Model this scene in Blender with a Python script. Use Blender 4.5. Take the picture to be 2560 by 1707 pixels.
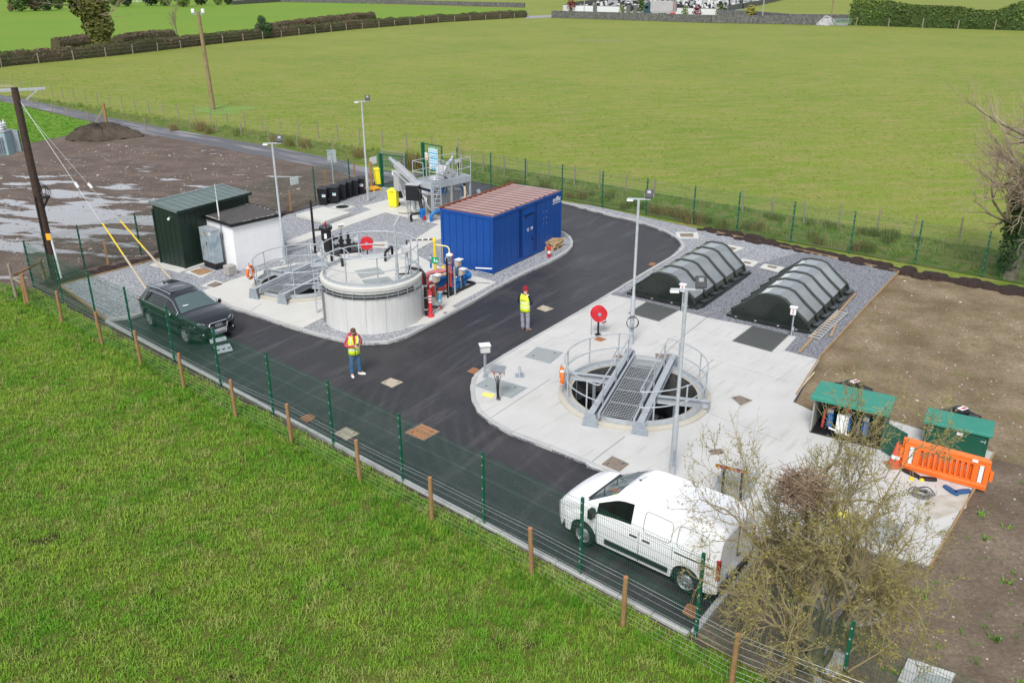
import bpy, bmesh, math, random
from mathutils import Vector, Matrix, geometry
from math import sin, cos, pi, radians, sqrt, atan2
for o in list(bpy.data.objects): bpy.data.objects.remove(o)
SC = bpy.context.scene
COL = SC.collection
rnd = random.Random(7)
# ------------------------------------------------------------------ camera
W0, H0, FPX, PITCH, ROLL, CZ = 2560, 1707, 2186.05, 0.4017, -0.0029, 12.79
cd = bpy.data.cameras.new('camera'); cam = bpy.data.objects.new('camera', cd); COL.objects.link(cam)
cd.sensor_width = 36; cd.lens = 36*FPX/W0; cd.clip_start = .5; cd.clip_end = 4000
cam.matrix_world = Matrix.Translation((0, 0, CZ)) @ Matrix.Rotation(pi/2-PITCH, 4, 'X') @ Matrix.Rotation(ROLL, 4, 'Z')
SC.camera = cam
SC.render.resolution_x = 1024; SC.render.resolution_y = 682
# ------------------------------------------------------------------ world and light (overcast day)
SUN_EL, SUN_AZ = radians(50), radians(196)          # azimuth of the sun measured from +Y clockwise
w = bpy.data.worlds.new('World'); SC.world = w; w.use_nodes = True
wn, wl = w.node_tree.nodes, w.node_tree.links; wn.clear()
sky = wn.new('ShaderNodeTexSky'); sky.sky_type = 'NISHITA'; sky.sun_disc = False
sky.sun_elevation = SUN_EL; sky.sun_rotation = SUN_AZ; sky.air_density = 1.0; sky.dust_density = 1.0; sky.ozone_density = 1.0
hs = wn.new('ShaderNodeHueSaturation'); hs.inputs['Saturation'].default_value = .33
bg = wn.new('ShaderNodeBackground'); bg.inputs['Strength'].default_value = .104
wo = wn.new('ShaderNodeOutputWorld')
wl.new(sky.outputs[0], hs.inputs['Color']); wl.new(hs.outputs[0], bg.inputs[0]); wl.new(bg.outputs[0], wo.inputs[0])
sd = bpy.data.lights.new('sun', 'SUN'); sd.energy = 1.6; sd.angle = radians(18); sd.color = (1, .975, .94)
so = bpy.data.objects.new('sun', sd); COL.objects.link(so)
sdir = Vector((sin(SUN_AZ)*cos(SUN_EL), cos(SUN_AZ)*cos(SUN_EL), sin(SUN_EL)))
so.rotation_euler = (-sdir).to_track_quat('-Z', 'Y').to_euler(); so.location = sdir*60
SC.view_settings.view_transform = 'Standard'; SC.view_settings.look = 'None'
SC.view_settings.exposure = .97; SC.view_settings.gamma = 1
SC.view_settings.use_curve_mapping = False
# ------------------------------------------------------------------ survey helpers: a sighted point -> a place on the ground (or at height z)
_fw = Vector((0, cos(PITCH), -sin(PITCH))); _u0 = Vector((0, sin(PITCH), cos(PITCH))); _r0 = Vector((1, 0, 0))
_r = _r0*cos(ROLL)+_u0*sin(ROLL); _u = -_r0*sin(ROLL)+_u0*cos(ROLL); _o = Vector((0, 0, CZ))
def P(x, y, z=0.0):
    d = _fw+_r*((x-W0/2)/FPX)-_u*((y-H0/2)/FPX)
    return _o+d*((z-CZ)/d.z)
def rdr(x0, y0, s): return lambda x, y, z=0.0: P(x0+x*s, y0+y*s, z)
def proj(v):
    d = v-_o; k = d.dot(_fw); return (W0/2+FPX*d.dot(_r)/k, H0/2-FPX*d.dot(_u)/k)
D = rdr(0, 0, 2560/2352); r1 = rdr(0, 0, .36565); r2 = rdr(350, 350, .21259); r3 = rdr(850, 330, .2551); r4 = rdr(550, 550, .29762)
r5 = rdr(1150, 650, .3507); r6 = rdr(1550, 570, .29762); q1 = rdr(1900, 850, .31884); q2 = rdr(1650, 1050, .4189); q3 = rdr(1350, 1130, .2679)
q4 = rdr(300, 650, .28061); q5 = rdr(1300, 0, .53571); q6 = rdr(0, 150, .44643); fa = rdr(0, 580, .2551); fb = rdr(500, 850, .29787)
fc = rdr(1100, 1100, .31888); fd = rdr(1100, 370, .30612); fe = rdr(1800, 400, .32313); za = rdr(950, 350, .13393)
zb = rdr(1030, 580, .14033); zc = rdr(740, 380, .11478); zt = rdr(0, 0, .29762); zw = rdr(1380, 0, .22109)
def V(x, y=None, z=0.0):
    if y is None: return Vector(x)
    return Vector((x, y, z))
# ------------------------------------------------------------------ materials
def lin(c):
    return tuple((v/255/12.92 if v/255 <= .04045 else ((v/255+.055)/1.055)**2.4) for v in c)
MATS = {}
def mat(name, c, c2=None, sc=6.0, rough=.6, metal=0.0, bump=0.0, bsc=40.0, c3=None, sc3=60.0, t3=.62, contrast=.18, rvar=0.0, detail=5.0, coat=0.0, trans=0.0, ior=1.45, emis=None, bdist=.01, objco=True):
    if name in MATS: return MATS[name]
    m = bpy.data.materials.new(name); m.use_nodes = True; MATS[name] = m
    n, l = m.node_tree.nodes, m.node_tree.links
    b = n['Principled BSDF']; b.inputs['Roughness'].default_value = rough; b.inputs['Metallic'].default_value = metal
    b.inputs['Coat Weight'].default_value = coat; b.inputs['Coat Roughness'].default_value = .08
    b.inputs['Transmission Weight'].default_value = trans; b.inputs['IOR'].default_value = ior
    b.inputs['Base Color'].default_value = (*c, 1)
    if emis: b.inputs['Emission Color'].default_value = (*c, 1); b.inputs['Emission Strength'].default_value = emis
    tc = n.new('ShaderNodeTexCoord'); co = tc.outputs['Object']
    if c2:
        no = n.new('ShaderNodeTexNoise'); no.inputs['Scale'].default_value = sc; no.inputs['Detail'].default_value = detail; no.inputs['Roughness'].default_value = .6
        l.new(co, no.inputs['Vector'])
        mr = n.new('ShaderNodeMapRange'); mr.inputs[1].default_value = .5-contrast; mr.inputs[2].default_value = .5+contrast
        l.new(no.outputs['Fac'], mr.inputs[0])
        mx = n.new('ShaderNodeMix'); mx.data_type = 'RGBA'; mx.inputs[6].default_value = (*c, 1); mx.inputs[7].default_value = (*c2, 1)
        l.new(mr.outputs[0], mx.inputs[0]); out = mx.outputs[2]
        if c3:
            n3 = n.new('ShaderNodeTexNoise'); n3.inputs['Scale'].default_value = sc3; n3.inputs['Detail'].default_value = 4
            l.new(co, n3.inputs['Vector'])
            m3 = n.new('ShaderNodeMapRange'); m3.inputs[1].default_value = t3-.04; m3.inputs[2].default_value = t3+.04
            l.new(n3.outputs['Fac'], m3.inputs[0])
            x3 = n.new('ShaderNodeMix'); x3.data_type = 'RGBA'; x3.inputs[7].default_value = (*c3, 1)
            l.new(out, x3.inputs[6]); l.new(m3.outputs[0], x3.inputs[0]); out = x3.outputs[2]
        l.new(out, b.inputs['Base Color'])
        if rvar:
            rr = n.new('ShaderNodeMapRange'); rr.inputs[3].default_value = rough-rvar; rr.inputs[4].default_value = rough+rvar
            l.new(no.outputs['Fac'], rr.inputs[0]); l.new(rr.outputs[0], b.inputs['Roughness'])
    if bump:
        nb = n.new('ShaderNodeTexNoise'); nb.inputs['Scale'].default_value = bsc; nb.inputs['Detail'].default_value = 4
        l.new(co, nb.inputs['Vector'])
        bp = n.new('ShaderNodeBump'); bp.inputs['Strength'].default_value = bump; bp.inputs['Distance'].default_value = bdist
        l.new(nb.outputs['Fac'], bp.inputs['Height']); l.new(bp.outputs[0], b.inputs['Normal'])
    return m
def N(m): return m.node_tree.nodes, m.node_tree.links, m.node_tree.nodes['Principled BSDF']
def rgbmix(n, l, a, b_, fac):
    x = n.new('ShaderNodeMix'); x.data_type = 'RGBA'
    for s, v in ((6, a), (7, b_)):
        if isinstance(v, tuple): x.inputs[s].default_value = (*v, 1)
        else: l.new(v, x.inputs[s])
    if isinstance(fac, float): x.inputs[0].default_value = fac
    else: l.new(fac, x.inputs[0])
    return x.outputs[2]
def noise(n, l, co, scale, lo, hi, detail=5, rough=.6, dist=0.0):
    t = n.new('ShaderNodeTexNoise'); t.inputs['Scale'].default_value = scale; t.inputs['Detail'].default_value = detail
    t.inputs['Roughness'].default_value = rough; t.inputs['Distortion'].default_value = dist; l.new(co, t.inputs['Vector'])
    r = n.new('ShaderNodeMapRange'); r.inputs[1].default_value = lo; r.inputs[2].default_value = hi; l.new(t.outputs['Fac'], r.inputs[0])
    return r.outputs[0], t.outputs['Fac']
def mapping(n, l, co, rot=0.0, scale=(1, 1, 1)):
    mp = n.new('ShaderNodeMapping'); mp.vector_type = 'TEXTURE'; mp.inputs['Rotation'].default_value = (0, 0, rot); mp.inputs['Scale'].default_value = tuple(1/s_ for s_ in scale)
    l.new(co, mp.inputs['Vector']); return mp.outputs[0]
def bumpn(n, l, b, h, st, dist):
    bp = n.new('ShaderNodeBump'); bp.inputs['Strength'].default_value = st; bp.inputs['Distance'].default_value = dist
    l.new(h, bp.inputs['Height']); l.new(bp.outputs[0], b.inputs['Normal'])
# ------------------------------------------------------------------ object helpers
def tag(o, label=None, cat=None, group=None, kind=None):
    if label: o['label'] = label
    if cat: o['category'] = cat
    if group: o['group'] = group
    if kind: o['kind'] = kind
    return o
def thing(name, label, cat, loc=(0, 0, 0), rz=0.0, group=None):
    o = bpy.data.objects.new(name, None); COL.objects.link(o); o.empty_display_size = .2
    o.location = loc; o.rotation_euler = (0, 0, rz); o['_m'] = 1
    del o['_m']
    o.matrix_basis = Matrix.Translation(Vector(loc)) @ Matrix.Rotation(rz, 4, 'Z')
    return tag(o, label, cat, group)
def world_m(o):
    m = Matrix.Identity(4)
    while o: m = o.matrix_basis @ m; o = o.parent
    return m
def frame(d, up=Vector((0, 0, 1))):
    d = d.normalized(); x = up.cross(d)
    if x.length < 1e-4: x = Vector((1, 0, 0))
    x.normalize(); return x, d.cross(x)
class MB:
    def __init__(s): s.v = []; s.f = []
    def add(s, vs, fs):
        k = len(s.v); s.v += [Vector(v) for v in vs]; s.f += [tuple(i+k for i in f) for f in fs]; return s
    def box(s, c, size, rz=0.0, M=None):
        x, y, z = size[0]/2, size[1]/2, size[2]/2
        vs = [Vector((a, b, c_)) for c_ in (-z, z) for a, b in ((-x, -y), (x, -y), (x, y), (-x, y))]
        m = M if M else Matrix.Rotation(rz, 3, 'Z')
        vs = [m @ v+Vector(c) for v in vs]
        return s.add(vs, [(3, 2, 1, 0), (4, 5, 6, 7), (0, 1, 5, 4), (1, 2, 6, 5), (2, 3, 7, 6), (3, 0, 4, 7)])
    def beam(s, a, b, w_, h_, up=Vector((0, 0, 1)), off=0.0):
        a, b = Vector(a), Vector(b); d = b-a; x, y = frame(d, up); L = d.length
        m = Matrix((x, d.normalized(), y)).transposed()
        y = m @ Vector((0, 0, 1))
        return s.box((a+b)/2+y*off, (w_, L, h_), M=m)
    def tube(s, pts, r, n=8, cap=True, closed=False):
        pts = [Vector(p) for p in pts]; k = len(pts); rs = r if isinstance(r, (list, tuple)) else [r]*k
        rings = []; px = None
        for i, p in enumerate(pts):
            if closed: d = (pts[(i+1) % k]-pts[i-1])
            else: d = (pts[min(i+1, k-1)]-pts[max(i-1, 0)])
            if d.length < 1e-9: d = Vector((0, 0, 1))
            d.normalize()
            if px is None: x, y = frame(d)
            else:
                x = px-d*px.dot(d)
                if x.length < 1e-5: x, y = frame(d)
                x.normalize(); y = d.cross(x)
            px = x
            rings.append([p+(x*cos(2*pi*j/n)+y*sin(2*pi*j/n))*rs[i] for j in range(n)])
        vs = [v for g in rings for v in g]; fs = []
        for i in range(k if closed else k-1):
            a, b = i*n, ((i+1) % k)*n
            for j in range(n): fs.append((a+j, a+(j+1) % n, b+(j+1) % n, b+j))
        if cap and not closed: fs.append(tuple(range(n))[::-1]); fs.append(tuple((k-1)*n+j for j in range(n)))
        return s.add(vs, fs)
    def cyl(s, a, b, r, n=12, r2_=None): return s.tube([a, b], [r, r if r2_ is None else r2_], n)
    def lathe(s, prof, c=(0, 0, 0), n=24, M=None, cap=True):
        c = Vector(c); m = M or Matrix.Identity(3); k = len(prof)
        vs = [m @ Vector((r*cos(2*pi*j/n), r*sin(2*pi*j/n), z))+c for r, z in prof for j in range(n)]
        fs = [(i*n+j, i*n+(j+1) % n, (i+1)*n+(j+1) % n, (i+1)*n+j) for i in range(k-1) for j in range(n)]
        if cap: fs.append(tuple(range(n))[::-1]); fs.append(tuple((k-1)*n+j for j in range(n)))
        return s.add(vs, fs)
    def sphere(s, c, r, n=12, m=8, sc=(1, 1, 1)):
        prof = [(max(1e-4, sin(pi*i/m)), -cos(pi*i/m)) for i in range(m+1)]
        return s.lathe(prof, c, n, Matrix.Diagonal((r*sc[0], r*sc[1], r*sc[2])), cap=False)
    def prism(s, poly, z0, z1):
        k = len(poly); vs = [Vector((p[0], p[1], z0)) for p in poly]+[Vector((p[0], p[1], z1)) for p in poly]
        ar = sum(poly[i][0]*poly[(i+1) % k][1]-poly[(i+1) % k][0]*poly[i][1] for i in range(k))
        fs = [tuple(range(k))[::-1], tuple(range(k, 2*k))]+[(i, (i+1) % k, k+(i+1) % k, k+i) for i in range(k)]
        if ar < 0: fs = [f[::-1] for f in fs]
        return s.add(vs, fs)
    def loft(s, rings, closed=True, caps=True):
        n = len(rings[0]); k = len(rings); vs = [v for g in rings for v in g]; fs = []
        for i in range(k-1):
            for j in range(n if closed else n-1): fs.append((i*n+j, i*n+(j+1) % n, (i+1)*n+(j+1) % n, (i+1)*n+j))
        if caps: fs += [tuple(range(n))[::-1], tuple((k-1)*n+j for j in range(n))]
        return s.add(vs, fs)
    def build(s, name, m, parent=None, smooth=None, bevel=0.0, world=False, mesh_only=False):
        me = bpy.data.meshes.new(name)
        vs = s.v
        if world and parent is not None:
            im = world_m(parent).inverted(); vs = [im @ v for v in vs]
        me.from_pydata([tuple(v) for v in vs], [], s.f)
        if bevel:
            bm = bmesh.new(); bm.from_mesh(me)
            bmesh.ops.bevel(bm, geom=[e for e in bm.edges if len(e.link_faces) == 2 and e.calc_face_angle(0) > .6], offset=bevel, segments=1, affect='EDGES', clamp_overlap=True)
            bm.to_mesh(me); bm.free()
        if m: me.materials.append(m)
        if smooth is not None:
            me.polygons.foreach_set('use_smooth', [True]*len(me.polygons)); me.set_sharp_from_angle(angle=radians(smooth))
        me.update()
        if mesh_only: return me
        o = bpy.data.objects.new(name, me); COL.objects.link(o)
        if parent is not None: o.parent = parent
        return o
def inst(name, me, parent=None, loc=(0, 0, 0), rz=0.0, M=None):
    o = bpy.data.objects.new(name, me); COL.objects.link(o)
    if parent is not None: o.parent = parent
    o.matrix_basis = M if M else Matrix.Translation(Vector(loc)) @ Matrix.Rotation(rz, 4, 'Z')
    return o
CH = {}
def copy_tree(o, parent=None):
    c = o.copy(); COL.objects.link(c)
    if parent is not None: c.parent = parent
    for ch in list(o.children): copy_tree(ch, c)
    return c
def dup(root, loc, rz, label, group=None):
    c = copy_tree(root); c.matrix_basis = Matrix.Translation(Vector(loc)) @ Matrix.Rotation(rz, 4, 'Z'); c['label'] = label
    if group: c['group'] = group
    return c
# a flat sheet from an outline with holes; loose pieces come apart
def cdt(outer, holes):
    vs = []; es = []
    for lp in [outer]+holes:
        k = len(vs); n = len(lp); vs += [Vector((p[0], p[1])) for p in lp]; es += [(k+i, k+(i+1) % n) for i in range(n)]
    r = geometry.delaunay_2d_cdt(vs, es, [], 1, 1e-5)
    return r[0], r[2]
def inside(p, poly):
    c = False; n = len(poly); x, y = p[0], p[1]
    for i in range(n):
        x1, y1 = poly[i][0], poly[i][1]; x2, y2 = poly[i-1][0], poly[i-1][1]
        if (y1 > y) != (y2 > y) and x < (x2-x1)*(y-y1)/(y2-y1)+x1: c = not c
    return c
def sheet_parts(outer, holes, z, thick=0.0, split=False):
    vs, fs = cdt(outer, holes); T = []
    for f in fs:
        for q in range(1, len(f)-1):
            t = (f[0], f[q], f[q+1]); a, b, c = (vs[i] for i in t); g = (a+b+c)/3
            ar = (b-a).cross(c-a)
            if abs(ar) < 1e-9: continue
            if inside(g, outer) and not any(inside(g, h) for h in holes): T.append(t if ar > 0 else (t[0], t[2], t[1]))
    groups = [T]
    if split:
        em = {}
        for i, t in enumerate(T):
            for a, b in ((0, 1), (1, 2), (2, 0)): em.setdefault(frozenset((t[a], t[b])), []).append(i)
        par = list(range(len(T)))
        def find(i):
            while par[i] != i: par[i] = par[par[i]]; i = par[i]
            return i
        for e, l_ in em.items():
            for j in l_[1:]: par[find(j)] = find(l_[0])
        gd = {}
        for i, t in enumerate(T): gd.setdefault(find(i), []).append(t)
        groups = list(gd.values())
    out = []
    for g in groups:
        used = sorted({i for t in g for i in t}); ix = {i: k for k, i in enumerate(used)}; n = len(used)
        mb = MB(); vv = [Vector((vs[i].x, vs[i].y, z)) for i in used]; ff = [tuple(ix[i] for i in t) for t in g]
        if thick:
            vv += [Vector((vs[i].x, vs[i].y, z-thick)) for i in used]; cnt = {}
            for t in ff:
                for a, b in ((0, 1), (1, 2), (2, 0)): cnt[(t[a], t[b])] = 1
            ff += [(b, a, a+n, b+n) for (a, b) in cnt if (b, a) not in cnt]
        mb.add(vv, ff); mb.area = sum((vs[t[1]]-vs[t[0]]).cross(vs[t[2]]-vs[t[0]])/2 for t in g); out.append(mb)
    return out
def sheet(name, outer, z, m, holes=(), thick=0.0, parent=None):
    return sheet_parts(outer, list(holes), z, thick)[0].build(name, m, parent)
def circle(c, r, n=64): return [Vector((c[0]+r*cos(2*pi*i/n), c[1]+r*sin(2*pi*i/n), 0)) for i in range(n)]
def strip(a, b, w_, ext=0.0):
    a, b = Vector(a).to_2d(), Vector(b).to_2d(); d = (b-a).normalized(); n = Vector((-d.y, d.x))*w_/2; a = a-d*ext; b = b+d*ext
    return [a+n, a-n, b-n, b+n]
def smoothline(pts, k=6, closed=False):
    out = []; n = len(pts)
    for i in range(n if closed else n-1):
        p1, p2 = pts[i], pts[(i+1) % n]
        p0 = pts[i-1] if (closed or i > 0) else p1*2-p2
        p3 = pts[(i+2) % n] if (closed or i < n-2) else p2*2-p1
        for j in range(k):
            t = j/k; out.append(.5*((2*p1)+(-p0+p2)*t+(2*p0-5*p1+4*p2-p3)*t*t+(-p0+3*p1-3*p2+p3)*t**3))
    if not closed: out.append(pts[-1].copy())
    return out
def resample(pts, step):
    L = [0]
    for i in range(1, len(pts)): L.append(L[-1]+(pts[i]-pts[i-1]).length)
    n = max(1, round(L[-1]/step)); out = []; j = 0
    for i in range(n+1):
        s = L[-1]*i/n
        while j < len(L)-2 and L[j+1] < s: j += 1
        t = (s-L[j])/max(1e-9, L[j+1]-L[j]); out.append(pts[j].lerp(pts[j+1], min(1, t)))
    return out
def text_mesh(txt, size, ext=.002, bold=False):
    cu = bpy.data.curves.new('t', 'FONT'); cu.body = txt; cu.size = size; cu.extrude = ext; cu.align_x = 'CENTER'; cu.align_y = 'CENTER'; cu.resolution_u = 3
    if bold: cu.offset = size*.018
    o = bpy.data.objects.new('t', cu); COL.objects.link(o); dg = bpy.context.evaluated_depsgraph_get(); dg.update()
    me = bpy.data.meshes.new_from_object(o.evaluated_get(dg)); bpy.data.objects.remove(o); bpy.data.curves.remove(cu); return me
def place_text(txt, size, m, parent, loc, xdir, updir, bold=False, name='lettering'):
    me = text_mesh(txt, size, bold=bold); me.materials.clear(); me.materials.append(m)
    x = Vector(xdir).normalized(); u = Vector(updir); u = (u-x*u.dot(x)).normalized(); z = x.cross(u)
    M = Matrix((x, u, z)).transposed().to_4x4(); M.translation = Vector(loc)
    o = bpy.data.objects.new(name, me); COL.objects.link(o); o.parent = parent; o.matrix_basis = M; return o
# ------------------------------------------------------------------ ground materials
def gravel_mat(name, ca, cb, sc=28.0, patch=None):
    m = mat(name, ca, rough=.85); n, l, b = N(m); co = n.new('ShaderNodeTexCoord').outputs['Object']
    v = n.new('ShaderNodeTexVoronoi'); v.inputs['Scale'].default_value = sc; l.new(co, v.inputs['Vector'])
    bw = n.new('ShaderNodeSeparateColor'); l.new(v.outputs['Color'], bw.inputs[0])
    c = rgbmix(n, l, ca, cb, bw.outputs[0])
    f, _ = noise(n, l, co, 55, .60, .66); c = rgbmix(n, l, c, tuple(min(1, x*1.6) for x in cb), f)
    f2, _ = noise(n, l, co, .35, .4, .62); c = rgbmix(n, l, c, patch or tuple(x*1.8 for x in ca), .0)
    l.new(c, b.inputs['Base Color'])
    s = n.new('ShaderNodeMath'); s.operation = 'MULTIPLY'; s.inputs[1].default_value = -1; l.new(v.outputs['Distance'], s.inputs[0])
    bumpn(n, l, b, s.outputs[0], .9, .03); return m
GR1 = gravel_mat('gravel_grey', (.09, .093, .10), (.50, .51, .54))
GR2 = gravel_mat('gravel_dark', (.055, .057, .068), (.33, .34, .37), patch=(.13, .135, .15))
def asphalt():
    m = mat('asphalt', (.03, .03, .034), rough=.62); n, l, b = N(m); co = n.new('ShaderNodeTexCoord').outputs['Object']
    g, raw = noise(n, l, co, 42, .35, .68, 3)
    c = rgbmix(n, l, (.012, .012, .014), (.046, .045, .049), g); f7, _ = noise(n, l, mapping(n, l, co, radians(57), (.22, 1.6, 1)), 1.1, .52, .74, 6, .65); c = rgbmix(n, l, c, (.078, .074, .079), f7)
    f, _ = noise(n, l, co, .35, .48, .78, 7, .62); c = rgbmix(n, l, c, (.062, .058, .062), f); f9, _ = noise(n, l, co, 9, .62, .7, 5, .7); c = rgbmix(n, l, c, (.11, .105, .11), f9)
    # worn wheel arcs around the two bends
    for (cx, cy, k, lo, hi) in ((7.6, 24.6, 11, .45, .74),):
        mp = n.new('ShaderNodeMapping'); mp.inputs['Location'].default_value = (-cx, -cy, 0); l.new(co, mp.inputs['Vector'])
        wv = n.new('ShaderNodeTexWave'); wv.wave_type = 'RINGS'; wv.rings_direction = 'Z'; wv.inputs['Scale'].default_value = k/14
        wv.inputs['Distortion'].default_value = 1.6; wv.inputs['Detail'].default_value = 3; wv.inputs['Detail Scale'].default_value = 1.2
        l.new(mp.outputs[0], wv.inputs['Vector'])
        r_ = n.new('ShaderNodeMapRange'); r_.inputs[1].default_value = lo; r_.inputs[2].default_value = 1.0; r_.inputs[4].default_value = .22; l.new(wv.outputs['Fac'], r_.inputs[0])
        pm, _ = noise(n, l, co, .16, .45, .62, 2); mu = n.new('ShaderNodeMath'); mu.operation = 'MULTIPLY'; l.new(r_.outputs[0], mu.inputs[0]); l.new(pm, mu.inputs[1]); c = rgbmix(n, l, c, (.085, .08, .085), mu.outputs[0])
    l.new(c, b.inputs['Base Color']); bumpn(n, l, b, raw, .5, .012)
    rr = n.new('ShaderNodeMapRange'); rr.inputs[3].default_value = .5; rr.inputs[4].default_value = .85; l.new(f, rr.inputs[0]); l.new(rr.outputs[0], b.inputs['Roughness'])
    return m
ASPH = asphalt()
def road_mat():
    m = mat('worn_tarmac', (.12, .118, .125), rough=.7); n, l, b = N(m); co = n.new('ShaderNodeTexCoord').outputs['Object']
    g, raw = noise(n, l, co, 20, .3, .7, 4); c = rgbmix(n, l, (.075, .075, .083), (.13, .13, .14), g)
    mp = mapping(n, l, co, radians(-39.5), (.09, .8, 1)); f, _ = noise(n, l, mp, 1.0, .48, .66, 6, .65)
    c = rgbmix(n, l, c, (.29, .28, .30), f); l.new(c, b.inputs['Base Color']); bumpn(n, l, b, raw, .3, .01); return m
ROADM = road_mat()
def grass_mat(name, a, b2, dry, s1=.25, s2=3.0, soil=None, ts=.66, fine=22.0, stretch=None):
    m = mat(name, a, rough=.85); n, l, b = N(m); co = n.new('ShaderNodeTexCoord').outputs['Object']
    f1, _ = noise(n, l, co, s1, .35, .65, 6); c = rgbmix(n, l, a, b2, f1)
    c2_ = mapping(n, l, co, radians(8), stretch) if stretch else co
    f2, _ = noise(n, l, c2_, s2, .42, .66, 7, .68); c = rgbmix(n, l, c, dry, f2)
    f3, raw = noise(n, l, co, fine, .3, .7, 4, .7); dk = rgbmix(n, l, c, tuple(x*.35 for x in a), .75); c = rgbmix(n, l, dk, c, f3)
    if soil:
        f4, _ = noise(n, l, co, 1.1, ts, ts+.05, 6); c = rgbmix(n, l, c, soil, f4)
    l.new(c, b.inputs['Base Color']); bumpn(n, l, b, raw, .7, .06); b.inputs['Specular IOR Level'].default_value = .15; return m
FIELD = grass_mat('pasture_grass', (.18, .28, .035), (.28, .335, .055), (.38, .32, .12), .05, .42, fine=9.0, stretch=(.6, 2.2, 1))
NEARG = grass_mat('meadow_floor', (.10, .16, .018), (.16, .19, .03), (.20, .17, .06), .5, 2.2, soil=(.05, .036, .02), ts=.6)
LUSH = grass_mat('lush_grass', (.12, .30, .02), (.16, .33, .03), (.22, .3, .06), .1, 1.0)
FARG = grass_mat('far_pasture', (.15, .32, .03), (.21, .34, .035), (.25, .31, .05), .03, .3, fine=4.0, stretch=(.6, 2.2, 1))
def soil_mat(name, a, b2, green, puddle=False, tg=.66):
    m = mat(name, a, rough=.9); n, l, b = N(m); co = n.new('ShaderNodeTexCoord').outputs['Object']
    f1, _ = noise(n, l, co, .55, .38, .64, 8, .62); c = rgbmix(n, l, a, b2, f1)
    f2, raw = noise(n, l, co, 9, .3, .72, 6, .7); c = rgbmix(n, l, rgbmix(n, l, c, tuple(x*.45 for x in a), .7), c, f2)
    f3, _ = noise(n, l, co, 1.6, tg, tg+.06, 8, .7); c = rgbmix(n, l, c, green, f3)
    v = n.new('ShaderNodeTexVoronoi'); v.inputs['Scale'].default_value = 4.5; l.new(co, v.inputs['Vector'])
    t = n.new('ShaderNodeMath'); t.operation = 'LESS_THAN'; t.inputs[1].default_value = .075; l.new(v.outputs['Distance'], t.inputs[0])
    c = rgbmix(n, l, c, (.42, .38, .34), t.outputs[0])
    bp = n.new('ShaderNodeBump'); bp.inputs['Strength'].default_value = 1; bp.inputs['Distance'].default_value = .06; l.new(raw, bp.inputs['Height'])
    if puddle:
        mp = mapping(n, l, co, radians(-10), (.7, 2.0, 1))
        t1 = n.new('ShaderNodeTexNoise'); t1.inputs['Scale'].default_value = .26; t1.inputs['Detail'].default_value = 6; t1.inputs['Roughness'].default_value = .62; l.new(mp, t1.inputs['Vector'])
        # wetter in the hollow in the middle of the yard
        mp2 = n.new('ShaderNodeMapping'); mp2.inputs['Location'].default_value = (26/15, -48.5/12, 0); mp2.inputs['Scale'].default_value = (1/15, 1/12, 0); l.new(co, mp2.inputs['Vector'])
        gr = n.new('ShaderNodeTexGradient'); gr.gradient_type = 'SPHERICAL'; l.new(mp2.outputs[0], gr.inputs[0])
        ad = n.new('ShaderNodeMath'); ad.operation = 'MULTIPLY_ADD'; ad.inputs[1].default_value = .215; l.new(gr.outputs['Fac'], ad.inputs[0]); l.new(t1.outputs['Fac'], ad.inputs[2])
        mr = n.new('ShaderNodeMapRange'); mr.inputs[1].default_value = .612; mr.inputs[2].default_value = .65; l.new(ad.outputs[0], mr.inputs[0])
        wet = n.new('ShaderNodeMapRange'); wet.inputs[1].default_value = .50; wet.inputs[2].default_value = .6; l.new(ad.outputs[0], wet.inputs[0])
        c = rgbmix(n, l, c, tuple(x*.75 for x in a), wet.outputs[0]); c = rgbmix(n, l, c, (.235, .225, .225), mr.outputs[0])
        ro = n.new('ShaderNodeMapRange'); ro.inputs[3].default_value = .85; ro.inputs[4].default_value = .04; l.new(mr.outputs[0], ro.inputs[0]); l.new(ro.outputs[0], b.inputs['Roughness'])
        inv = n.new('ShaderNodeMapRange'); inv.inputs[3].default_value = 1; inv.inputs[4].default_value = .02; l.new(mr.outputs[0], inv.inputs[0]); l.new(inv.outputs[0], bp.inputs['Strength'])
        sp = n.new('ShaderNodeMapRange'); sp.inputs[3].default_value = .3; sp.inputs[4].default_value = 1.0; l.new(mr.outputs[0], sp.inputs[0]); l.new(sp.outputs[0], b.inputs['Specular IOR Level'])
    l.new(bp.outputs[0], b.inputs['Normal']); l.new(c, b.inputs['Base Color']); return m
MUD = soil_mat('wet_mud', (.135, .10, .08), (.23, .175, .145), (.12, .15, .045), True, .66)
SOIL = soil_mat('bare_topsoil', (.19, .135, .07), (.38, .295, .19), (.16, .145, .055), tg=.57)
SOILD = soil_mat('dark_soil', (.15, .11, .075), (.29, .225, .16), (.12, .15, .045), tg=.62)
MULCH = mat('bark_mulch', (.014, .008, .007), (.05, .028, .022), sc=14, rough=.9, bump=1, bsc=12, bdist=.08)
def conc_mat(name, a, b2, stain=(.40, .38, .34)):
    m = mat(name, a, rough=.8); n, l, b = N(m); co = n.new('ShaderNodeTexCoord').outputs['Object']
    f1, _ = noise(n, l, co, .8, .38, .66, 7, .6); c = rgbmix(n, l, a, b2, f1)
    f2, raw = noise(n, l, co, 60, .35, .75, 3); c = rgbmix(n, l, c, tuple(x*.86 for x in b2), f2)
    mp = mapping(n, l, co, radians(50), (.3, 2.5, 1)); f3, _ = noise(n, l, mp, 1.7, .56, .74, 5)
    c = rgbmix(n, l, c, stain, f3); l.new(c, b.inputs['Base Color']); bumpn(n, l, b, raw, .25, .004); return m
CONC = conc_mat('brushed_concrete', (.58, .575, .55), (.50, .495, .475))
CONCL = conc_mat('pale_concrete', (.62, .61, .57), (.56, .55, .51), (.50, .48, .43))
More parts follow.
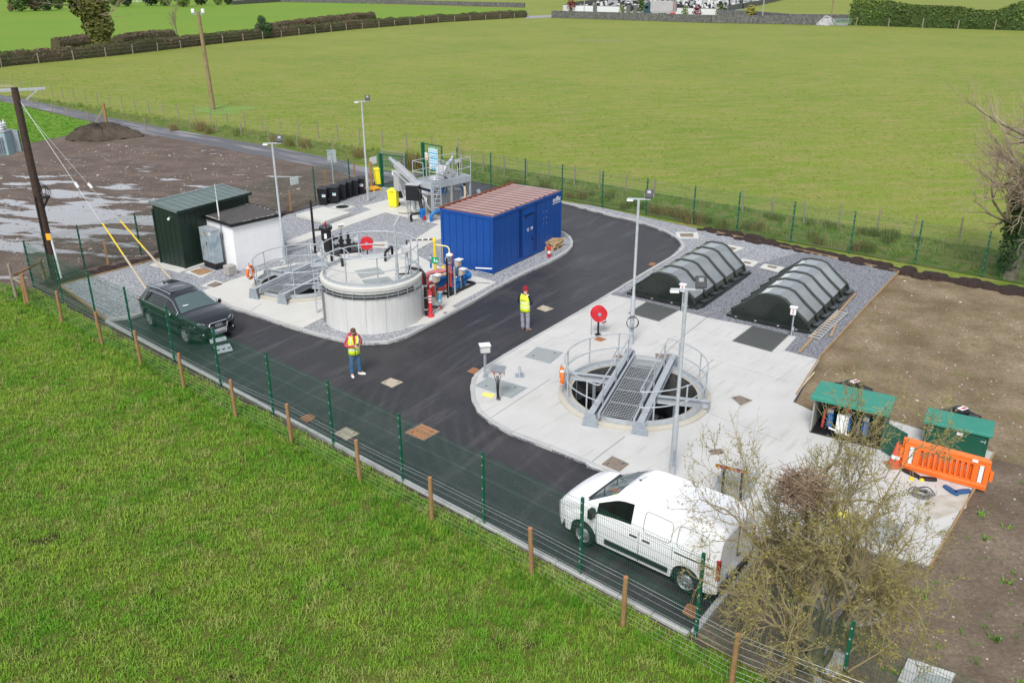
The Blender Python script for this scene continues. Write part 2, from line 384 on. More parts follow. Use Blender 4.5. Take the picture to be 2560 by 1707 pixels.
CONCY = conc_mat('cream_kerb_concrete', (.52, .49, .42), (.44, .41, .34))
KERBM = conc_mat('kerb_concrete', (.50, .50, .49), (.38, .38, .375), (.30, .29, .27))
DKJ = mat('joint_filler', (.10, .095, .085), rough=.9)
TIMB = mat('timber', (.40, .27, .15), (.28, .18, .09), sc=5, rough=.8)
# ------------------------------------------------------------------ ground sheets
PITC = (3.95, 25.42); PITR = 2.02          # right hand pit
PT2 = (-9.15, 36.35); PT2R = 1.80          # left hand pit
TANKC = (-5.50, 32.62); TANKR = 1.95
hole1 = circle(PITC, PITR); hole2 = circle(PT2, PT2R)
siteA = [D(248, 737), D(1585, 1452), D(1747, 1250), V(7.97, 17.42), V(9.6, 16.65), V(12.1, 19.8), V(13.65, 21.7), V(12.25, 22.95), V(11.1, 24.0), V(10.0, 23.35), V(9.0, 24.9), V(10.95, 28.4), V(17.5, 37.9), V(10.7, 44.4), V(3.0, 51.6), V(-.5, 55.1), V(-3.2, 57.7), V(-5.5, 59.0), V(-8.6, 56.0), V(-12.2, 50.4), V(-16.9, 40.6), V(-20, 36.6)]
BIG = 1500
tag(sheet('terrain', [V(-BIG, -60), V(BIG, -60), V(BIG, BIG), V(-BIG, BIG)], -.05, FIELD, [siteA]), kind='structure')
tag(sheet('asphalt_yard', siteA, 0, ASPH, [hole1, hole2]), kind='structure')
# near meadow
NEAR = [V(-60, 56), V(-24.4, 38.2), V(-20.9, 36.2)]+[V(-20.94+i*3*cos(-.7247)+.25, 36.31+i*3*sin(-.7247)-.02) for i in range(0, 12)]+[V(3.9, 14.3), V(9, 9.6), V(20, 0), V(20, -10), V(-60, -10)]
near = tag(sheet('meadow', NEAR, -.03, NEARG), kind='structure')
# soil strip between the kerb and the fence
STRIPM = soil_mat('soil_strip', (.06, .045, .03), (.13, .10, .07), (.08, .12, .03), tg=.6)
tag(sheet('soil_verge', [fa(330, 560), fa(600, 500), fa(1060, 870)]+[D(250, 739), D(1585, 1456), V(4.3, 14.3), V(3.9, 13.9)]+[V(-20.94+i*3*cos(-.7247)-.12, 36.31+i*3*sin(-.7247)-.12) for i in (11, 6, 0)], -.02, STRIPM), kind='structure')
# mud yard, green patch and access road to the left
roadU = [r1(-600, 560), r1(0, 650), r1(200, 685), r1(730, 800), r1(1150, 880), r1(1900, 1010), r1(2352, 1100), r3(200, 335), r3(420, 385), V(-5.6, 59.4)]
roadL = [V(-8.5, 56.3), zc(1500, 640), zc(1100, 500), r1(2250, 1150), r1(2000, 1110), r1(1250, 960), r1(900, 900), r1(620, 830), r1(250, 745), r1(0, 690), r1(-600, 590)]
tag(sheet('access_road', roadU+roadL, -.004, ROADM), kind='structure')
tag(sheet('mud_yard', [V(-8.4, 56.4), zc(1500, 640), zc(1100, 500), r1(2250, 1150), r1(2000, 1110), r1(1250, 960), r1(900, 900), r1(700, 850), r1(450, 930), r1(220, 975), r1(0, 1010), r1(-700, 1100), V(-62, 46), V(-40, 40), q6(0, 1330), q6(60, 1360), q6(180, 1320), fa(330, 560), fa(600, 500), V(-19.6, 36.6), V(-15.5, 40.4), V(-12, 48), V(-10, 51.5)], -.012, MUD), kind='structure')
tag(sheet('lush_field', [r1(700, 850), r1(620, 832), r1(250, 747), r1(0, 692), r1(-600, 592), r1(-700, 1098), r1(0, 1008), r1(220, 973), r1(450, 928)], -.02, LUSH), kind='structure')
# far fields beyond the hedge
hedgeL = [D(-400, 210), D(0, 152), D(250, 128), D(520, 97), D(800, 68), D(1000, 52), D(1205, 40)]
tag(sheet('far_field', [p+V(0, 2, 0) for p in hedgeL]+[D(1210, 22), D(850, 10), V(-30, 620), V(-700, 900), V(-500, 240)], -.03, FARG), kind='structure')
tag(sheet('rough_verge', [V(-13, 64.2), V(-6, 60.2), V(-3.4, 57.9), V(3, 52.3), V(10.6, 45.8), V(22, 36.9), V(34, 27.5), V(37, 31), V(24, 41.6), V(13, 50.5), V(5, 57), V(-3, 63.5), V(-12, 69), V(-22, 77), V(-36, 86), V(-50, 97), V(-56, 102), V(-56.5, 99.8), V(-50, 93.5), V(-38, 85), V(-20, 70)], -.024, grass_mat('verge_grass', (.10, .20, .025), (.17, .22, .045), (.27, .23, .11), .3, 1.2)), kind='structure')
# bare soil to the right
tag(sheet('bare_soil', [V(17.2, 38.3), V(10.5, 28.5), V(8.5, 25.2), V(10.0, 23.3), V(11.05, 23.95), V(12.3, 22.95), V(13.8, 21.7), V(12.2, 19.7), V(9.65, 16.5), V(8, 16), V(8.3, 14.5), V(4.6, 15.6), V(3.7, 14.4), V(4.3, 13.9), V(9, 9.7), V(20, -2), V(60, -2), V(60, 8), V(36, 24.5), V(20.8, 36.4)], -.016, SOIL), kind='structure')
tag(sheet('weedy_soil', [V(9.6, 16.7), V(7.9, 17.3), V(6.05, 17.6), V(3.85, 14.6), V(5.2, 13.1), V(9, 9.2), V(20, -1), V(30, 2), V(24, 14), V(13.6, 21.6)], -.010, SOILD), kind='structure')
mul = MB(); 
mp_ = [V(10.5, 44.9), V(17.7, 38.35), V(21.0, 36.0), V(27, 31), V(36, 24)]
for i, p in enumerate(resample(mp_, .35)):
    for k in range(5):
        a = rnd.uniform(0, 6.28); q = p+V(rnd.uniform(-.55, .35), rnd.uniform(-.2, .45), 0)
        mul.sphere((q.x, q.y, -.03), rnd.uniform(.22, .42), 7, 4, (1, 1, rnd.uniform(.35, .6)))
for i, p in enumerate(resample([V(-12.6, 48.6), V(-17.1, 40.35), V(-20.2, 36.75)], .3)):
    for k in range(4):
        q = p+V(rnd.uniform(-.45, .1), rnd.uniform(-.05, .35), 0); mul.sphere((q.x, q.y, -.03), rnd.uniform(.2, .38), 7, 4, (1, 1, rnd.uniform(.35, .6)))
for i, p in enumerate(resample([V(1.6, 52.8), V(4.6, 50.1)], .25)):
    q = p+V(rnd.uniform(-.2, .2), rnd.uniform(-.2, .2), 0); mul.sphere((q.x, q.y, -.05), rnd.uniform(.15, .28), 7, 4, (1, 1, .4))
tag(mul.build('bark_mulch', MULCH, smooth=60), 'dark bark mulch heaped along the foot of the fence', 'mulch', kind='stuff')
# ---- raised islands
kl = [fa(1045, 880, .1), fa(1260, 822, .1), fa(1420, 775, .1), D(452, 672, .1), q4(850, 350, .1), q4(1020, 435, .1), r4(240, 775, .1), r4(500, 865, .1), r4(680, 920, .1), r4(900, 980, .1), r4(1100, 1020, .1), r4(1300, 1030, .1), r4(1500, 1000, .1), r4(1780, 865, .1), r4(2000, 750, .1), fd(300, 1235, .1), fd(460, 1140, .1), fd(700, 1015, .1), fd(900, 925, .1), fd(1040, 845, .1), fd(1085, 795, .1), fd(1080, 740, .1), fd(1040, 700, .1), fd(985, 672, .1), V(2.2, 45.2, .1), V(.9, 46.9, .1), V(-.8, 48.6, .1), V(-3.0, 50.6, .1), V(-7.3, 54.64, .1)]
islandL = [fa(1060, 860, .1)]+[p.copy() for p in kl[1:]]+[V(-8.19, 55.22), V(-11.47, 50.36), V(-12.32, 48.88), V(-12.9, 48.2), V(-17.02, 40.08), V(-19.83, 36.42)]
tag(sheet('gravel_bed', islandL, .07, GR1, [hole2], thick=.12), kind='structure')
kr = [fd(985, 440, .1), fd(1150, 482, .1), fd(1300, 522, .1), fd(1500, 572, .1), fd(1640, 607, .1), fd(1800, 662, .1), fd(1900, 712, .1), fd(1960, 762, .1), fd(1978, 797, .1), fd(1945, 845, .1), fd(1860, 900, .1), fd(1700, 992, .1), fd(1400, 1172, .1), fd(1200, 1292, .1), r5(620, 492, .1), r5(400, 620, .1), r5(160, 765, .1), r5(85, 840, .1), r5(72, 910, .1), r5(85, 1000, .1), r5(130, 1080, .1), r5(230, 1160, .1), r5(380, 1240, .1), r5(600, 1320, .1), r5(900, 1440, .1), fc(1150, 190, .1), fc(1300, 245, .1), V(5.2, 18.45, .1), V(6.0, 17.75, .1)]
krb = [V(0, 54.3, .1), V(1.2, 52.9, .1)]+kr
islandR = [p.copy() for p in kr]+[V(7.97, 17.39), V(9.63, 16.59), V(12.14, 19.74), V(13.72, 21.7), V(12.3, 23.0), V(11.1, 24.05), V(10.0, 23.3), V(8.97, 24.9), V(10.92, 28.41), V(17.61, 37.91), V(10.75, 44.49), V(4.6, 50.4)]
conR = [r5(1060, 245, .1)]+[p.copy() for p in kr[13:]]+[V(7.97, 17.39), V(9.63, 16.59), V(12.14, 19.74), V(13.72, 21.7), V(12.3, 23.0), V(11.1, 24.05), V(10.0, 23.3), V(8.95, 24.9), r6(1675, 1105, .1), r6(1380, 1028, .1), r6(1482, 912, .1), r6(1100, 822, .1), r6(735, 752, .1), r6(500, 692, .1), r6(190, 612, .1)]
hGR = [r6(225, 622, .1), r6(495, 690, .1), r6(325, 785, .1), r6(72, 716, .1)]; hGR2 = [r6(1118, 822, .1), r6(1420, 897, .1), r6(1270, 1040, .1), r6(945, 950, .1)]
# the upper edge of the concrete is exactly that line, so shrink the openings slightly
tag(sheet('gravel_surface', islandR, .07, GR2, [hole1], thick=.12), kind='structure')
tag(sheet('gravel_patch', [p+V(0, .25, 0) if i < 10 else p for i, p in enumerate(kr[:13])]+[r6(0, 560), r6(420, 420), r6(1100, 330), r6(1500, 220), V(10.6, 44.45), V(4.7, 50.2)], .076, GR1), kind='structure')
J = [(r6(735, 745, .1), r6(560, 885, .1)), (r6(560, 885, .1), r5(1470, 655, .1)), (r5(640, 850, .1), r5(225, 1120, .1)), (r5(1172, 1258, .1), r5(895, 1470, .1)),
     (r5(1800, 1100, .1), r5(2300, 1290, .1)), (r5(1130, 620, .1), r5(1400, 600, .1)), (r5(1400, 590, .1), r6(1400, 1290, .1)), (r5(620, 545, .1), r5(1130, 620, .1)),
     (r6(780, 1105, .1), r6(680, 1200, .1)), (r6(620, 845, .1), r6(1380, 1030, .1)), (q1(0, 1040, .1), q1(1200, 640, .1)), (q1(1040, 1140, .1), q1(1650, 1290, .1)), (V(7.2, 18.9), V(9.2, 17.5)), (r5(1130, 620, .1), r5(1090, 700, .1))]
def bays(name, outer, holes, joints, z, m, th=.03):
    base = sheet(name, outer, z-.012, DKJ, holes); tag(base, kind='structure')
    parts = [b for b in sheet_parts(outer, holes+[strip(a, b, .022, .05) for a, b in joints], z, th, split=True) if b.area > .05]
    for b in parts: b.build('slab', m, base)
    return base
# cut the pit ring out of the slab too
bays('concrete_yard', conR, [circle(PITC, PITR+.02), hGR, hGR2], J, .1, CONC)
for i, hg in enumerate((hGR, hGR2)):
    tag(sheet('grating_pit', hg, .02, mat('pit_dark', (.02, .02, .022), rough=.5)), kind='structure')
conL = [D(495, 689, .1)]+[p.copy() for p in kl[5:9]]+[r4(690, 908, .1), r4(865, 818, .1), V(-6.6, 31.3), V(-4.6, 30.95), r4(1720, 868, .1), r4(1785, 860, .1), r4(2005, 745, .1), r4(1945, 725, .1), r4(2320, 520, .1), r4(1850, 395, .1), r4(1665, 300, .1), r3(770, 1150, .1), r3(870, 1095, .1), r3(990, 1045, .1), V(-2.2, 41.6), r3(985, 905, .1), r3(950, 912, .1), r3(640, 1110, .1), r3(560, 1165, .1), r4(1420, 272, .1), r4(1200, 292, .1), r4(1120, 250, .1), r4(1000, 275, .1), r4(880, 300, .1), r4(760, 205, .1), r4(565, 235, .1), V(-11.0, 39.4), V(-11.9, 38.3), r4(0, 540, .1), q4(740, 270, .1)]
tag(sheet('gravel_apron', [r4(10, 530, .1), r4(130, 455, .1), r4(560, 335, .1), r4(560, 265, .1), r4(750, 210, .1), r4(840, 320, .1), r4(400, 410, .1), r4(170, 480, .1)], .106, GR1), kind='structure')
bays('concrete_apron', conL, [circle(PT2, PT2R+.02)], [(r4(240, 775, .1), r4(345, 705, .1)), (r4(1700, 700, .1), r4(1945, 725, .1)), (r4(1150, 280, .1), r4(1180, 320, .1))], .1, CONCL)
# paths of concrete beyond the left island
for nm, poly, hh in (('concrete_path', [r3(0, 945, .1), r3(450, 788, .1), r3(985, 903, .1), V(-1.4, 46.5), V(-3.1, 50.1), za(1240, 960, .1), r3(560, 640, .1), r3(215, 728, .1), r3(315, 757, .1), r3(0, 870, .1), r2(1720, 1190, .1), r2(1735, 1255, .1)], .104),
                     ('concrete_plinth', [r2(1840, 905, .1), r2(2160, 815, .1), zc(1195, 1370, .1), zc(630, 1568, .1)], .25)):
    sh = sheet_parts(poly, [], hh, .16)[0].build(nm, CONCL); tag(sh, kind='structure')
def slabframe(poly, z=.106, m=None): return sheet_parts(poly, [], z, .03)[0].build('concrete_surround', m or CONCL)
# kerb stones
def kerb(name, pts, w_=.14, top=.115, bottom=-.1, L=.9, m=None, side=1):
    root = thing(name, None, None); tag(root, kind='structure')
    pl = resample(pts, L)
    for i in range(len(pl)-1):
        a, b = pl[i].to_2d(), pl[i+1].to_2d(); d = (b-a).normalized(); a = a+d*.006; b = b-d*.006; nn = Vector((-d.y, d.x))*side*w_
        # follow the bend at the ends
        pa = pl[max(0, i-1)].to_2d(); pb = pl[min(len(pl)-1, i+2)].to_2d()
        na = (b-pa).normalized() if i > 0 else d; nb_ = (pb-a).normalized() if i < len(pl)-2 else d
        na = Vector((-na.y, na.x))*side*w_; nb_ = Vector((-nb_.y, nb_.x))*side*w_
        t = top+rnd.uniform(-.004, .004)
        MB().prism([a, b, b+nb_, a+na], bottom, t).build('kerb_stone', m or KERBM, root, bevel=.012)
    return root
sl = [p.copy() for p in smoothline(kl[1:24], 4)]
kerb('kerb_left', [V(-16.05, 32.32, .1), kl[1], kl[2], kl[3]], side=-1)
kerb('kerb_inner', [kl[3]]+smoothline(kl[4:], 4), side=1)
kerb('kerb_outer', smoothline(krb, 4), side=1)
kerb('kerb_front', [D(248, 737), D(1585, 1452)], w_=.13, side=-1, top=.06)
kerb('kerb_end', [D(1585, 1452), D(1747, 1250), V(6.0, 17.75)], w_=.13, side=-1, top=.06)
# timber edgings
tr = thing('timber_edging', None, None); tag(tr, kind='structure')
for a, b in ((V(10.78, 44.5), V(17.66, 37.95)), (V(17.66, 37.93), V(14.6, 33.65)), (V(14.58, 33.6), V(11.0, 28.5)), (V(10.95, 28.4), V(9.2, 25.4)), (V(-16.0, 32.25), V(-19.85, 36.4)), (V(-19.85, 36.45), V(-16.7, 40.5)), (V(9.63, 16.55), V(12.2, 19.74)), (V(12.2, 19.74), V(13.75, 21.7))):
    MB().beam((a.x, a.y, .06), (b.x, b.y, .06), .04, .13).build('edging_board', TIMB, tr)
MB().beam((10.05, 23.45, .09), (11.6, 24.25, .09), .04, .1).build('edging_board', mat('blue_board', (.02, .2, .45), rough=.5), tr)
# puddly stain: damp mark and dirt on the slab
tag(sheet('dirt_smear', [V(10.6, 18.4), V(11.6, 18.9), V(12.0, 19.6), V(11.2, 19.5), V(10.3, 18.9)], .104, mat('slab_dirt', (.36, .32, .25), (.5, .48, .43), sc=2.5, rough=.85)), kind='stuff')
# ------------------------------------------------------------------ shared materials
GALV = mat('galvanised_steel', (.50, .53, .55), (.40, .43, .46), sc=7, rough=.5, metal=.35, rvar=.08)
GALVD = mat('weathered_galvanised_steel', (.36, .40, .44), (.27, .31, .35), sc=9, rough=.55, metal=.3)
STAIN = mat('stainless_steel', (.55, .55, .56), rough=.3, metal=.9)
FGREEN = mat('green_powder_coat', (.006, .085, .045), (.008, .10, .055), sc=3, rough=.45)
BLACKP = mat('black_plastic', (.012, .012, .014), rough=.45)
RUBB = mat('rubber', (.016, .016, .017), rough=.8)
WOODP = mat('treated_wood', (.33, .20, .09), (.22, .12, .05), sc=9, rough=.85)
WOODE = mat('fresh_wood_end', (.38, .17, .08), rough=.85)
WOODG = mat('grey_weathered_wood', (.30, .26, .20), (.20, .17, .13), sc=7, rough=.9)
WIREM = mat('fence_wire', (.45, .46, .45), rough=.45, metal=.5)
WHITE = mat('white_enamel', (.74, .74, .74), rough=.4)
YEL = mat('safety_yellow', (.80, .56, .02), rough=.45)
RED = mat('signal_red', (.55, .02, .03), rough=.4)
# ------------------------------------------------------------------ green mesh fence
def panel_mesh(L=3.0, H=2.05, vs=.05, r=.0032):
    m = MB(); n = int(L/vs)
    folds = (.12, .75, 1.38, 1.95)
    def off(z): return sum(max(0, .035-abs(z-f)*.7) for f in folds)
    zz = sorted({0.03, H} | {f+d for f in folds for d in (-.05, 0, .05)}); zz = [z for z in zz if .03 <= z <= H]
    for i in range(1, n):
        x = i*L/n; m.tube([(x, -off(z), z) for z in zz], r, 3, cap=False)
    for z in [.05+.2*k for k in range(11)]+[f for f in folds]: m.tube([(.03, -off(z)-.004, z), (L-.03, -off(z)-.004, z)], r*1.15, 3, cap=False)
    return m.build('mesh_panel', FGREEN, mesh_only=True)
PM = {}
def gpost(H=2.11, name='post'):
    m = MB().box((0, 0, H/2), (.06, .06, H)); m.box((0, 0, H+.006), (.066, .066, .012)); return m.build(name, FGREEN, mesh_only=True)
POSTM = gpost(); CLIPM = MB()
for z in (.12, .45, .78, 1.1, 1.43, 1.76, 2.0): CLIPM.box((0, -.036, z), (.03, .012, .03))
CLIPM = CLIPM.build('clip', GALV, mesh_only=True)
def green_fence(label, pts, zoff=-.03):
    root = thing('mesh_fence', label, 'fence', (pts[0].x, pts[0].y, zoff)); o = Vector((pts[0].x, pts[0].y, 0))
    for i, p in enumerate(pts):
        q = pts[i+1] if i < len(pts)-1 else pts[i]*2-pts[i-1]; d = q-p; a = atan2(d.y, d.x)
        po = inst('post', POSTM, root, (p.x-o.x, p.y-o.y, 0), a); inst('clip', CLIPM, po)['kind'] = 'stuff'
        if i < len(pts)-1:
            L = round(d.to_2d().length, 2)
            if L not in PM: PM[L] = panel_mesh(L)
            inst('mesh_panel', PM[L], root, (p.x-o.x, p.y-o.y, 0), a)
    return root
ff = [V(-20.94+i*3*cos(-.7247), 36.31+i*3*sin(-.7247)) for i in range(0, 17)]
def pp(f, x, y): a = f(x, y, 2.08); return V(a.x, a.y)
front = [pp(fa, 228, 90), pp(fa, 490, 222), pp(fa, 825, 378), pp(fa, 1192, 552), pp(fa, 1612, 742), pp(fa, 2075, 952), pp(fb, 541, 122), pp(fb, 1045, 348), pp(fb, 1645, 627), pp(fc, 317, 100), pp(fc, 1115, 455), pp(fc, 2068, 890)]
dd = (front[-1]-front[0])/11
front = [front[0]+dd*i for i in range(16)]
green_fence('green wire mesh fence along the near side of the road by the van', front)
bk = [V(-5.75, 59.55), V(-3.58, 57.73), V(-1.33, 55.79), V(.85, 54.02), V(3.04, 52.09), V(5.29, 50.26), V(7.6, 48.39), V(9.89, 46.47), V(11.92, 44.93), V(14.2, 42.97), V(16.52, 41.04), V(18.98, 39.31), V(21.22, 37.49), V(23.5, 35.6), V(25.8, 33.7), V(28.1, 31.8)]
green_fence('green wire mesh fence along the far side in front of the rushes', bk[1:])
lf = [front[0], V(-19.9, 38.9), V(-18.15, 41.12), V(-16.55, 43.75), V(-14.95, 46.4), V(-13.35, 49.04), V(-11.75, 51.6), V(-10.05, 53.9), V(-8.4, 56.15)]
green_fence('green wire mesh security fence between the muddy yard and the row of black bins', lf[:-1])
# ------------------------------------------------------------------ field fences of round stakes and wire
def stake(h, r, top=WOODE):
    o = MB().lathe([(r*1.02, -.1), (r, h*.5), (r*.97, h-.015)], n=10).build('stake', WOODP, mesh_only=True)
    c = MB().lathe([(r*.96, h-.015), (r*.9, h+.004)], n=10).build('stake_top', top, mesh_only=True); return o, c
ST1 = stake(1.32, .055)
wp = [fa(253, 710), fa(610, 882), fa(1003, 1100), fa(1383, 1300), fa(1805, 1537), fb(303, 650), fb(770, 867), fb(1342, 1193), fb(1947, 1512), fc(718, 1047), fc(1433, 1448)]
wp.append(wp[-1]*2-wp[-2]); wp.append(wp[-1]*2-wp[-2]+V(.5, .2))
root = thing('field_fence', 'fence of round brown stakes and thin wires in the near grass', 'fence', (wp[0].x, wp[0].y, -.03))
for p in wp:
    s_ = inst('stake', ST1[0], root, p-wp[0]); s_.matrix_basis = Matrix.Translation((p-wp[0])) @ Matrix.Rotation(rnd.uniform(-.04, .04), 4, 'X') @ Matrix.Rotation(rnd.uniform(-.03, .03), 4, 'Y')
    inst('stake_top', ST1[1], s_)
for z in (.12, .25, .38, .52, .66, .8, .98, 1.14, 1.24):
    pts = []
    for i, p in enumerate(wp):
        pts.append(p-wp[0]+V(.03, .05, z))
        if i < len(wp)-1: pts.append((p+wp[i+1])/2-wp[0]+V(.03, .05, z-.012))
    MB().tube(pts, .0024 if z < 1.1 else .0036, 4).build('wire', WIREM, root)
# stakes at the corner by the pole
root = thing('corner_fence', 'short wooden corner fence with slanting rails at the foot of the transformer pole', 'fence', tuple(fa(160, 640)))
for x, y, h in ((160, 640, 1.5), (440, 470, 1.0), (283, 712, 1.35)):
    p = fa(x, y); MB().lathe([(.07, -.1), (.065, h)], n=10).build('stake', WOODG if x < 200 else WOODP, root).location = p-fa(160, 640)
for a, b in (((140, 440, .95), (420, 355, .6)), ((130, 470, .85), (260, 520, 1.0))):
    pa = fa(160, 640) if b[0] > 300 or True else 0
MB().tube([fa(160, 640)+V(.05, 0, .95), fa(440, 470)+V(0, 0, .85)], .05, 8).build('rail', WOODP, root, world=True)
MB().tube([fa(160, 640)+V(.05, 0, .85), fa(283, 712)+V(0, 0, .9)], .045, 8).build('rail', WOODG, root, world=True)
def stakefence(name, label, pts, h, r, wires, m=WOODG, jit=.05, wr=.003):
    root = thing(name, label, 'fence', (pts[0].x, pts[0].y, -.04)); o = Vector((pts[0].x, pts[0].y, 0))
    sm = MB().lathe([(r, -.1), (r*.95, h)], n=6).build('stake', m, mesh_only=True)
    for p in pts: inst('stake', sm, root, M=Matrix.Translation((p-o).to_3d()) @ Matrix.Rotation(rnd.uniform(-jit, jit), 4, 'X') @ Matrix.Rotation(rnd.uniform(-jit, jit), 4, 'Y') @ Matrix.Diagonal((1, 1, rnd.uniform(.93, 1.08), 1)))
    for z in wires: MB().tube([p-o+V(0, 0, z) for p in pts], wr, 3).build('wire', WIREM, root)
    return root
def btop(f, x, y, h=1.2): a = f(x, y, h); return V(a.x, a.y)
fb2 = [btop(fd, 350, 40), btop(fd, 527, 65), btop(fd, 708, 85), btop(fd, 893, 112), btop(fd, 1100, 150), btop(fd, 1308, 182), btop(fd, 1523, 208), btop(fd, 1757, 250), btop(fe, 190, 240), btop(fe, 418, 275), btop(fe, 668, 318), btop(fe, 935, 350), btop(fe, 1240, 388), btop(fe, 1517, 427), btop(fe, 1885, 450)]
e_ = (fb2[-1]-fb2[4])/10; fb2 += [fb2[-1]+e_*i for i in (1, 2, 3)]
e_ = (fb2[4]-fb2[0])/4
fb2 = [fb2[0]-e_*i for i in (2, 1)]+fb2
stakefence('field_fence', 'row of thin grey stakes with sheep wire beyond the rushes', fb2, 1.25, .05, (.2, .4, .6, .8, 1.05))
ul = resample([V(-4, 65.6), V(-12, 70.5), V(-22, 78), V(-36, 88), V(-50, 99), V(-60, 107)], 2.4)
stakefence('field_fence', 'row of thin pale stakes on the far side of the access road, below the pasture', ul, 1.25, .055, (.3, .6, 1.0))
ll = resample([r1(205, 720), r1(270, 755), r1(370, 785), r1(500, 830), r1(612, 850)], 4.5)
stakefence('field_fence', 'few leaning pale stakes between the access road and the lush grass', ll, 1.25, .055, (.3, .6, 1.0))
rl = resample([r1(1000, 900), r1(1350, 880), r1(1560, 920), r1(1760, 955), r1(2050, 1005), r1(2280, 1030)], 3.4)
stakefence('field_fence', 'short pale stakes in the tussocky verge right beside the access road', rl, 1.2, .055, (.3, .6, .95))
hp = resample([p+V(1.0, -2.2, 0) for p in hedgeL], 6.0)
stakefence('field_fence', 'long line of pale stakes in front of the clipped brown hedge', hp, 1.5, .09, (.6, 1.2), wr=.008)
# ------------------------------------------------------------------ entrance gates, signs and posts
def gate(label, base, L, H, ang, post_x, mesh_to):
    r = thing('gate_leaf', label, 'gate', tuple(base), ang)
    MB().box((-.12, 0, H/2+.03), (.17, .17, H+.1)).build('gate_post', FGREEN if post_x else FGREEN, r, bevel=.01)
    f = MB(); t = .06
    f.box((t/2, 0, H/2+.05), (t, t, H)); f.box((L-t/2, 0, H/2+.05), (t, t, H))
    for z in (.08, H*.52, H+.02): f.box((L/2, 0, z), (L-2*t, t*.95, t))
    f.build('frame', FGREEN, r)
    m = MB()
    n = int(L/.05)
    for i in range(1, n): m.tube([(i*L/n, -.01, .1), (i*L/n, -.01, H)], .003, 3, cap=False)
    for k in range(int(H/.2)+1): m.tube([(t, -.014, .1+k*.2), (L-t, -.014, .1+k*.2)], .0035, 3, cap=False)
    m.build('infill_mesh', FGREEN, r); return r
gl0 = r3(425, 545)
gL = gate('left leaf of the green entrance gate beside the leaning yellow bin', (gl0.x, gl0.y, 0), 1.9, 2.1, atan2(-.55, .95), True, 1)
gR = gate('right leaf of the green entrance gate with the blue and white safety board', (-5.85, 58.75, 0), 1.75, 2.15, atan2(-1.19, 1.34), True, 1)
BLU = mat('safety_blue', (.01, .42, .66), rough=.5); SG = mat('sign_green', (.0, .34, .16), rough=.5); PAPER = mat('sign_white', (.72, .73, .73), rough=.5)
YW = mat('sign_amber', (.85, .42, .03), rough=.5); INK = mat('print_black', (.02, .02, .02), rough=.6)
def board(name, label, W, H, M, parent=None, m=None):
    r = bpy.data.objects.new(name, None); COL.objects.link(r); r.matrix_basis = M; r.empty_display_size = .1
    MB().box((0, 0, 0), (W, .02, H)).build('panel', m or PAPER, r); return tag(r, label, 'sign')
def onleaf(root, x, z, dy=-.06): return world_m(root) @ Matrix.Translation((x, dy, z))
sb = board('safety_board', 'tall blue and white site safety board with round pictograms fixed to the gate', .86, 1.5, onleaf(gR, .95, 1.3))
MB().box((0, -.013, .70), (.84, .006, .1)).build('header_strip', SG, sb)
place_text('SITE SAFETY', .075, PAPER, sb, (0, -.018, .70), (1, 0, 0), (0, 0, 1), True)
disc = MB().cyl((0, -.011, 0), (0, -.017, 0), .075, 16).build('pictogram', BLU, mesh_only=True); bar = MB().box((0, -.014, 0), (.18, .006, .1)).build('caption_bar', BLU, mesh_only=True)
ringg = MB().tube([(.065*cos(a), -.018, .065*sin(a)) for a in [2*pi*i/14 for i in range(14)]], .01, 4, closed=True).build('pictogram_ring', RED, mesh_only=True)
head = MB().sphere((0, -.02, .015), .028, 8, 6, (1, .3, 1)).box((0, -.02, -.03), (.06, .006, .035)).build('pictogram_figure', PAPER, mesh_only=True)
for rr_ in range(4):
    for cc in range(4):
        if rr_ == 3 and cc in (0, 3): continue
        x, z = -.32+.213*cc, .5-.34*rr_
        d_ = inst('pictogram', disc, sb, (x, 0, z)); inst('pictogram_figure', head, d_); inst('caption_bar', bar, sb, (x, 0, z-.16))
ws = board('warning_sign', 'small white and amber warning sign beside the blue safety board', .26, .5, onleaf(gR, .28, 1.35))
MB().box((0, -.013, -.13), (.22, .006, .18)).build('lower_field', YW, ws)
MB().add([(-.07, -.014, .04), (.07, -.014, .04), (0, -.014, .17), (-.07, -.018, .04), (.07, -.018, .04), (0, -.018, .17)], [(3, 4, 5), (0, 2, 1)]).build('triangle', YW, ws)
MB().box((0, -.02, .1), (.018, .004, .06)).build('mark', INK, ws)
lfd = (lf[-2]-lf[-3]).normalized(); la = atan2(lfd.y, lfd.x)
for lab, p, z in (('blank white sign on the mesh fence right of the grey block building lamp post', r2(1815, 480, 1.5), 1.5), ('blank white sign on the mesh fence between the far lamp post and gate', r3(325, 280, 1.5), 1.5)):
    board('fence_sign', lab, .6, .45, Matrix.Translation((p.x, p.y, z)) @ Matrix.Rotation(la, 4, 'Z'))
gs = board('fence_sign', 'small white sign hanging in the middle of the left gate leaf', .5, .32, onleaf(gL, 1.05, 1.05))
# plastic-wrapped pallet panel seen through the gate
t_ = thing('grey_mesh_hurdle', 'grey wire hurdle standing upright behind the left gate leaf', 'hurdle', (-8.6, 58.4, 0), atan2(-.55, .95))
mm = MB()
for i in range(13): mm.tube([(i*.15, 0, .1), (i*.15, 0, 1.8)], .008, 4)
for k in range(7): mm.tube([(0, 0, .1+k*.28), (1.8, 0, .1+k*.28)], .008, 4)
mm.build('wire_panel', GALVD, t_)
for x in (0, 1.8): MB().box((x, 0, .95), (.05, .05, 1.9)).build('post', GALVD, t_)
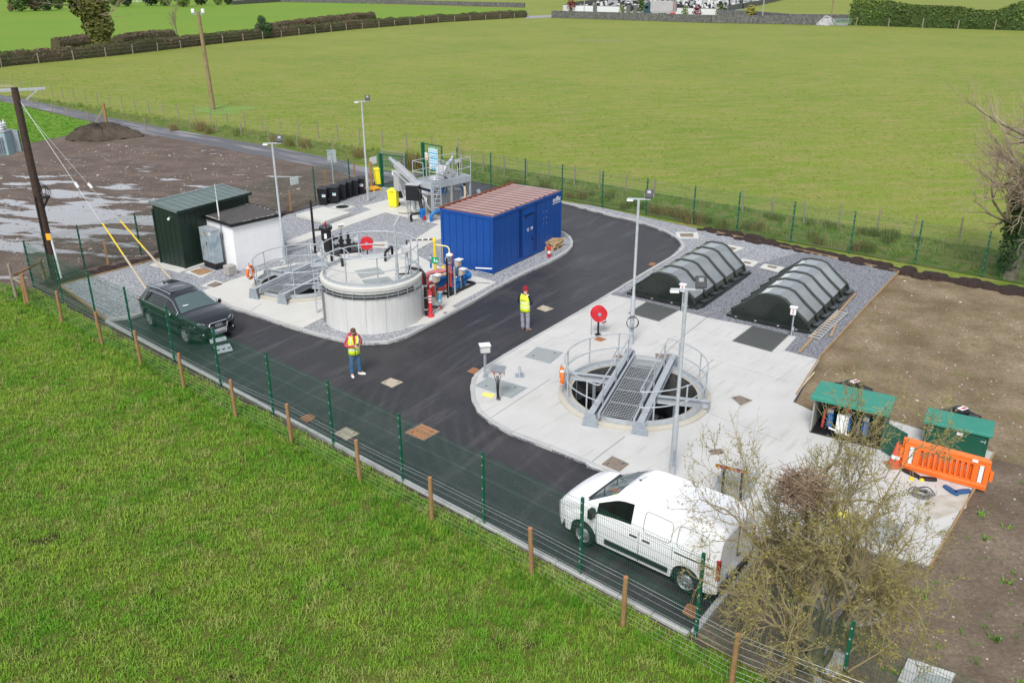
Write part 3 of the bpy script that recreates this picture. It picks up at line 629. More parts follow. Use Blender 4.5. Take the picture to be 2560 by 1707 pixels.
# metal sign post seen from behind by the bins
pb_ = zc(825, 770, .1); bt = thing('sign_post', 'grey traffic sign seen from behind on a thin pole among the black bins', 'sign', (pb_.x, pb_.y, 0))
MB().cyl((0, 0, 0), (0, 0, 2.35), .035, 10).build('pole', GALV, bt)
b_ = MB().box((0, .05, 2.05), (.62, .015, .75)).build('sign_plate', mat('sign_back_grey', (.33, .38, .38), rough=.5, metal=.2), bt); b_.rotation_euler.z = -.3
for z in (1.85, 2.25): MB().box((0, .03, z), (.5, .03, .03)).build('bracket', GALV, bt)
MB().box((0, .04, 2.44), (.66, .03, .025)).build('top_trim', GALV, bt)
# timber gate post and rail by the yellow bin
p0 = zc(1650, 760); tp = thing('timber_post_rail', 'stout brown timber post with a short rail beside the leaning yellow bin', 'fence', (p0.x, p0.y, 0))
MB().box((0, 0, .8), (.16, .16, 1.6)).build('post', WOODP, tp, bevel=.01); MB().beam(p0+V(0, 0, .75), zc(1480, 800)+V(0, 0, .65), .06, .06).build('rail', WOODP, tp, world=True)
for i, (f, x, y, yt) in enumerate(((zc, 650, 800, 1), (zc, 1285, 620, 1), (r2, 1775, 840, 1), (fa, 1060, 320, 1), (fa, 1590, 160, 1))):
    p = f(x, y); s_ = MB().box((0, 0, .5), (.09, .09, 1.25)).build('wooden_stake', WOODP); s_.location = (p.x, p.y, 0); s_.rotation_euler = (rnd.uniform(-.05, .05), 0, .4)
    tag(s_, ['short square stake behind the nearest black bins', 'short square stake behind the farthest black bins', 'square stake in the mud beside the lamp post', 'square stake in the mud behind the yellow stay guards', 'square stake in the mud left of the green shed'][i], 'stake', 'square wooden stakes outside the fence')
# ------------------------------------------------------------------ lamp posts
LENS = mat('lamp_lens', (.05, .055, .06), rough=.15); GLS = mat('dark_glass', (.012, .016, .018), rough=.05, coat=.6)
def lamp(label, base, h, rz, z0=.1):
    t = thing('lamp_post', label, 'lamp post', (base.x, base.y, z0), rz, 'galvanised site lamp posts')
    MB().lathe([(.11, 0), (.11, .02), (.085, .03), (.08, h*.34), (.05, h*.355), (.048, h-.05), (.045, h)], n=14).build('column', GALV, t, smooth=40)
    MB().box((.02, -.075, .6), (.09, .02, .5)).build('access_door', GALVD, t)
    MB().box((0, 0, h+.02), (.8, .07, .05)).build('crossarm', GALV, t, bevel=.008)
    l = MB().box((-.3, -.02, h-.03), (.22, .13, .05)).build('luminaire', WHITE, t, bevel=.01)
    M = Matrix.Translation((.34, 0, h+.22)) @ Matrix.Rotation(radians(-30), 4, 'X')
    f = MB().box((0, 0, 0), (.28, .07, .30)).build('floodlight', mat('flood_housing', (.03, .032, .035), rough=.55), t, bevel=.012); f.matrix_basis = M
    g = MB().box((0, -.037, .05), (.12, .006, .10)).build('lens', mat('flood_lens', (.22, .23, .24), rough=.4), f)
    br = MB()
    for s in (-1, 1): br.box((.34+s*.15, 0, h+.13), (.012, .04, .2))
    br.build('bracket', GALVD, t); return t
for lab, f, x, y, h, rz in (('tall lamp post standing in front of the white block building', D, 655, 607, 5.6, .1), ('tall lamp post beside the last black wheelie bin near the gate', D, 846, 461, 5.75, .1),
                            ('tall lamp post with a coiled cable, behind the right pit near the red hose reel', D, 1449, 790, 5.4, -.15), ('tall lamp post rising behind the roof of the white van', D, 1543, 1092, 5.35, -.05)):
    lamp(lab, f(x, y, .1), h, rz)
# cable coil hung on the third lamp post, strap on the fourth
p3 = D(1449, 790, .1)
for i, (lab, rr_, zz) in enumerate((('black cable coiled and hung on the lamp post behind the right pit', .2, 1.0),)):
    t = thing('cable_coil', lab, 'cable', (p3.x, p3.y-.1, zz))
    for k in range(3): MB().tube([(rr_*(1+k*.06)*cos(a), -.03*k, rr_*(1-k*.05)*1.2*sin(a)) for a in [2*pi*i/24 for i in range(24)]], .008, 5, closed=True).build('loop', RUBB, t)
# ------------------------------------------------------------------ transformer pole with stays
PB = D(128, 640); POLEW = mat('creosoted_pole', (.07, .04, .028), (.035, .022, .018), sc=7, rough=.85, bump=.5, bsc=20)
tp = thing('transformer_pole', 'dark creosoted wooden pole carrying a grey transformer at the left edge', 'utility pole', (PB.x, PB.y, 0))
MB().lathe([(.20, -.2), (.185, 2), (.16, 5), (.14, 8.35)], n=16).build('pole', POLEW, tp, smooth=40)
ca = MB(); ca.beam((-1.3, -.75, 8.25), (1.0, .55, 8.25), .08, .1); ca.beam((-1.3, -.35, 8.2), (1.0, .55, 8.25), .05, .05); ca.beam((-1.45, -.1, 8.22), (.1, .25, 8.3), .04, .04); ca.build('crossarm', GALV, tp)
MB().beam((.35, .1, 7.85), (.75, .35, 8.2), .04, .04).build('brace', GALV, tp)
tr = MB().box((-.85, -.45, 6.15), (.85, .55, .95)).build('transformer_tank', mat('transformer_grey', (.30, .40, .43), (.24, .33, .36), rough=.5), tp, bevel=.02)
fn = MB().box((-.85, -.74, 6.1), (.62, .02, .7)).build('radiator_plate', GALVD, tr)
for k in range(8): MB().box((-.85-.28+.08*k, -.78, 6.1), (.02, .08, .66)).build('fin', GALVD, tr)
MB().box((-.85, -.45, 6.66), (.9, .6, .05)).build('lid', GALV, tr)
INS = mat('porcelain', (.55, .57, .57), rough=.25)
for k in range(3):
    for j in range(2 if k < 2 else 2):
        MB().lathe([(.05, 6.68)]+[(r_, 6.7+.05*q) for q, r_ in enumerate((.04, .1, .045, .1, .045, .1, .04))]+[(.02, 7.1)], (-1.1+.25*k, -.55+.25*j, 0), 10).build('insulator', INS, tr)
MB().box((-.33, -.15, 6.2), (.35, .12, .9)).build('mounting_bracket', GALVD, tp)
jb = MB().box((.35, -.05, 3.75), (.34, .2, .1)).build('cable_box', BLACKP, tp)
MB().beam((.1, 0, 3.2), (.45, -.05, 3.7), .07, .07).build('cable_bracket', BLACKP, tp)
for k in range(4):
    pts = smoothline([V(.35+.05*k, -.05, 3.8), V(.5+.06*k, -.15, 4.25-.07*k), V(.3, -.12, 4.1+.1*k), V(.2, -.1, 3.85)], 5); MB().tube(pts, .014, 5).build('cable', RUBB, tp)
MB().tube(smoothline([V(.14, -.1, 7.9), V(.2, -.16, 6), V(.26, -.15, 4.6), V(.3, -.1, 3.9)], 5), .016, 5).build('cable', RUBB, tp)
MB().tube([(-.02, -.2, 3.8), (-.05, -.21, .5)], .03, 6).build('cable_duct', BLACKP, tp)
MB().cyl((.33, -.12, .05), (.24, -.12, 2.1), .045, 10).build('white_duct', WHITE, tp)
MB().box((.17, -.17, 2.0), (.2, .02, .3)).build('warning_plate', YW, tp)
g1, g2 = fa(1450, 580, .1), fa(1700, 488, .1)
for i, (g, lab) in enumerate(((g1, 'nearer stay wire of the transformer pole with a yellow sleeve'), (g2, 'farther stay wire of the transformer pole with a yellow sleeve'))):
    top = V(PB.x, PB.y, 7.9)+V(.08, 0, -.25*i); d = g-top
    t = thing('stay_wire', lab, 'wire', tuple(g)); MB().tube([top, g+V(0, 0, -.1)], .009, 4).build('wire', WIREM, t, world=True)
    MB().tube([g-d*.005, g-d*.19], .045, 8).build('lower_sleeve', mat('pale_timber_guard', (.50, .42, .30), rough=.8), t, world=True)
    MB().tube([g-d*.191, g-d*.36], .032, 8).build('yellow_sleeve', YEL, t, world=True)
    MB().tube([top+d*.43, top+d*.455], .06, 8).build('stay_insulator', PAPER, t, world=True)
# line wire leaving the crossarm
for k in range(2):
    a = V(PB.x, PB.y, 8.3)+V(-.9+.9*k, -.5+.5*k, .1); w_ = MB().tube([a, a+V(-18, -3, .6)], .012, 4).build('power_line', WIREM); tag(w_, ['power line leaving the left arm tip of the transformer pole', 'power line leaving the head of the transformer pole'][k], 'wire')
# lone pole in the pasture
FB = D(490, 251); t = thing('utility_pole', 'lone weathered wooden pole leaning slightly in the pasture beyond the access road', 'utility pole', (FB.x, FB.y, 0))
WP = mat('lichened_pole', (.28, .22, .14), (.20, .14, .05), sc=3, rough=.9, bump=.4, bsc=8)
c_ = MB().lathe([(.24, -.2), (.21, 3), (.17, 9.1)], n=12).build('pole', WP, t, smooth=40); c_.rotation_euler = (0, radians(-1.5), 0)
y_ = MB().beam((-.75, 0, 8.95), (.25, 0, 8.95), .1, .1).build('crossarm', GALVD, t)
for s in (-.72, .24): MB().box((s, 0, 9.2), (.3, .25, .4)).build('insulator', PAPER, t, bevel=.05)
# worn ring of soil round its foot
# ------------------------------------------------------------------ blue site container
BLUEC = mat('container_blue', (.002, .052, .25), (.003, .065, .29), sc=1.2, rough=.45, coat=.0, bump=.12, bsc=2.5, bdist=.02)
def rustroof():
    m = mat('rusty_wet_roof', (.4, .36, .36), rough=.3); n, l, b = N(m); co = n.new('ShaderNodeTexCoord').outputs['Object']
    f, _ = noise(n, l, mapping(n, l, co, 0, (1.5, .3, 1)), 2.2, .42, .62, 6); c = rgbmix(n, l, (.33, .24, .23), (.20, .095, .07), f)
    gr = n.new('ShaderNodeSeparateXYZ'); l.new(co, gr.inputs[0]); nz, nr = noise(n, l, co, .9, .3, .7, 6)
    ad = n.new('ShaderNodeMath'); ad.operation = 'MULTIPLY_ADD'; ad.inputs[1].default_value = 2.6; l.new(nr, ad.inputs[0]); l.new(gr.outputs[0], ad.inputs[2])
    mr = n.new('ShaderNodeMapRange'); mr.inputs[1].default_value = 5.3; mr.inputs[2].default_value = 6.0; l.new(ad.outputs[0], mr.inputs[0])
    c = rgbmix(n, l, c, (.33, .085, .022), mr.outputs[0]); l.new(c, b.inputs['Base Color']); return m
RROOF = rustroof(); RUST = mat('rust', (.24, .055, .02), (.13, .035, .018), sc=8, rough=.75)
B0 = V(-.85, 37.72); cang = atan2(42.61-37.72, 2.41+.85); L, W, H = 6.0, 2.92, 2.62
ct = thing('site_container', 'blue steel site container with a rusty wet ribbed roof, standing beside the road bend', 'container', (B0.x, B0.y, .1), cang)
def cl(p): return world_m(ct).inverted() @ p
MB().box((L/2, W/2, H/2), (L-.06, W-.06, H-.06)).build('shell', BLUEC, ct)
fr = MB()
for x in (.05, L-.05):
    for y in (.05, W-.05): fr.box((x, y, H/2), (.12, .12, H))
for z in (.07, H-.06):
    for y in (.04, W-.04): fr.box((L/2, y, z), (L-.24, .1, .13))
    for x in (.04, L-.04): fr.box((x, W/2, z), (.1, W-.2, .13))
fr.build('frame', BLUEC, ct, bevel=.01)
dx0, dx1 = 2.52, 3.36
xs = [.12+i*.48 for i in range(12)]
pw = MB().box((0, 0, 0), (.46, .02, H-.28)).build('wall_panel', BLUEC, mesh_only=True, bevel=.006)
for i in range(12):
    x = .36+i*.485
    if dx0-.2 < x < dx1+.2: continue
    inst('wall_panel', pw, ct, (x, .02, H/2))
for k, x in enumerate((2.30,)): MB().box((x, .02, H/2), (.28, .02, H-.28)).build('wall_panel', BLUEC, ct, bevel=.006)
for k, x in enumerate((3.60,)): MB().box((x, .02, H/2), (.32, .02, H-.28)).build('wall_panel', BLUEC, ct, bevel=.006)
pe = MB().box((0, 0, 0), (.02, .355, H-.28)).build('wall_panel', BLUEC, mesh_only=True, bevel=.006)
for i in range(7): inst('wall_panel', pe, ct, (.02, .32+i*.38, H/2))
dr = MB().box(((dx0+dx1)/2, -.005, 1.12), (dx1-dx0, .05, 2.05)).build('door', BLUEC, ct, bevel=.012)
MB().box(((dx0+dx1)/2, -.03, 2.2), (.95, .10, .03)).build('rain_hood', BLUEC, ct)
MB().beam((dx0+.05, -.04, 2.02), (dx1-.05, -.04, 2.13), .02, .03).build('hood_brace', BLACKP, dr)
h_ = MB().cyl((dx1-.12, -.03, 1.02), (dx1-.12, -.09, 1.02), .035, 10).box((dx1-.17, -.09, 1.02), (.14, .02, .03)).build('handle', BLUEC, dr)
MB().box((dx1-.12, -.04, .86), (.05, .03, .12)).build('lock', BLACKP, dr)
LETT = mat('white_lettering', (.8, .8, .8), rough=.5)
place_text('12', .2, LETT, ct, (2.86, -.037, 1.38), (1, 0, 0), (0, 0, 1), True); place_text('99', .2, LETT, ct, (3.2, -.037, 1.38), (1, 0, 0), (0, 0, 1), True)
place_text('coffey', .34, LETT, ct, (5.58, .001, 2.30), (1, 0, 0), (0, 0, 1), True)
MB().box((5.58, .004, 2.12), (.8, .008, .025)).build('logo_underline', LETT, ct)
MB().box((4.45, .004, 1.65), (.32, .01, .75)).build('patch_plate', BLUEC, ct, bevel=.004)
for dz in (-.32, -.05, .25): 
    for dx in (-.13, .13): MB().cyl((4.45+dx, 0, 1.65+dz), (4.45+dx, -.012, 1.65+dz), .014, 6).build('bolt', LETT, ct)
rf = MB().box((L/2, W/2, H-.005), (L-.08, W-.08, .03)).build('roof', RROOF, ct)
rib = MB().prism([(-.13, 0), (-.09, .035), (.09, .035), (.13, 0)], 0, W-.2); rib.v = [Vector((v.x, v.z, v.y)) for v in rib.v]; rib.f = [f[::-1] for f in rib.f]
ribm = rib.build('roof_rib', RROOF, mesh_only=True)
lnm = MB().box((0, W/2-.1, .006), (.12, W-.16, .012)).build('rust_seam', RUST, mesh_only=True)
for i in range(14): r_ = inst('roof_rib', ribm, rf, (.31+i*.418, .1, H+.01)); inst('rust_seam', lnm, rf, (.31+i*.418-.209, .1, H+.01))
MB().tube([(-.05, W-.02, H+.05), (L+.02, W-.02, H+.05)], .055, 8).build('eaves_tube', RUST, ct)
for x in (2.0, 4.4): MB().box((x, .02, H+.03), (.12, .05, .06)).build('lifting_lug', BLUEC, ct)
ek = MB(); ek.box((L/2, .12, H+.012), (L-.2, .1, .012)); ek.box((.12, W/2, H+.012), (.1, W-.2, .012)); ek.build('rust_edge', RUST, rf)
# wooden post behind the container
p = za(1410, 1100, .1); t = MB().box((0, 0, 1.35), (.1, .1, 2.7)).build('timber_post', mat('pale_timber', (.52, .42, .28), rough=.8)); t.location = (-2.35, 43.4, .1); tag(t, 'pale sawn timber post standing behind the roof of the blue container', 'post')
# pallets and extinguisher by the container
PAL = mat('pallet_wood', (.50, .36, .20), (.40, .27, .14), sc=6, rough=.85)
def pallet(label, loc, rz, m=PAL, s=(1.0, .8), z0=.07):
    t = thing('pallet', label, 'pallet', (loc.x, loc.y, z0), rz)
    bd = MB().box((0, 0, 0), (s[0], .1, .02)).build('board', m, mesh_only=True); bk_ = MB().box((0, 0, 0), (.1, .1, .09)).build('block', m, mesh_only=True); cr = MB().box((0, 0, 0), (.1, s[1], .02)).build('cross_board', m, mesh_only=True)
    for i in range(6): inst('board', bd, t, (0, -s[1]/2+.05+i*(s[1]-.1)/5, .145))
    for x in (-s[0]/2+.05, 0, s[0]/2-.05):
        inst('cross_board', cr, t, (x, 0, .123)); inst('cross_board', cr, t, (x, 0, .01))
        for y in (-s[1]/2+.05, 0, s[1]/2-.05): inst('block', bk_, t, (x, y, .066))
    return t
pc = (r3(2020, 1150, .1)+r3(2180, 1130, .1))/2+V(-.15, .15)
pallet('lower wooden pallet against the blue container', pc, cang); pl2 = pallet('broken upper wooden pallet lying on top of the first one', pc+V(.05, .1), cang+.1, z0=.24)
for k in range(3): 
    b_ = MB().box((0, 0, 0), (1.05, .1, .03)).build('loose_board', PAL); b_.location = (pc.x+.1*k, pc.y+.12*k, .43+.03*k); b_.rotation_euler = (.0, .06, cang-.3-.25*k); tag(b_, ['loose plank lowest on the pallet pile', 'loose plank in the middle of the pallet pile', 'loose plank topmost on the pallet pile'][k], 'plank')
pe_ = r3(2048, 1222, .1); ex = thing('fire_extinguisher', 'red fire extinguisher standing on the gravel in front of the pallets', 'fire extinguisher', (pe_.x, pe_.y, .07))
MB().lathe([(.07, 0), (.08, .02), (.08, .48), (.06, .55), (.025, .58), (.025, .62)], n=14).build('cylinder', RED, ex, smooth=40)
MB().box((0, 0, .65), (.12, .03, .03)).box((.03, 0, .61), (.03, .03, .06)).build('valve_handle', BLACKP, ex); MB().tube(smoothline([V(-.03, 0, .62), V(-.1, 0, .58), V(-.1, 0, .35), V(-.095, 0, .15)], 4), .014, 6).build('hose', BLACKP, ex); MB().lathe([(.081, .2), (.081, .34)], n=14, cap=False).build('label_band', PAPER, ex)
# steel bars lying by the container corner
for k, (a, b) in enumerate((((1130, 640), (1425, 655)), ((1150, 690), (1450, 760)), ((1120, 720), (1440, 775)), ((1080, 740), (1385, 800)), ((1060, 765), (1360, 835)))):
    pa, pb_ = zb(*a, .13 if k else .5), zb(*b, .13 if k else .5); t = MB().tube([pa, pb_], .03 if k == 0 else .02, 8).build('steel_tube' if k else 'white_pipe', WHITE if k == 0 else GALV)
    tag(t, ['white pipe resting on the bundle of steel tubes by the container corner', 'steel tube nearest the container in the bundle on the gravel', 'second steel tube from the container in the bundle', 'third steel tube from the container in the bundle', 'steel tube of the bundle farthest from the container'][k], 'pipe')
# ------------------------------------------------------------------ white block building
WR = mat('white_render', (.80, .80, .80), (.74, .74, .75), sc=2, rough=.85, bump=.2, bsc=60, bdist=.005)
FELT = mat('roof_felt', (.085, .08, .078), (.055, .05, .05), sc=6, rough=.95, bump=.8, bsc=30, bdist=.02, c3=(.30, .28, .25), sc3=40, t3=.66)
F = V(-12.62, 38.36); a_ = atan2(1.95, 1.8); WL, WD = 2.55, 2.62
wh = thing('block_building', 'small white rendered block building with a flat dark felt roof', 'building', (F.x, F.y, .07), a_)
MB().box((WL/2, WD/2, 1.06), (WL, WD, 2.12)).build('wall', WR, wh)
rfh = MB().box((WL/2, WD/2, 2.17), (WL+.2, WD+.2, .1)).build('roof', FELT, wh)
fs = MB()
for (cx, cy, sx, sy) in ((WL/2, -.11, WL+.24, .03), (WL/2, WD+.11, WL+.24, .03), (-.11, WD/2, .03, WD+.19), (WL+.11, WD/2, .03, WD+.19)): fs.box((cx, cy, 2.165), (sx, sy, .15))
fs.build('fascia', BLACKP, wh)
# torn pale fringe of the felt along the edge
ch = MB()
for i in range(60):
    u = rnd.random(); s = rnd.choice((0, 1, 2, 3)); ln = rnd.uniform(.06, .3)
    if s == 0: ch.box((u*WL, -.05+rnd.uniform(0, .05), 2.225), (ln, .05, .012), rz=rnd.uniform(-.1, .1))
    elif s == 1: ch.box((u*WL, WD+.04, 2.225), (ln, .05, .012))
    elif s == 2: ch.box((-.05, u*WD, 2.225), (.06, ln, .012))
    else: ch.box((WL+.05, u*WD, 2.225), (.05, ln, .012))
t = ch.build('torn_edge', mat('pale_mortar', (.55, .52, .44), rough=.9), rfh); t['kind'] = 'stuff'
# antenna mast on its wall
am = thing('antenna_mast', 'thin pale antenna mast clamped to the wall of the white block building', 'mast', (-13.35, 38.95, .07))
MB().tube([(0, 0, 1.4), (0, 0, 2.4)], .025, 8).build('pole', GALV, am); MB().tube([(0, 0, 2.4), (0, 0, 3.15)], .03, 8).build('antenna', WHITE, am); MB().tube([(0, 0, 3.15), (0, 0, 3.9)], .012, 6).build('whip', WHITE, am)
for z in (1.5, 2.0): MB().box((.12, .02, z), (.28, .03, .03)).box((.24, .02, z), (.03, .03, .16)).build('bracket', GALV, am)
MB().tube(smoothline([V(0, 0, 1.6), V(-.06, 0, 1.45), V(.03, 0, 1.35), V(.06, 0, 1.6)], 4), .01, 5).build('cable', RUBB, am)
# galvanised cabinet
CAB = mat('mottled_zinc', (.30, .37, .41), (.42, .47, .49), sc=3.5, rough=.5, metal=.3, c3=(.24, .32, .38), sc3=2.2, t3=.55)
cb = thing('meter_cabinet', 'mottled grey zinc cabinet on a black plinth against the white block building', 'cabinet', (-14.0, 38.72, .1), atan2(-.64, .77))
MB().box((0, .22, .14), (.95, .42, .28)).build('plinth', BLACKP, cb)
b_ = MB().box((0, .22, 1.05), (.98, .44, 1.55)).build('body', CAB, cb, bevel=.01)
MB().box((-.25, -.008, 1.05), (.46, .012, 1.48)).build('door', CAB, cb, bevel=.004); d2 = MB().box((.235, -.008, 1.05), (.46, .012, 1.48)).build('door', CAB, cb, bevel=.004)
MB().box((.02, -.02, 1.18), (.06, .02, .12)).build('latch', BLACKP, d2)
for x, z in ((-.22, 1.6), (.18, 1.62), (-.2, .8)): MB().add([(x-.06, -.018, z-.06), (x+.06, -.018, z-.05), (x, -.018, z+.07)], [(0, 1, 2)]).build('warning_triangle', YW, cb)
MB().box((.35, -.018, 1.68), (.14, .004, .09)).build('plate', PAPER, cb); MB().box((0, .22, 1.84), (1.02, .48, .03)).build('lid', GALV, cb)
# stack of blocks
BLK = mat('concrete_block', (.40, .385, .35), (.32, .31, .28), sc=5, rough=.9)
bs = r2(1050, 1530, .1); b0 = V(-12.95, 37.95); bst = thing('block_stack', 'low stack of grey concrete blocks at the corner of the white building', 'block stack', (b0.x, b0.y, .1), a_)
bm_ = MB().box((0, 0, 0), (.43, .21, .1)).build('block', BLK, mesh_only=True, bevel=.006)
for k in range(4):
    for j in range(2): inst('block', bm_, bst, (.0+rnd.uniform(-.01, .01), -.12-.22*j, .055+.106*k)); 
# ------------------------------------------------------------------ green shed
SHG = mat('shed_green', (.010, .022, .015), (.013, .028, .019), sc=2, rough=.38); SHR = mat('shed_roof_green', (.11, .15, .145), (.14, .18, .17), sc=2, rough=.4)
S0 = V(-15.1, 38.62); sa = atan2(42.06-38.6, -12.94+15.1); SL, SW = 4.1, 1.72
sh = thing('green_shed', 'dark green profiled steel shed with a sloping grey green roof', 'shed', (S0.x, S0.y, .1), sa)
z1, z2 = 2.68, 2.84
s_ = MB(); pr_ = [Vector((0, z)) for z in (0,)]
s_.add([(0, 0, 0), (0, SW, 0), (0, SW, z2), (0, 0, z1), (SL, 0, 0), (SL, SW, 0), (SL, SW, z2), (SL, 0, z1)], [(0, 3, 2, 1), (4, 5, 6, 7), (0, 4, 7, 3), (1, 2, 6, 5), (0, 1, 5, 4), (3, 7, 6, 2)])
s_.build('inner_wall', SHG, sh)
cp = MB().box((0, 0, 0), (.30, .022, 2.5)).build('cladding_panel', SHG, mesh_only=True, bevel=.008)
for i in range(13): inst('cladding_panel', cp, sh, (.17+i*.313, -.008, 1.31))
cp2 = MB().box((0, 0, 0), (.022, .30, 2.5)).build('cladding_panel', SHG, mesh_only=True, bevel=.008)
for i in range(5): inst('cladding_panel', cp2, sh, (-.008, .17+i*.33, 1.31 if i < 4 else 1.33))
for x, y in ((0, 0), (0, SW), (SL, 0)): MB().box((x, y, 1.3), (.09, .09, 2.6)).build('corner_post', SHG, sh)
rv = [(-.06, -.14, z1-.02), (-.06, SW+.06, z2+.03), (SL+.14, SW+.1, z2+.03), (SL+.14, -.16, z1-.02)]
rs_ = MB().add([Vector(v)+Vector((0, 0, dz)) for dz in (0, .05) for v in rv], [(0, 1, 2, 3), (7, 6, 5, 4), (0, 4, 5, 1), (1, 5, 6, 2), (2, 6, 7, 3), (3, 7, 4, 0)]).build('roof', SHR, sh)
for i in range(11): MB().beam((.05+i*.4, -.14, z1+.045), (.05+i*.4, SW-.0, z2+.09), .045, .05).build('roof_seam', SHR, rs_)
MB().beam((-.07, -.17, z1+.02), (-.07, SW+.08, z2+.07), .05, .16).build('barge_board', SHR, sh); MB().beam((-.16, -.18, z1+.0), (SL+.16, -.18, z1+.0), .03, .13).build('gutter', SHG, sh)
MB().beam((-.07, SW+.03, z2+.08), (SL+.16, SW+.03, z2+.08), .2, .03).build('ridge_trim', SHR, sh)
MB().sphere((-.1, .55, 2.28), .06, 8, 6).box((-.05, .55, 2.34), (.1, .04, .05)).build('camera_dome', WHITE, sh)
MB().sphere((SL+.1, -.1, 2.1), .06, 8, 6).build('camera_dome', WHITE, sh)
tag(sheet('shed_plinth', [world_m(sh) @ Vector(v) for v in ((-.5, -.2, 0), (SL+.2, -.2, 0), (SL+.2, SW+.2, 0), (-.5, SW+.2, 0))], .105, CONCL, thick=.05), kind='structure')
# ------------------------------------------------------------------ covers and manholes let into the ground
CHEQ = mat('chequer_plate', (.30, .33, .32), (.36, .38, .37), sc=20, rough=.55, metal=.2); IRON = mat('rusted_iron', (.26, .13, .07), (.38, .24, .13), sc=7, rough=.85); IRONO = mat('orange_iron', (.42, .17, .07), (.30, .16, .09), sc=6, rough=.85)
IRONG = mat('brown_iron', (.17, .135, .11), (.25, .21, .17), sc=10, rough=.85); CREAM = mat('dusty_cover', (.46, .40, .30), (.38, .33, .25), sc=9, rough=.85)
def quadpts(f, pts, z): return [f(x, y, z) for x, y in pts]
def cover(name, label, f, pts, m, z, surround=None, kind='cover', fr=.05):
    q = quadpts(f, pts, z); c = sum(q, Vector())/4; t = thing(name, label, kind, (c.x, c.y, 0)); 
    def sc_(k, zz): return [(p-c)*k for p in q], zz
    if surround:
        sp = quadpts(f, surround, z); MB().prism([p-c for p in sp], z-.05, z).build('concrete_surround', CONCL, t)
    MB().prism([(p-c) for p in q], z-.02, z+.004).build('frame', GALVD if m is CHEQ else IRONG, t)
    MB().prism([(p-c)*.9 for p in q], z-.02, z+.010).build('lid', m, t, bevel=.003)
    for k in (0, 2): h_ = (q[k]-c)*.55; MB().box((h_.x, h_.y, z+.013), (.09, .03, .006), rz=.7).build('lifting_eye', BLACKP, t)
    return t
cover('duct_cover', 'cream square manhole cover in the asphalt beside the man in the red hoodie', fb, [(1512, 358), (1600, 315), (1710, 352), (1612, 402)], CREAM, .004)
cover('duct_cover', 'cream manhole cover in the asphalt right of the man in the red hat', r5, [(543, 347), (590, 320), (672, 347), (612, 370)], CREAM, .004)
cover('duct_cover', 'dusty square manhole cover ringed by wet asphalt near the mesh fence', fb, [(1120, 785), (1225, 725), (1345, 785), (1225, 845)], CREAM, .004)
cover('iron_cover', 'large orange rusty double manhole cover in the asphalt', fb, [(1715, 775), (1858, 700), (2015, 768), (1875, 845)], IRONO, .004)
cover('iron_cover', 'speckled brown iron cover in the slab above the white van', fc, [(1265, 188), (1350, 123), (1485, 185), (1405, 248)], IRONG, .104)
cover('iron_cover', 'small brown iron cover behind the walkway end of the right pit', r5, [(1395, 705), (1392, 665), (1510, 672), (1500, 715)], IRONG, .104)
cover('iron_cover', 'small faded brown cover just left of the walkway end of the right pit', r5, [(1100, 690), (1125, 672), (1192, 688), (1165, 702)], IRONG, .104)
cover('iron_cover', 'brown square iron cover right of the right pit', r5, [(1932, 978), (1995, 965), (2085, 1000), (2000, 1035)], IRONG, .104)
cover('iron_cover', 'brown iron cover with a handle below the right pit, by the bush', r5, [(1765, 1355), (1860, 1342), (1890, 1378), (1795, 1388)], IRONG, .104)
cover('plate_cover', 'square grey chequer plate cover left of the right pit', r5, [(460, 690), (548, 618), (738, 658), (642, 738)], CHEQ, .104)
cover('plate_cover', 'big grey chequer plate cover beside the control boxes on the curved kerb', r5, [(105, 895), (205, 832), (482, 910), (365, 985)], CHEQ, .104)
cover('plate_cover', 'grey chequer plate cover beneath the row of red and yellow switches', q3, [(1600, 360), (1720, 130), (2050, 200), (1930, 450)], CHEQ, .104)
cover('plate_cover', 'large grey plate cover in the slab right of the bare bush', q2, [(1205, 700), (1280, 570), (1460, 630), (1390, 750)], CHEQ, .104)
cover('iron_cover', 'small brown cover with white surround by the kerb bend beyond the covers', fd, [(1965, 725), (1958, 698), (2068, 698), (2072, 727)], IRONG, .09, [(1935, 737), (1925, 685), (2105, 690), (2115, 737)])
cover('iron_cover', 'brown cover with white surround behind the far end of the left dark cover', r6, [(870, 168), (890, 150), (985, 172), (945, 190)], IRONG, .09, [(830, 165), (870, 133), (1048, 165), (945, 208)])
cover('iron_cover', 'brown cover with white surround between the two dark covers, nearer the left one', r6, [(1030, 290), (1050, 278), (1108, 292), (1085, 303)], IRONG, .09, [(980, 295), (1030, 255), (1168, 282), (1115, 325)])
cover('iron_cover', 'brown cover with white surround between the two dark covers, nearer the right one', r6, [(1232, 325), (1250, 312), (1325, 328), (1305, 343)], IRONG, .09, [(1172, 330), (1215, 300), (1385, 330), (1330, 370)])
cover('iron_cover', 'rusty cover with a wide white surround in front of the meter cabinet', q4, [(620, 100), (740, 68), (840, 100), (710, 138)], IRON, .09, [(575, 105), (700, 62), (850, 95), (735, 155)])
cover('iron_cover', 'brown cover with a white surround between the black car and the left pit', q4, [(765, 228), (850, 192), (925, 215), (838, 247)], IRONG, .09, [(722, 228), (838, 178), (962, 210), (865, 258)])
cover('iron_cover', 'narrow rusty cover with a white surround behind the round tank', r4, [(1280, 215), (1290, 197), (1385, 197), (1382, 220)], IRON, .09, [(1235, 228), (1230, 187), (1415, 180), (1422, 235)])
t = thing('round_cover', 'round dark green manhole lid in a square white slab near the bins', 'cover', tuple(zc(1012, 1228, .0))); t.matrix_basis.translation.z = 0
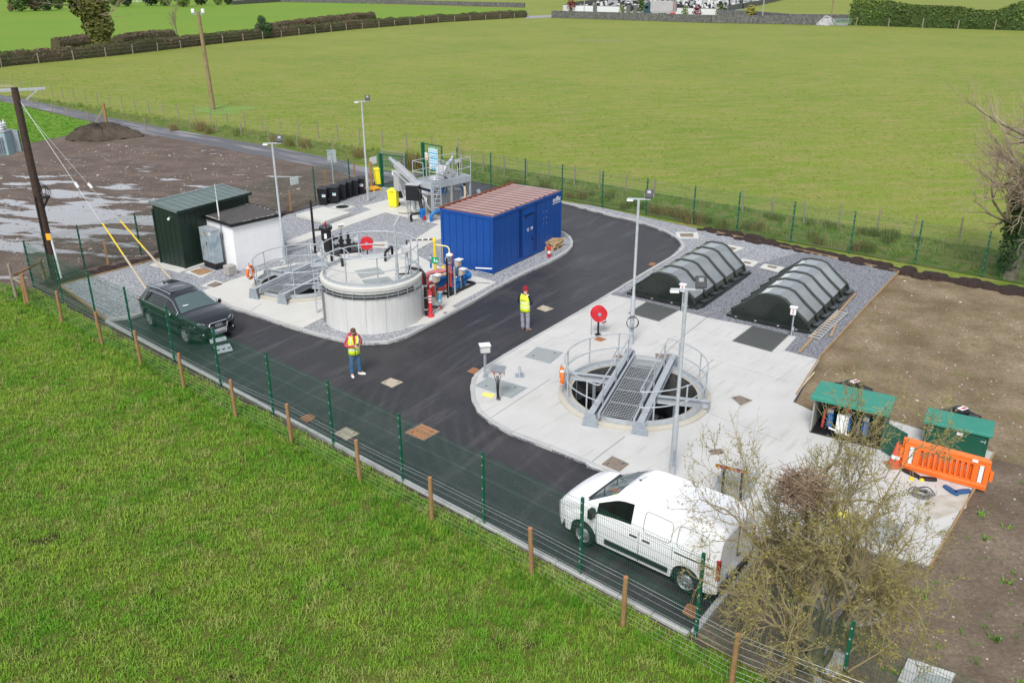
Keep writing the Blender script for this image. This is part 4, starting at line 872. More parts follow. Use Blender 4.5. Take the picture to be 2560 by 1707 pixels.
c0 = zc(1012, 1228, .09); MB().prism([zc(x, y, .09)-V(c0.x, c0.y) for x, y in ((725, 1235), (990, 1165), (1300, 1222), (1035, 1300))], .04, .09).build('concrete_surround', CONCL, t); MB().lathe([(.38, .09), (.38, .1), (.36, .105)], n=28).build('lid', SHG, t)
# drain gratings: bars
def grating(label, f, pts, z, m, nb=8, name='drain_grating', cross=2, frame_w=.04, bw=.45):
    q = quadpts(f, pts, z); c = sum(q, Vector())/4; t = thing(name, label, 'grating', (c.x, c.y, 0)); o = V(c.x, c.y)
    MB().prism([(p-o) for p in q], z-.025, z+.001).build('dark_well', mat('pit_dark', (.02, .02, .022)), t)
    a, b, d, e = [(p-o) for p in q]; k = MB()
    for s, u in ((a, b), (b, d), (d, e), (e, a)): MB().beam(V(s.x, s.y, z+.006), V(u.x, u.y, z+.006), frame_w, .014).build('frame_bar', m, t)
    wd = (b-a).length/nb*bw; M_ = []
    for i in range(1, nb):
        p_, q_ = a.lerp(b, i/nb), e.lerp(d, i/nb); k.beam(V(p_.x, p_.y, z+.005), V(q_.x, q_.y, z+.005), wd, .012)
    for i in range(1, cross+1):
        p_, q_ = a.lerp(e, i/(cross+1)), b.lerp(d, i/(cross+1)); k.beam(V(p_.x, p_.y, z+.003), V(q_.x, q_.y, z+.003), wd*.6, .01)
    o_ = k.build('bars', m, t); o_['kind'] = 'stuff'; return t
grating('rusty gully grating in the asphalt by the kerb near the mesh fence', fb, [(845, 655), (910, 622), (965, 645), (905, 688)], .004, IRONO)
grating('rusty gully grating against the tip of the curved kerb', r5, [(55, 795), (95, 768), (135, 782), (105, 810)], .004, IRONO, 6)
grating('rusty gully grating in the asphalt behind the rear wheel of the van', fc, [(1905, 1350), (1945, 1285), (2040, 1320), (1990, 1400)], .004, IRONO, 9, cross=5)
grating('small rusty grating at the foot of the right red hose reel', r5, [(960, 568), (985, 548), (1040, 565), (1000, 580)], .104, IRONO, 6)
grating('small rusty gully grating by the far kerb beside the left dark cover', fd, [(1705, 955), (1725, 937), (1762, 942), (1742, 962)], .004, IRONO, 5)
GRT = mat('grating_steel', (.20, .21, .20), rough=.55, metal=.3)
grating('square steel floor grating at the near end of the left dark cover', r6, [(225, 622), (495, 690), (325, 785), (72, 716)], .095, GRT, 26, 'floor_grating', 12, .04, .35)
grating('square steel floor grating at the near end of the right dark cover', r6, [(1118, 822), (1420, 897), (1270, 1040), (945, 950)], .095, GRT, 26, 'floor_grating', 12, .04, .35)
yp = MB().prism([r5(x, y, .1) for x, y in ((150, 962), (175, 942), (255, 960), (225, 985))], .104, .112).build('yellow_plate', mat('pale_yellow', (.75, .68, .16), rough=.6)); tag(yp, 'pale yellow plate lying beside the twin control box', 'plate')
st = r5(425, 825, .1); t = thing('stub_post', 'short galvanised stub on a square base plate near the kerb', 'post', (st.x, st.y, .1)); MB().box((0, 0, .01), (.3, .3, .02)).build('base_plate', GALVD, t); MB().cyl((0, 0, .02), (0, 0, .34), .045, 10).build('stub', GALV, t)
# ------------------------------------------------------------------ open pits with railings and walkway bridges
WATER = mat('dark_water', (.004, .005, .006), rough=.04); PITW = mat('pit_wall', (.10, .10, .095), (.05, .05, .05), sc=3, rough=.8)
def dloop(R, off, ang, side, rc=.22, inset=.0):
    # D-shaped rail: an arc of radius R, closed by a straight run at distance off from the axis (ang = bridge direction)
    th = math.acos(off/R); pts = []
    n = 26
    for i in range(n+1):
        a = -th+2*th*i/n; pts.append(Vector((R*cos(a), R*sin(a), 0)))
    # chord, rounded ends
    e = pts[-1]; s = pts[0]
    pts = [p for p in pts]
    m = Matrix.Rotation(ang-pi/2 if side > 0 else ang+pi/2, 3, 'Z')
    return [m @ p for p in pts]
def roundpoly(pts, rc, k=4):
    out = []; n = len(pts)
    for i in range(n):
        a, b, c = pts[i-1], pts[i], pts[(i+1) % n]; d1 = (a-b); d2 = (c-b)
        if d1.angle(d2) > radians(155): out.append(b); continue
        r = min(rc, d1.length*.45, d2.length*.45); p1 = b+d1.normalized()*r; p2 = b+d2.normalized()*r
        for j in range(k+1):
            t = j/k; out.append(p1*(1-t)**2+b*2*t*(1-t)+p2*t*t)
    return out
def pit(name, label, c, hole, Rr, Ro, ang, wlk, zr=.1, depth=.75, bl=2.55, sides=(1, -1), cross=True, lbl2=''):
    t = thing(name, label, 'pit', (c[0], c[1], zr))
    MB().lathe([(hole, -depth-.3), (hole, .13)], n=64, cap=False).build('pit_wall', PITW, t).data.flip_normals()
    MB().lathe([(Ro, -.03), (Ro, .05), (Ro-.05, .075), (hole+.14, .10), (hole, .13)], n=64, cap=False).build('concrete_ring', CONCY, t, smooth=30)
    MB().lathe([(hole+.02, -depth)], n=64) if False else None
    MB().lathe([(.001, -depth), (hole, -depth)], n=64, cap=False).build('water', WATER, t)
    mid = (Rr)
    MB().lathe([(Rr-.012, .09), (Rr-.012, .26), (Rr+.012, .26), (Rr+.012, .09)], n=64, cap=False).build('toe_board', GALV, t, smooth=40)
    MB().lathe([(Rr-.12, .11), (Rr-.12, .122), (Rr+.03, .122)], n=64, cap=False).build('flange', GALV, t)
    # bolts on flange
    for s in sides:
        raw = dloop(Rr, wlk/2+.06, ang, s)
        rp = roundpoly(raw, .28)
        for z in (.70, 1.22): MB().tube([p+Vector((0, 0, z)) for p in rp], .021, 8, closed=True).build('rail', GALV, t, smooth=60)
        cnt = 5; idx = [2, 7, 13, 19, 24]
        for i in idx:
            p = raw[i]; MB().cyl((p.x, p.y, .1), (p.x, p.y, 1.22), .024, 8).build('rail_post', GALV, t); MB().sphere((p.x, p.y, 1.22), .036, 8, 5).build('joint_ball', GALV, t); MB().sphere((p.x, p.y, .7), .036, 8, 5).build('joint_ball', GALV, t)
        a, b = raw[0], raw[-1]
        for f in (.12, .5, .88):
            p = a.lerp(b, f); MB().cyl((p.x, p.y, .3), (p.x, p.y, 1.22), .024, 8).build('rail_post', GALV, t)
    d = Vector((cos(ang), sin(ang), 0)); n_ = Vector((-d.y, d.x, 0)); up = Vector((0, 0, 1))
    for s in (-1, 1):
        o = n_*s*(wlk/2+.2); bm_ = MB(); h = .26
        bm_.beam(o-d*bl+up*.42, o+d*bl+up*.42, .2, .02); bm_.beam(o-d*bl+up*.17, o+d*bl+up*.17, .2, .02); bm_.beam(o-d*bl+up*.295, o+d*bl+up*.295, .02, .23)
        B = bm_.build('main_beam', GALV, t)
        for e in (-1, 1):
            pl = MB(); q = o+d*e*(bl+.01)
            m = Matrix.Translation(q+up*.2) @ Matrix.Rotation(ang, 4, 'Z')
            g = MB(); g.add([m @ Vector(v) for v in ((0, -.26, -.2), (0, .26, -.2), (0, .16, .24), (0, -.16, .24), (.02*e, -.26, -.2), (.02*e, .26, -.2), (.02*e, .16, .24), (.02*e, -.16, .24))], [(0, 1, 2, 3), (7, 6, 5, 4), (0, 4, 5, 1), (1, 5, 6, 2), (2, 6, 7, 3), (3, 7, 4, 0)])
            g.build('end_plate', GALVD, B)
            for y in (-.14, -.07, .07, .14): MB().cyl(m @ Vector((.02*e, y, -.1)), m @ Vector((.045*e, y, -.1)), .016, 6).build('bolt', GALV, B)
    # walkway with grating
    ws = .36; 
    for s in (-1, 1):
        o = n_*s*(wlk/2-.02); MB().beam(o-d*(bl-.15)+up*.33, o+d*(bl-.2)+up*.33, .06, .2).build('channel', GALV, t)
    npan = 5; Lp = (2*bl-.4)/npan
    W = wlk-.22; gp = MB(); nl = int(W/.075); nc = int(Lp/.095)
    for i in range(nl+1): gp.box((-W/2+W*i/nl, 0, 0), (.008, Lp-.03, .012))
    for j in range(nc+1): gp.box((0, -Lp/2+.015+(Lp-.03)*j/nc, .003), (W, .008, .012))
    for x in (-W/2, W/2): gp.box((x, 0, 0), (.02, Lp-.03, .034))
    gm = gp.build('grating_panel', GALV, mesh_only=True)
    for k in range(npan):
        o = d*(-bl+.2+Lp*(k+.5))+up*.36; q_ = inst('grating_panel', gm, t, M=Matrix.Translation(o) @ Matrix.Rotation(ang-pi/2, 4, 'Z'))
        MB().box((0, Lp/2-.01, .0), (W, .02, .03)).build('step_edge', GALV, q_); q_['kind'] = 'stuff'
    if cross:
        for s in (-1, 1):
            a = n_*s*(wlk/2+.3); b = n_*s*(Ro-.02); sh_ = d*(.35 if s > 0 else -.5)
            a, b = a+sh_, b+sh_*.6
            B = MB(); B.beam(a+up*.34, b+up*.34, .16, .016); B.beam(a+up*.12, b+up*.12, .16, .016); B.beam(a+up*.23, b+up*.23, .016, .2); B = B.build('cross_beam', GALV, t)
            MB().box((b.x, b.y, .14), (.03, .3, .3), rz=ang+pi/2).build('end_plate', GALVD, B)
            for f in (.35, .75): 
                q = a.lerp(b, f); MB().cyl((q.x, q.y, -depth-.1), (q.x, q.y, .12), .06, 10).build('guide_tube', GALVD, t)
    return t
A1 = atan2(4.6, 1.72)
p1 = pit('settling_pit', 'open round pit on the right slab, bridged by a steel walkway between two beams', PITC, PITR, 2.26, 2.46, A1, 1.12)
A2 = atan2(3.93, 1.95)
p2 = pit('settling_pit', 'open round pit between the black car and the round tank', PT2, PT2R, 2.05, 2.24, A2+.02, 1.1, bl=2.35)
def lifering(label, p, m_): 
    t = thing('life_ring', label, 'life ring', tuple(p), m_); R_ = .26
    MB().tube([(R_*cos(a), 0, R_*sin(a)) for a in [2*pi*i/24 for i in range(24)]], .065, 8, closed=True).build('ring', mat('life_orange', (.75, .16, .02), rough=.5), t, smooth=60)
    for k in range(4):
        a0 = k*pi/2+.5; MB().tube([(R_*cos(a0+a), 0, R_*sin(a0+a)) for a in (0, .12, .24)], .069, 8).build('reflective_band', PAPER, t)
    MB().box((0, .03, R_+.1), (.03, .03, .1)).build('hook', GALVD, t)
lifering('orange life ring hanging outside the railing of the right pit', (PITC[0]-2.36, PITC[1]-.15, .85), pi/2)
lifering('orange and white life ring hanging on the railing of the left pit', (PT2[0]-2.1, PT2[1]-.55, .85), pi/2-.2)
# ------------------------------------------------------------------ round concrete tank
def tankwall():
    m = mat('tank_concrete', (.47, .47, .45), rough=.8); n, l, b = N(m); co = n.new('ShaderNodeTexCoord').outputs['Object']
    f, _ = noise(n, l, mapping(n, l, co, 0, (3, 3, .5)), 1.0, .4, .66, 6); c = rgbmix(n, l, (.58, .58, .56), (.52, .52, .50), f)
    f2, _ = noise(n, l, mapping(n, l, co, 0, (5, 5, .35)), 1.6, .58, .75, 4); f2_ = n.new('ShaderNodeMath'); f2_.operation = 'MULTIPLY'; f2_.inputs[1].default_value = .4; l.new(f2, f2_.inputs[0]); c = rgbmix(n, l, c, (.40, .39, .35), f2_.outputs[0]); l.new(c, b.inputs['Base Color']); return m
TW = tankwall(); tk = thing('concrete_tank', 'round pale concrete tank with railings on top beside the kerb', 'tank', (TANKC[0], TANKC[1], .07)); TH = 1.86; R = TANKR
MB().lathe([(R-.03, 0), (R-.03, TH)], n=48).build('core', TW, tk)
npn = 16
for i in range(npn):
    a0, a1 = 2*pi*i/npn, 2*pi*(i+1)/npn; e = .0022; pts = [(R*cos(a0+e+(a1-a0-2*e)*j/4), R*sin(a0+e+(a1-a0-2*e)*j/4)) for j in range(5)]; pi_ = [(p[0]*.985, p[1]*.985) for p in pts[::-1]]
    MB().prism(pts+pi_, 0, TH-.16).build('wall_panel', TW, tk)
MB().lathe([(R+.0, TH-.17), (R+.05, TH-.15), (R+.05, TH-.03), (R+.02, TH), (.01, TH+.01)], n=64, cap=False).build('roof_slab', CONCL, tk, smooth=30)
MB().lathe([(R-.09, TH), (R-.09, TH+.13), (R-.075, TH+.13), (R-.075, TH)], n=64, cap=False).build('toe_board', GALV, tk, smooth=40)
gap = radians(200)
for z in (.56, 1.1):
    a = [gap+.2+(2*pi-.4)*i/60 for i in range(61)]; MB().tube([((R-.1)*cos(x), (R-.1)*sin(x), TH+z) for x in a], .021, 8).build('rail', GALV, tk, smooth=60)
for i in range(10):
    a = gap+.2+(2*pi-.4)*i/9; x, y = (R-.1)*cos(a), (R-.1)*sin(a); MB().cyl((x, y, TH), (x, y, TH+1.1), .024, 8).build('rail_post', GALV, tk); MB().box((x*.97, y*.97, TH+.02), (.12, .12, .02), rz=a).sphere((x, y, TH+.56), .036, 8, 5).sphere((x, y, TH+1.1), .036, 8, 5).build('post_foot', GALV, tk)
o = Vector((TANKC[0], TANKC[1], .07))
def onroof(f, pts, nm, m): MB().prism([f(x, y, 1.94)-o for x, y in pts], TH, TH+.03).build(nm, m, tk, bevel=.004)
onroof(r4, ((1130, 430), (1330, 398), (1385, 450), (1185, 490)), 'hatch', CHEQ); onroof(r4, ((1192, 508), (1410, 478), (1460, 515), (1225, 545)), 'hatch', CHEQ)
for q in (((940, 345), (1030, 388)), ((1390, 345), (1448, 288))):
    a, b = (r4(*q[0], 1.94)-o, r4(*q[1], 1.94)-o); MB().tube([a, a+V(0, 0, .25), a.lerp(b, .1)+V(0, 0, .36), a.lerp(b, .9)+V(0, 0, .36), b+V(0, 0, .25), b], .055, 10).build('vent_pipe', BLACKP, tk, smooth=60)
dv = r4(1492, 495, 1.94)-o; dt = MB().box((dv.x, dv.y, TH+.02), (.2, .2, .03)).cyl((dv.x, dv.y, TH), (dv.x, dv.y, TH+.7), .06, 10).cyl((dv.x, dv.y, TH+.7), (dv.x, dv.y, TH+2.1), .045, 10).box((dv.x, dv.y, TH+2.12), (.09, .09, .1)).build('davit', GALV, tk); MB().beam((dv.x, dv.y, TH+2.12), (dv.x+.18, dv.y+.15, TH+2.42), .09, .05).build('davit_arm', GALV, dt)
cbx = r4(1585, 455, 1.94)-o
for s in (0, .09): MB().box((cbx.x+s, cbx.y, TH+.5), (.04, .06, 1.0)).build('stand_leg', GALVD, tk)
MB().box((cbx.x-.05, cbx.y, TH+1.03), (.34, .24, .26)).build('control_box', mat('box_grey', (.50, .50, .49), rough=.5), tk, bevel=.01)
MB().tube([(cbx.x-.5, cbx.y-.12, TH+.05), (cbx.x, cbx.y-.02, TH+.05), (cbx.x+.05, cbx.y, TH+.4)], .03, 6).build('conduit', BLACKP, tk)
# cable tray round the rim and down the left side
TRAY = mat('cable_tray', (.14, .15, .14), (.25, .26, .25), sc=8, rough=.6)
for k, zz in enumerate((1.44, 1.51, 1.58)):
    a = [radians(205)+(radians(335)-radians(205))*i/40 for i in range(41)]; MB().tube([((R+.045)*cos(x), (R+.045)*sin(x), zz) for x in a], .022 if k != 1 else .03, 6).build('cable', RUBB if k != 1 else TRAY, tk, smooth=60)
for k in range(11):
    a = radians(208)+radians(124)*k/10; MB().box(((R+.05)*cos(a), (R+.05)*sin(a), 1.51), (.08, .02, .22), rz=a).build('tray_bracket', GALVD, tk)
for k in range(3): a = radians(203+2.2*k); MB().tube([((R+.05)*cos(a), (R+.05)*sin(a), .1), ((R+.05)*cos(a), (R+.05)*sin(a), 1.5)], .02, 6).build('conduit', TRAY, tk)
cc = MB().tube([((R+.05)*cos(x), (R+.05)*sin(x), 1.5) for x in [radians(330+i) for i in range(0, 14, 3)]], .11, 8).build('cable_bundle', TRAY, tk, smooth=60)
# black down pipe at the right
a = r4(1615, 415, 1.95); b = r4(1700, 455, 1.85); bb = V(-3.42, 32.55, .07)
pd = thing('drain_pipe', 'bent black pipe running down the right side of the round tank', 'pipe', (bb.x, bb.y, .07))
MB().tube([V(-4.1, 33.0, 1.95), V(-3.55, 32.65, 1.95), V(-3.44, 32.56, 1.85), V(-3.42, 32.55, 1.7), V(-3.42, 32.55, .05)], .065, 10).build('pipe', BLACKP, pd, world=True, smooth=60)
for z in (.3, .8, 1.3): MB().box((-.0, 0, z), (.16, .16, .04)).build('clamp', GALV, pd)
# ------------------------------------------------------------------ ladder with hoops between pit and tank
ld = V(-7.62, 32.95, .1); la_ = atan2(-.85, -.6); lt = thing('hooped_ladder', 'galvanised vertical ladder with curved hand hoops up the left of the tank', 'ladder', tuple(ld), radians(15))
for s in (-.24, .24):
    MB().box((s, 0, 1.0), (.045, .09, 2.0)).build('stringer', GALV, lt); MB().tube([(s, 0, 2.0), (s, .02, 2.55)]+[(s*1.0, .02+.30*(1-cos(a)), 2.55+.3*sin(a)) for a in [pi*i/10 for i in range(1, 11)]]+[(s, .62, 1.85)], .022, 8).build('hand_hoop', GALV, lt, smooth=60)
rg = MB().cyl((-.22, 0, 0), (.22, 0, 0), .016, 6).build('rung', GALV, mesh_only=True)
for k in range(8): inst('rung', rg, lt, (0, 0, .15+k*.25))
MB().box((0, .12, 1.98), (.6, .5, .04)).build('landing', GALV, lt)
# walkway link up to the hoops
lk = thing('handrail_link', 'galvanised handrail link between the left pit walkway and the tank ladder', 'railing', (-8.3, 37.3, .1))
MB().tube([V(-8.5, 37.9, 1.3), V(-8.0, 36.2, 1.35), V(-7.7, 34.4, 2.0), V(-7.65, 33.6, 2.5)], .021, 8).build('rail', GALV, lk, world=True, smooth=60)
MB().tube([V(-8.5, 37.9, .8), V(-8.0, 36.2, .85), V(-7.75, 34.4, 1.5)], .021, 8).build('rail', GALV, lk, world=True, smooth=60)
for p_ in (V(-8.0, 36.2, 1.35), V(-7.7, 34.4, 2.0)): MB().tube([V(p_.x, p_.y, .1), p_], .024, 8).build('rail_post', GALV, lk, world=True)
# ------------------------------------------------------------------ dark ribbed covers over the filter beds
DG = mat('dark_green_fibreglass', (.010, .015, .012), (.014, .02, .016), sc=3, rough=.35, coat=.35, rvar=.08); DG2 = mat('sky_sheen_fibreglass', (.15, .165, .165), (.21, .23, .23), sc=1.5, rough=.16, coat=1.0, rvar=.1)  # second one is paler: the sky's reflection on the lap panels, painted into the colour
def dome(label, a, b, far, dark):
    ax = (b-a).to_2d(); Wd = ax.length; ly = (far-b).to_2d(); Ln = ly.length
    ang = atan2(ly.y, ly.x)-pi/2; t = thing('filter_cover', label, 'cover', (a.x, a.y, .08), ang)
    Wd = abs((Matrix.Rotation(-ang, 2) @ ax).x)
    prof = [(.0, .10), (.035, .30), (.17, .58), (.33, .95), (.42, 1.03), (.58, 1.03), (.67, .95), (.83, .58), (.965, .30), (1.0, .10)]
    H_ = 1.14
    def ring(y, gx=0.0, gz=0.0): return [Vector((Wd/2+(u-.5)*(Wd-.36+gx*2), y, z*H_+gz)) for u, z in prof]
    m = MB().prism([(.0, 0), (Wd, 0), (Wd+.03, .1), (Wd+.03, Ln), (0, Ln), (-.03, .1)], 0, .10).build('base_flange', DG, t, bevel=.02)
    n = 5; Lm = (Ln-.3)/n
    mod = MB(); y0 = .16
    r_ = [Vector((v.x, v.y, v.z)) for v in ring(0)]
    def low(y, g=0.0): return ring(y, g, g)
    mm = MB().loft([low(0), low(Lm*.12, -.0), low(Lm-.13, -.0)], closed=False, caps=False)
    mesh = mm.build('shell_module', DG, mesh_only=True); mesh.flip_normals()
    rb = MB().loft([low(-.07, .005), low(-.05, .055), low(.05, .055), low(.09, .0)], closed=False, caps=False).build('rib', DG, mesh_only=True); rb.flip_normals()
    lip = MB()
    # raised lap panels on the slopes and crown
    for (i0, i1) in ((1, 2), (2, 3), (3, 4), (4, 5), (5, 6), (6, 7), (7, 8)):
        p0, p1 = low(0)[i0], low(0)[i1]; d = p1-p0; nn = Vector((-d.z, 0, d.x)).normalized()
        if nn.z < 0: nn = -nn
        q0, q1_ = p0+nn*.014, p1+nn*.014
        lip.add([q0+V(0, .10, 0), q1_+V(0, .10, 0), q1_+V(0, Lm-.10, 0), q0+V(0, Lm-.10, 0), p0+d*.0+V(0, .09, 0), p1-d*.0+V(0, .09, 0), p1-d*.0+V(0, Lm-.09, 0), p0+d*.0+V(0, Lm-.09, 0)], [(0, 1, 2, 3), (4, 5, 1, 0), (5, 6, 2, 1), (6, 7, 3, 2), (7, 4, 0, 3)])
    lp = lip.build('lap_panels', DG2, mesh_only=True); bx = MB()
    for k in range(n):
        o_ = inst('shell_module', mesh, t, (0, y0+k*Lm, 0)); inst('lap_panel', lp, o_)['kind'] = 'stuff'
        inst('rib', rb, t, (0, y0+k*Lm, 0))
        for s in (-.02, Wd-.14): MB().box((s+.08, y0+(k+.5)*Lm, .14), (.2, .34, .09)).build('clamp_block', DG, t, bevel=.015)
    inst('rib', rb, t, (0, y0+n*Lm-.05, 0))
    e = MB(); r0 = low(0); k = len(r0); e.add([v+Vector((0, -.06, 0)) for v in r0]+[Vector((r0[-1].x, -.06, .08)), Vector((r0[0].x, -.06, .08))], [tuple(range(k+2))]); ee = e.build('end_wall', DG, t); ee.location.y = y0
    e2 = MB().add([v+Vector((0, .02, 0)) for v in r0]+[Vector((r0[-1].x, .02, .08)), Vector((r0[0].x, .02, .08))], [tuple(range(k+2))[::-1]]).build('end_wall', DG, t); e2.location.y = y0+n*Lm
    place_text('E W S', .24, DG, t, (Wd/2-.05, y0-.068, .78), (1, 0, 0), (0, 0, 1), True, 'embossed_letters')
    MB().box((.62, y0-.065, .38), (.14, .02, .05)).build('lifting_slot', BLACKP, t)
    pc_ = MB()
    for x in (.4, 1.2, 2.1, 2.8):
        MB().box((x, -.02, .06), (.08, .05, .05)).build('edge_clip', GALV, t)
    MB().tube([(.3, -.06, .04), (Wd*.5, -.08, .03), (Wd-.2, -.06, .04), (Wd+.1, .3, .04), (Wd+.12, Ln*.6, .04), (Wd+.1, Ln-.1, .04)], .025, 6).build('edge_cable', RUBB, t)
    return t
dome('long dark green ribbed cover nearer the road, left of its twin', r6(55, 552, .1), r6(635, 692, .1), r6(1080, 378, .1), 0)
dome('long dark green ribbed cover nearer the bare soil, beside the ladder', r6(893, 735, .1), r6(1590, 908, .1), r6(1945, 545, .1), 1)
# ------------------------------------------------------------------ wheelie bins
def binmesh(label, p, rz, mb, lab=None, tilt=0.0, z0=.07, grp='wheelie bins'):
    t = thing('wheelie_bin', label, 'bin', (p.x, p.y, z0), rz, None)
    r0 = [Vector((sx*.22, sy*.24+.02, .03)) for sx, sy in ((-1, -1), (1, -1), (1, 1), (-1, 1))]; r1_ = [Vector((sx*.28, sy*.31, .93)) for sx, sy in ((-1, -1), (1, -1), (1, 1), (-1, 1))]
    r2_ = [Vector((sx*.30, sy*.33, .93)) for sx, sy in ((-1, -1), (1, -1), (1, 1), (-1, 1))]; r3_ = [v+V(0, 0, .05) for v in r2_]
    MB().loft([r0, r1_, r2_, r3_]).build('body', mb, t, bevel=.015)
    l = MB().add([(-.29, -.33, .985), (.29, -.33, .985), (.29, .31, .985), (-.29, .31, .985), (-.27, -.30, 1.02), (.27, -.30, 1.02), (.25, .26, 1.06), (-.25, .26, 1.06)], [(3, 2, 1, 0), (4, 5, 6, 7), (0, 1, 5, 4), (1, 2, 6, 5), (2, 3, 7, 6), (3, 0, 4, 7)]).build('lid', mb, t, bevel=.012)
    MB().box((0, -.35, .985), (.2, .04, .03)).build('lid_grip', mb, l)
    MB().cyl((-.2, .39, .96), (.2, .39, .96), .018, 8).box((-.2, .36, .95), (.03, .08, .04)).box((.2, .36, .95), (.03, .08, .04)).build('handle', mb, t)
    for s in (-1, 1): MB().cyl((s*.2, .27, .1), (s*.26, .27, .1), .1, 14).build('wheel', RUBB, t)
    if lab:
        st_ = MB().box((lab[0], -.282, lab[1]), (lab[2], .012, lab[3])); s_ = st_.build('sticker', PAPER, t); s_.rotation_euler.x = 0
        m_ = Matrix.Translation((0, -.278, .6)) @ Matrix.Rotation(radians(-4.4), 4, 'X') @ Matrix.Translation((0, .278, -.6)); s_.matrix_basis = m_
        if lab[2] > .15:
            for k in range(3):
                b_ = MB().box((lab[0], -.29, lab[1]+.06-.06*k), (lab[2]*.7, .006, .035)).build('print', mat('print_teal', (.05, .28, .38), rough=.6) if k else INK, s_)
        else: MB().box((lab[0], -.29, lab[1]-.01), (.05, .006, .03)).build('print', INK, s_)
    if tilt: t.matrix_basis = t.matrix_basis @ Matrix.Translation((0, .3, 0)) @ Matrix.Rotation(tilt, 4, 'X') @ Matrix.Translation((0, -.3, 0))
    return t
BINY = mat('bin_yellow', (.82, .72, .02), (.86, .76, .03), sc=3, rough=.45); BINB = mat('bin_black', (.013, .014, .017), rough=.42)
bl = [(zc, 640, 1165), (zc, 870, 1130), (zc, 1040, 1055), (zc, 1175, 1005), (zc, 1310, 965), (zc, 1450, 925)]
ba = atan2(52.77-49.97, -9.12+10.82)
for i, (f, x, y) in enumerate(bl):
    p = f(x, y, .07)+V(-.12, .22); binmesh(['nearest black wheelie bin of the row, with a white sticker', 'second black wheelie bin of the row, with a large white sticker', 'third black wheelie bin of the row, with a small label', 'fourth black wheelie bin of the row, with a small label', 'fifth black wheelie bin of the row, lid slightly raised', 'farthest black wheelie bin, half behind the lamp post'][i], p, ba-pi/2+.52+rnd.uniform(-.06, .06), BINB, (.1, .66, .2, .3) if i in (0, 1, 5) else (.1, .8, .12, .14))['group'] = 'black wheelie bins in a row'
binmesh('yellow wheelie bin standing upright at the screening plant', za(300, 1250, .1)+V(-.12, .08), radians(-12), BINY, (-.05, .75, .16, .12), z0=.1)
binmesh('yellow wheelie bin leaning back at the gate, on a yellow pallet', zc(1830, 745, .1)+V(-.05, .2), radians(25), BINY, (.12, .7, .16, .2), tilt=radians(-8), z0=.12)
pallet('flat yellow pallet on the gravel under the leaning bin', (zc(1590, 900, .1)+zc(1830, 790, .1))/2+V(-.25, .2), ba-pi/2+1.2, mat('yellow_plastic', (.78, .38, .02), rough=.5), (1.1, .8))
# ------------------------------------------------------------------ hose reels
def reel(label, p, rz):
    t = thing('hose_reel', label, 'hose reel', (p.x, p.y, .1), rz)
    MB().box((0, 0, .01), (.22, .22, .02)).box((0, 0, .3), (.06, .06, .6)).build('stand', BLACKP, t)
    M = Matrix.Rotation(pi/2, 3, 'X'); c = (0, -.02, .86)
    MB().lathe([(.03, .09), (.29, .09), (.30, .1), (.30, .115), (.03, .115)], c, 32, M).lathe([(.03, -.09), (.29, -.09), (.30, -.1), (.30, -.115), (.03, -.115)], c, 32, M).build('side_disc', RED, t, smooth=40)
    MB().lathe([(.1, -.088), (.26, -.088), (.28, -.03), (.28, .03), (.26, .088), (.1, .088)], c, 32, M, cap=False).build('wound_hose', RED, t)
    MB().lathe([(.01, .116), (.07, .118), (.06, .13), (.01, .135)], c, 16, M).build('hub', GALVD, t)
    for r_ in (.1, .19, .27): MB().tube([(r_*cos(a), -.137, .86+r_*sin(a)) for a in [2*pi*i/28 for i in range(28)]], .006, 4, closed=True).build('disc_groove', RED, t)
    MB().tube(smoothline([V(.27, -.05, .8), V(.24, -.1, .62), V(.2, -.1, .5), V(.17, -.1, .45)], 4), .016, 6).build('hose_end', RED, t); MB().cyl((.28, -.1, .54), (.1, -.1, .52), .02, 6).build('lever', BLACKP, t)
    MB().tube([(-.26, 0, .75), (-.27, 0, .4), (-.27, 0, .02)], .018, 6).build('water_pipe', GALVD, t); return t
reel('red hose reel on a black stand on the right slab near the lamp post', r5(983, 532, .1), radians(12))
rl_ = reel('red hose reel seen behind the railing of the round tank', r4(1245, 335, .1)+V(0, -.1), radians(5))
# ------------------------------------------------------------------ control boxes
BOXG = mat('box_grey', (.50, .50, .49), rough=.5)
def knob(parent, x, y, z, m=None, s=.05):
    b = MB().box((x, y, z), (s*1.7, .02, s*1.7)).build('switch_plate', YEL if m is None else m, parent); MB().cyl((x, y-.01, z), (x, y-.04, z), s*.55, 10).build('knob', RED, b); return b
c1 = r5(180, 832, .1); t = thing('control_box', 'pale grey control box on a thin post at the edge of the asphalt', 'control box', (c1.x, c1.y, .1), .2)
MB().box((-.02, 0, .45), (.05, .04, .9)).box((.03, 0, .45), (.02, .03, .9)).build('stand', GALVD, t); MB().prism([(-.15, -.1), (.17, -.12), (.17, .12), (-.15, .12)], .92, 1.17).build('box', BOXG, t, bevel=.01); MB().box((.0, 0, 1.185), (.38, .32, .02)).build('hood', WHITE, t); MB().box((0, 0, .01), (.16, .16, .02)).build('base_plate', GALVD, t)
c2 = r5(270, 1000, .1); t = thing('control_box', 'twin red button control box with black cables on the grey cover plate', 'control box', (c2.x, c2.y, .1), -.25)
MB().box((0, .03, .42), (.06, .03, .84)).build('stand', GALVD, t); MB().box((0, .05, .98), (.42, .16, .2)).build('box', BOXG, t, bevel=.008); MB().add([(-.25, -.1, 1.06), (.25, -.1, 1.06), (.25, .18, 1.16), (-.25, .18, 1.16)], [(0, 1, 2, 3), (3, 2, 1, 0)]).build('hood', GALV, t)
for x in (-.1, .09): knob(t, x, -.035, .98, BOXG)
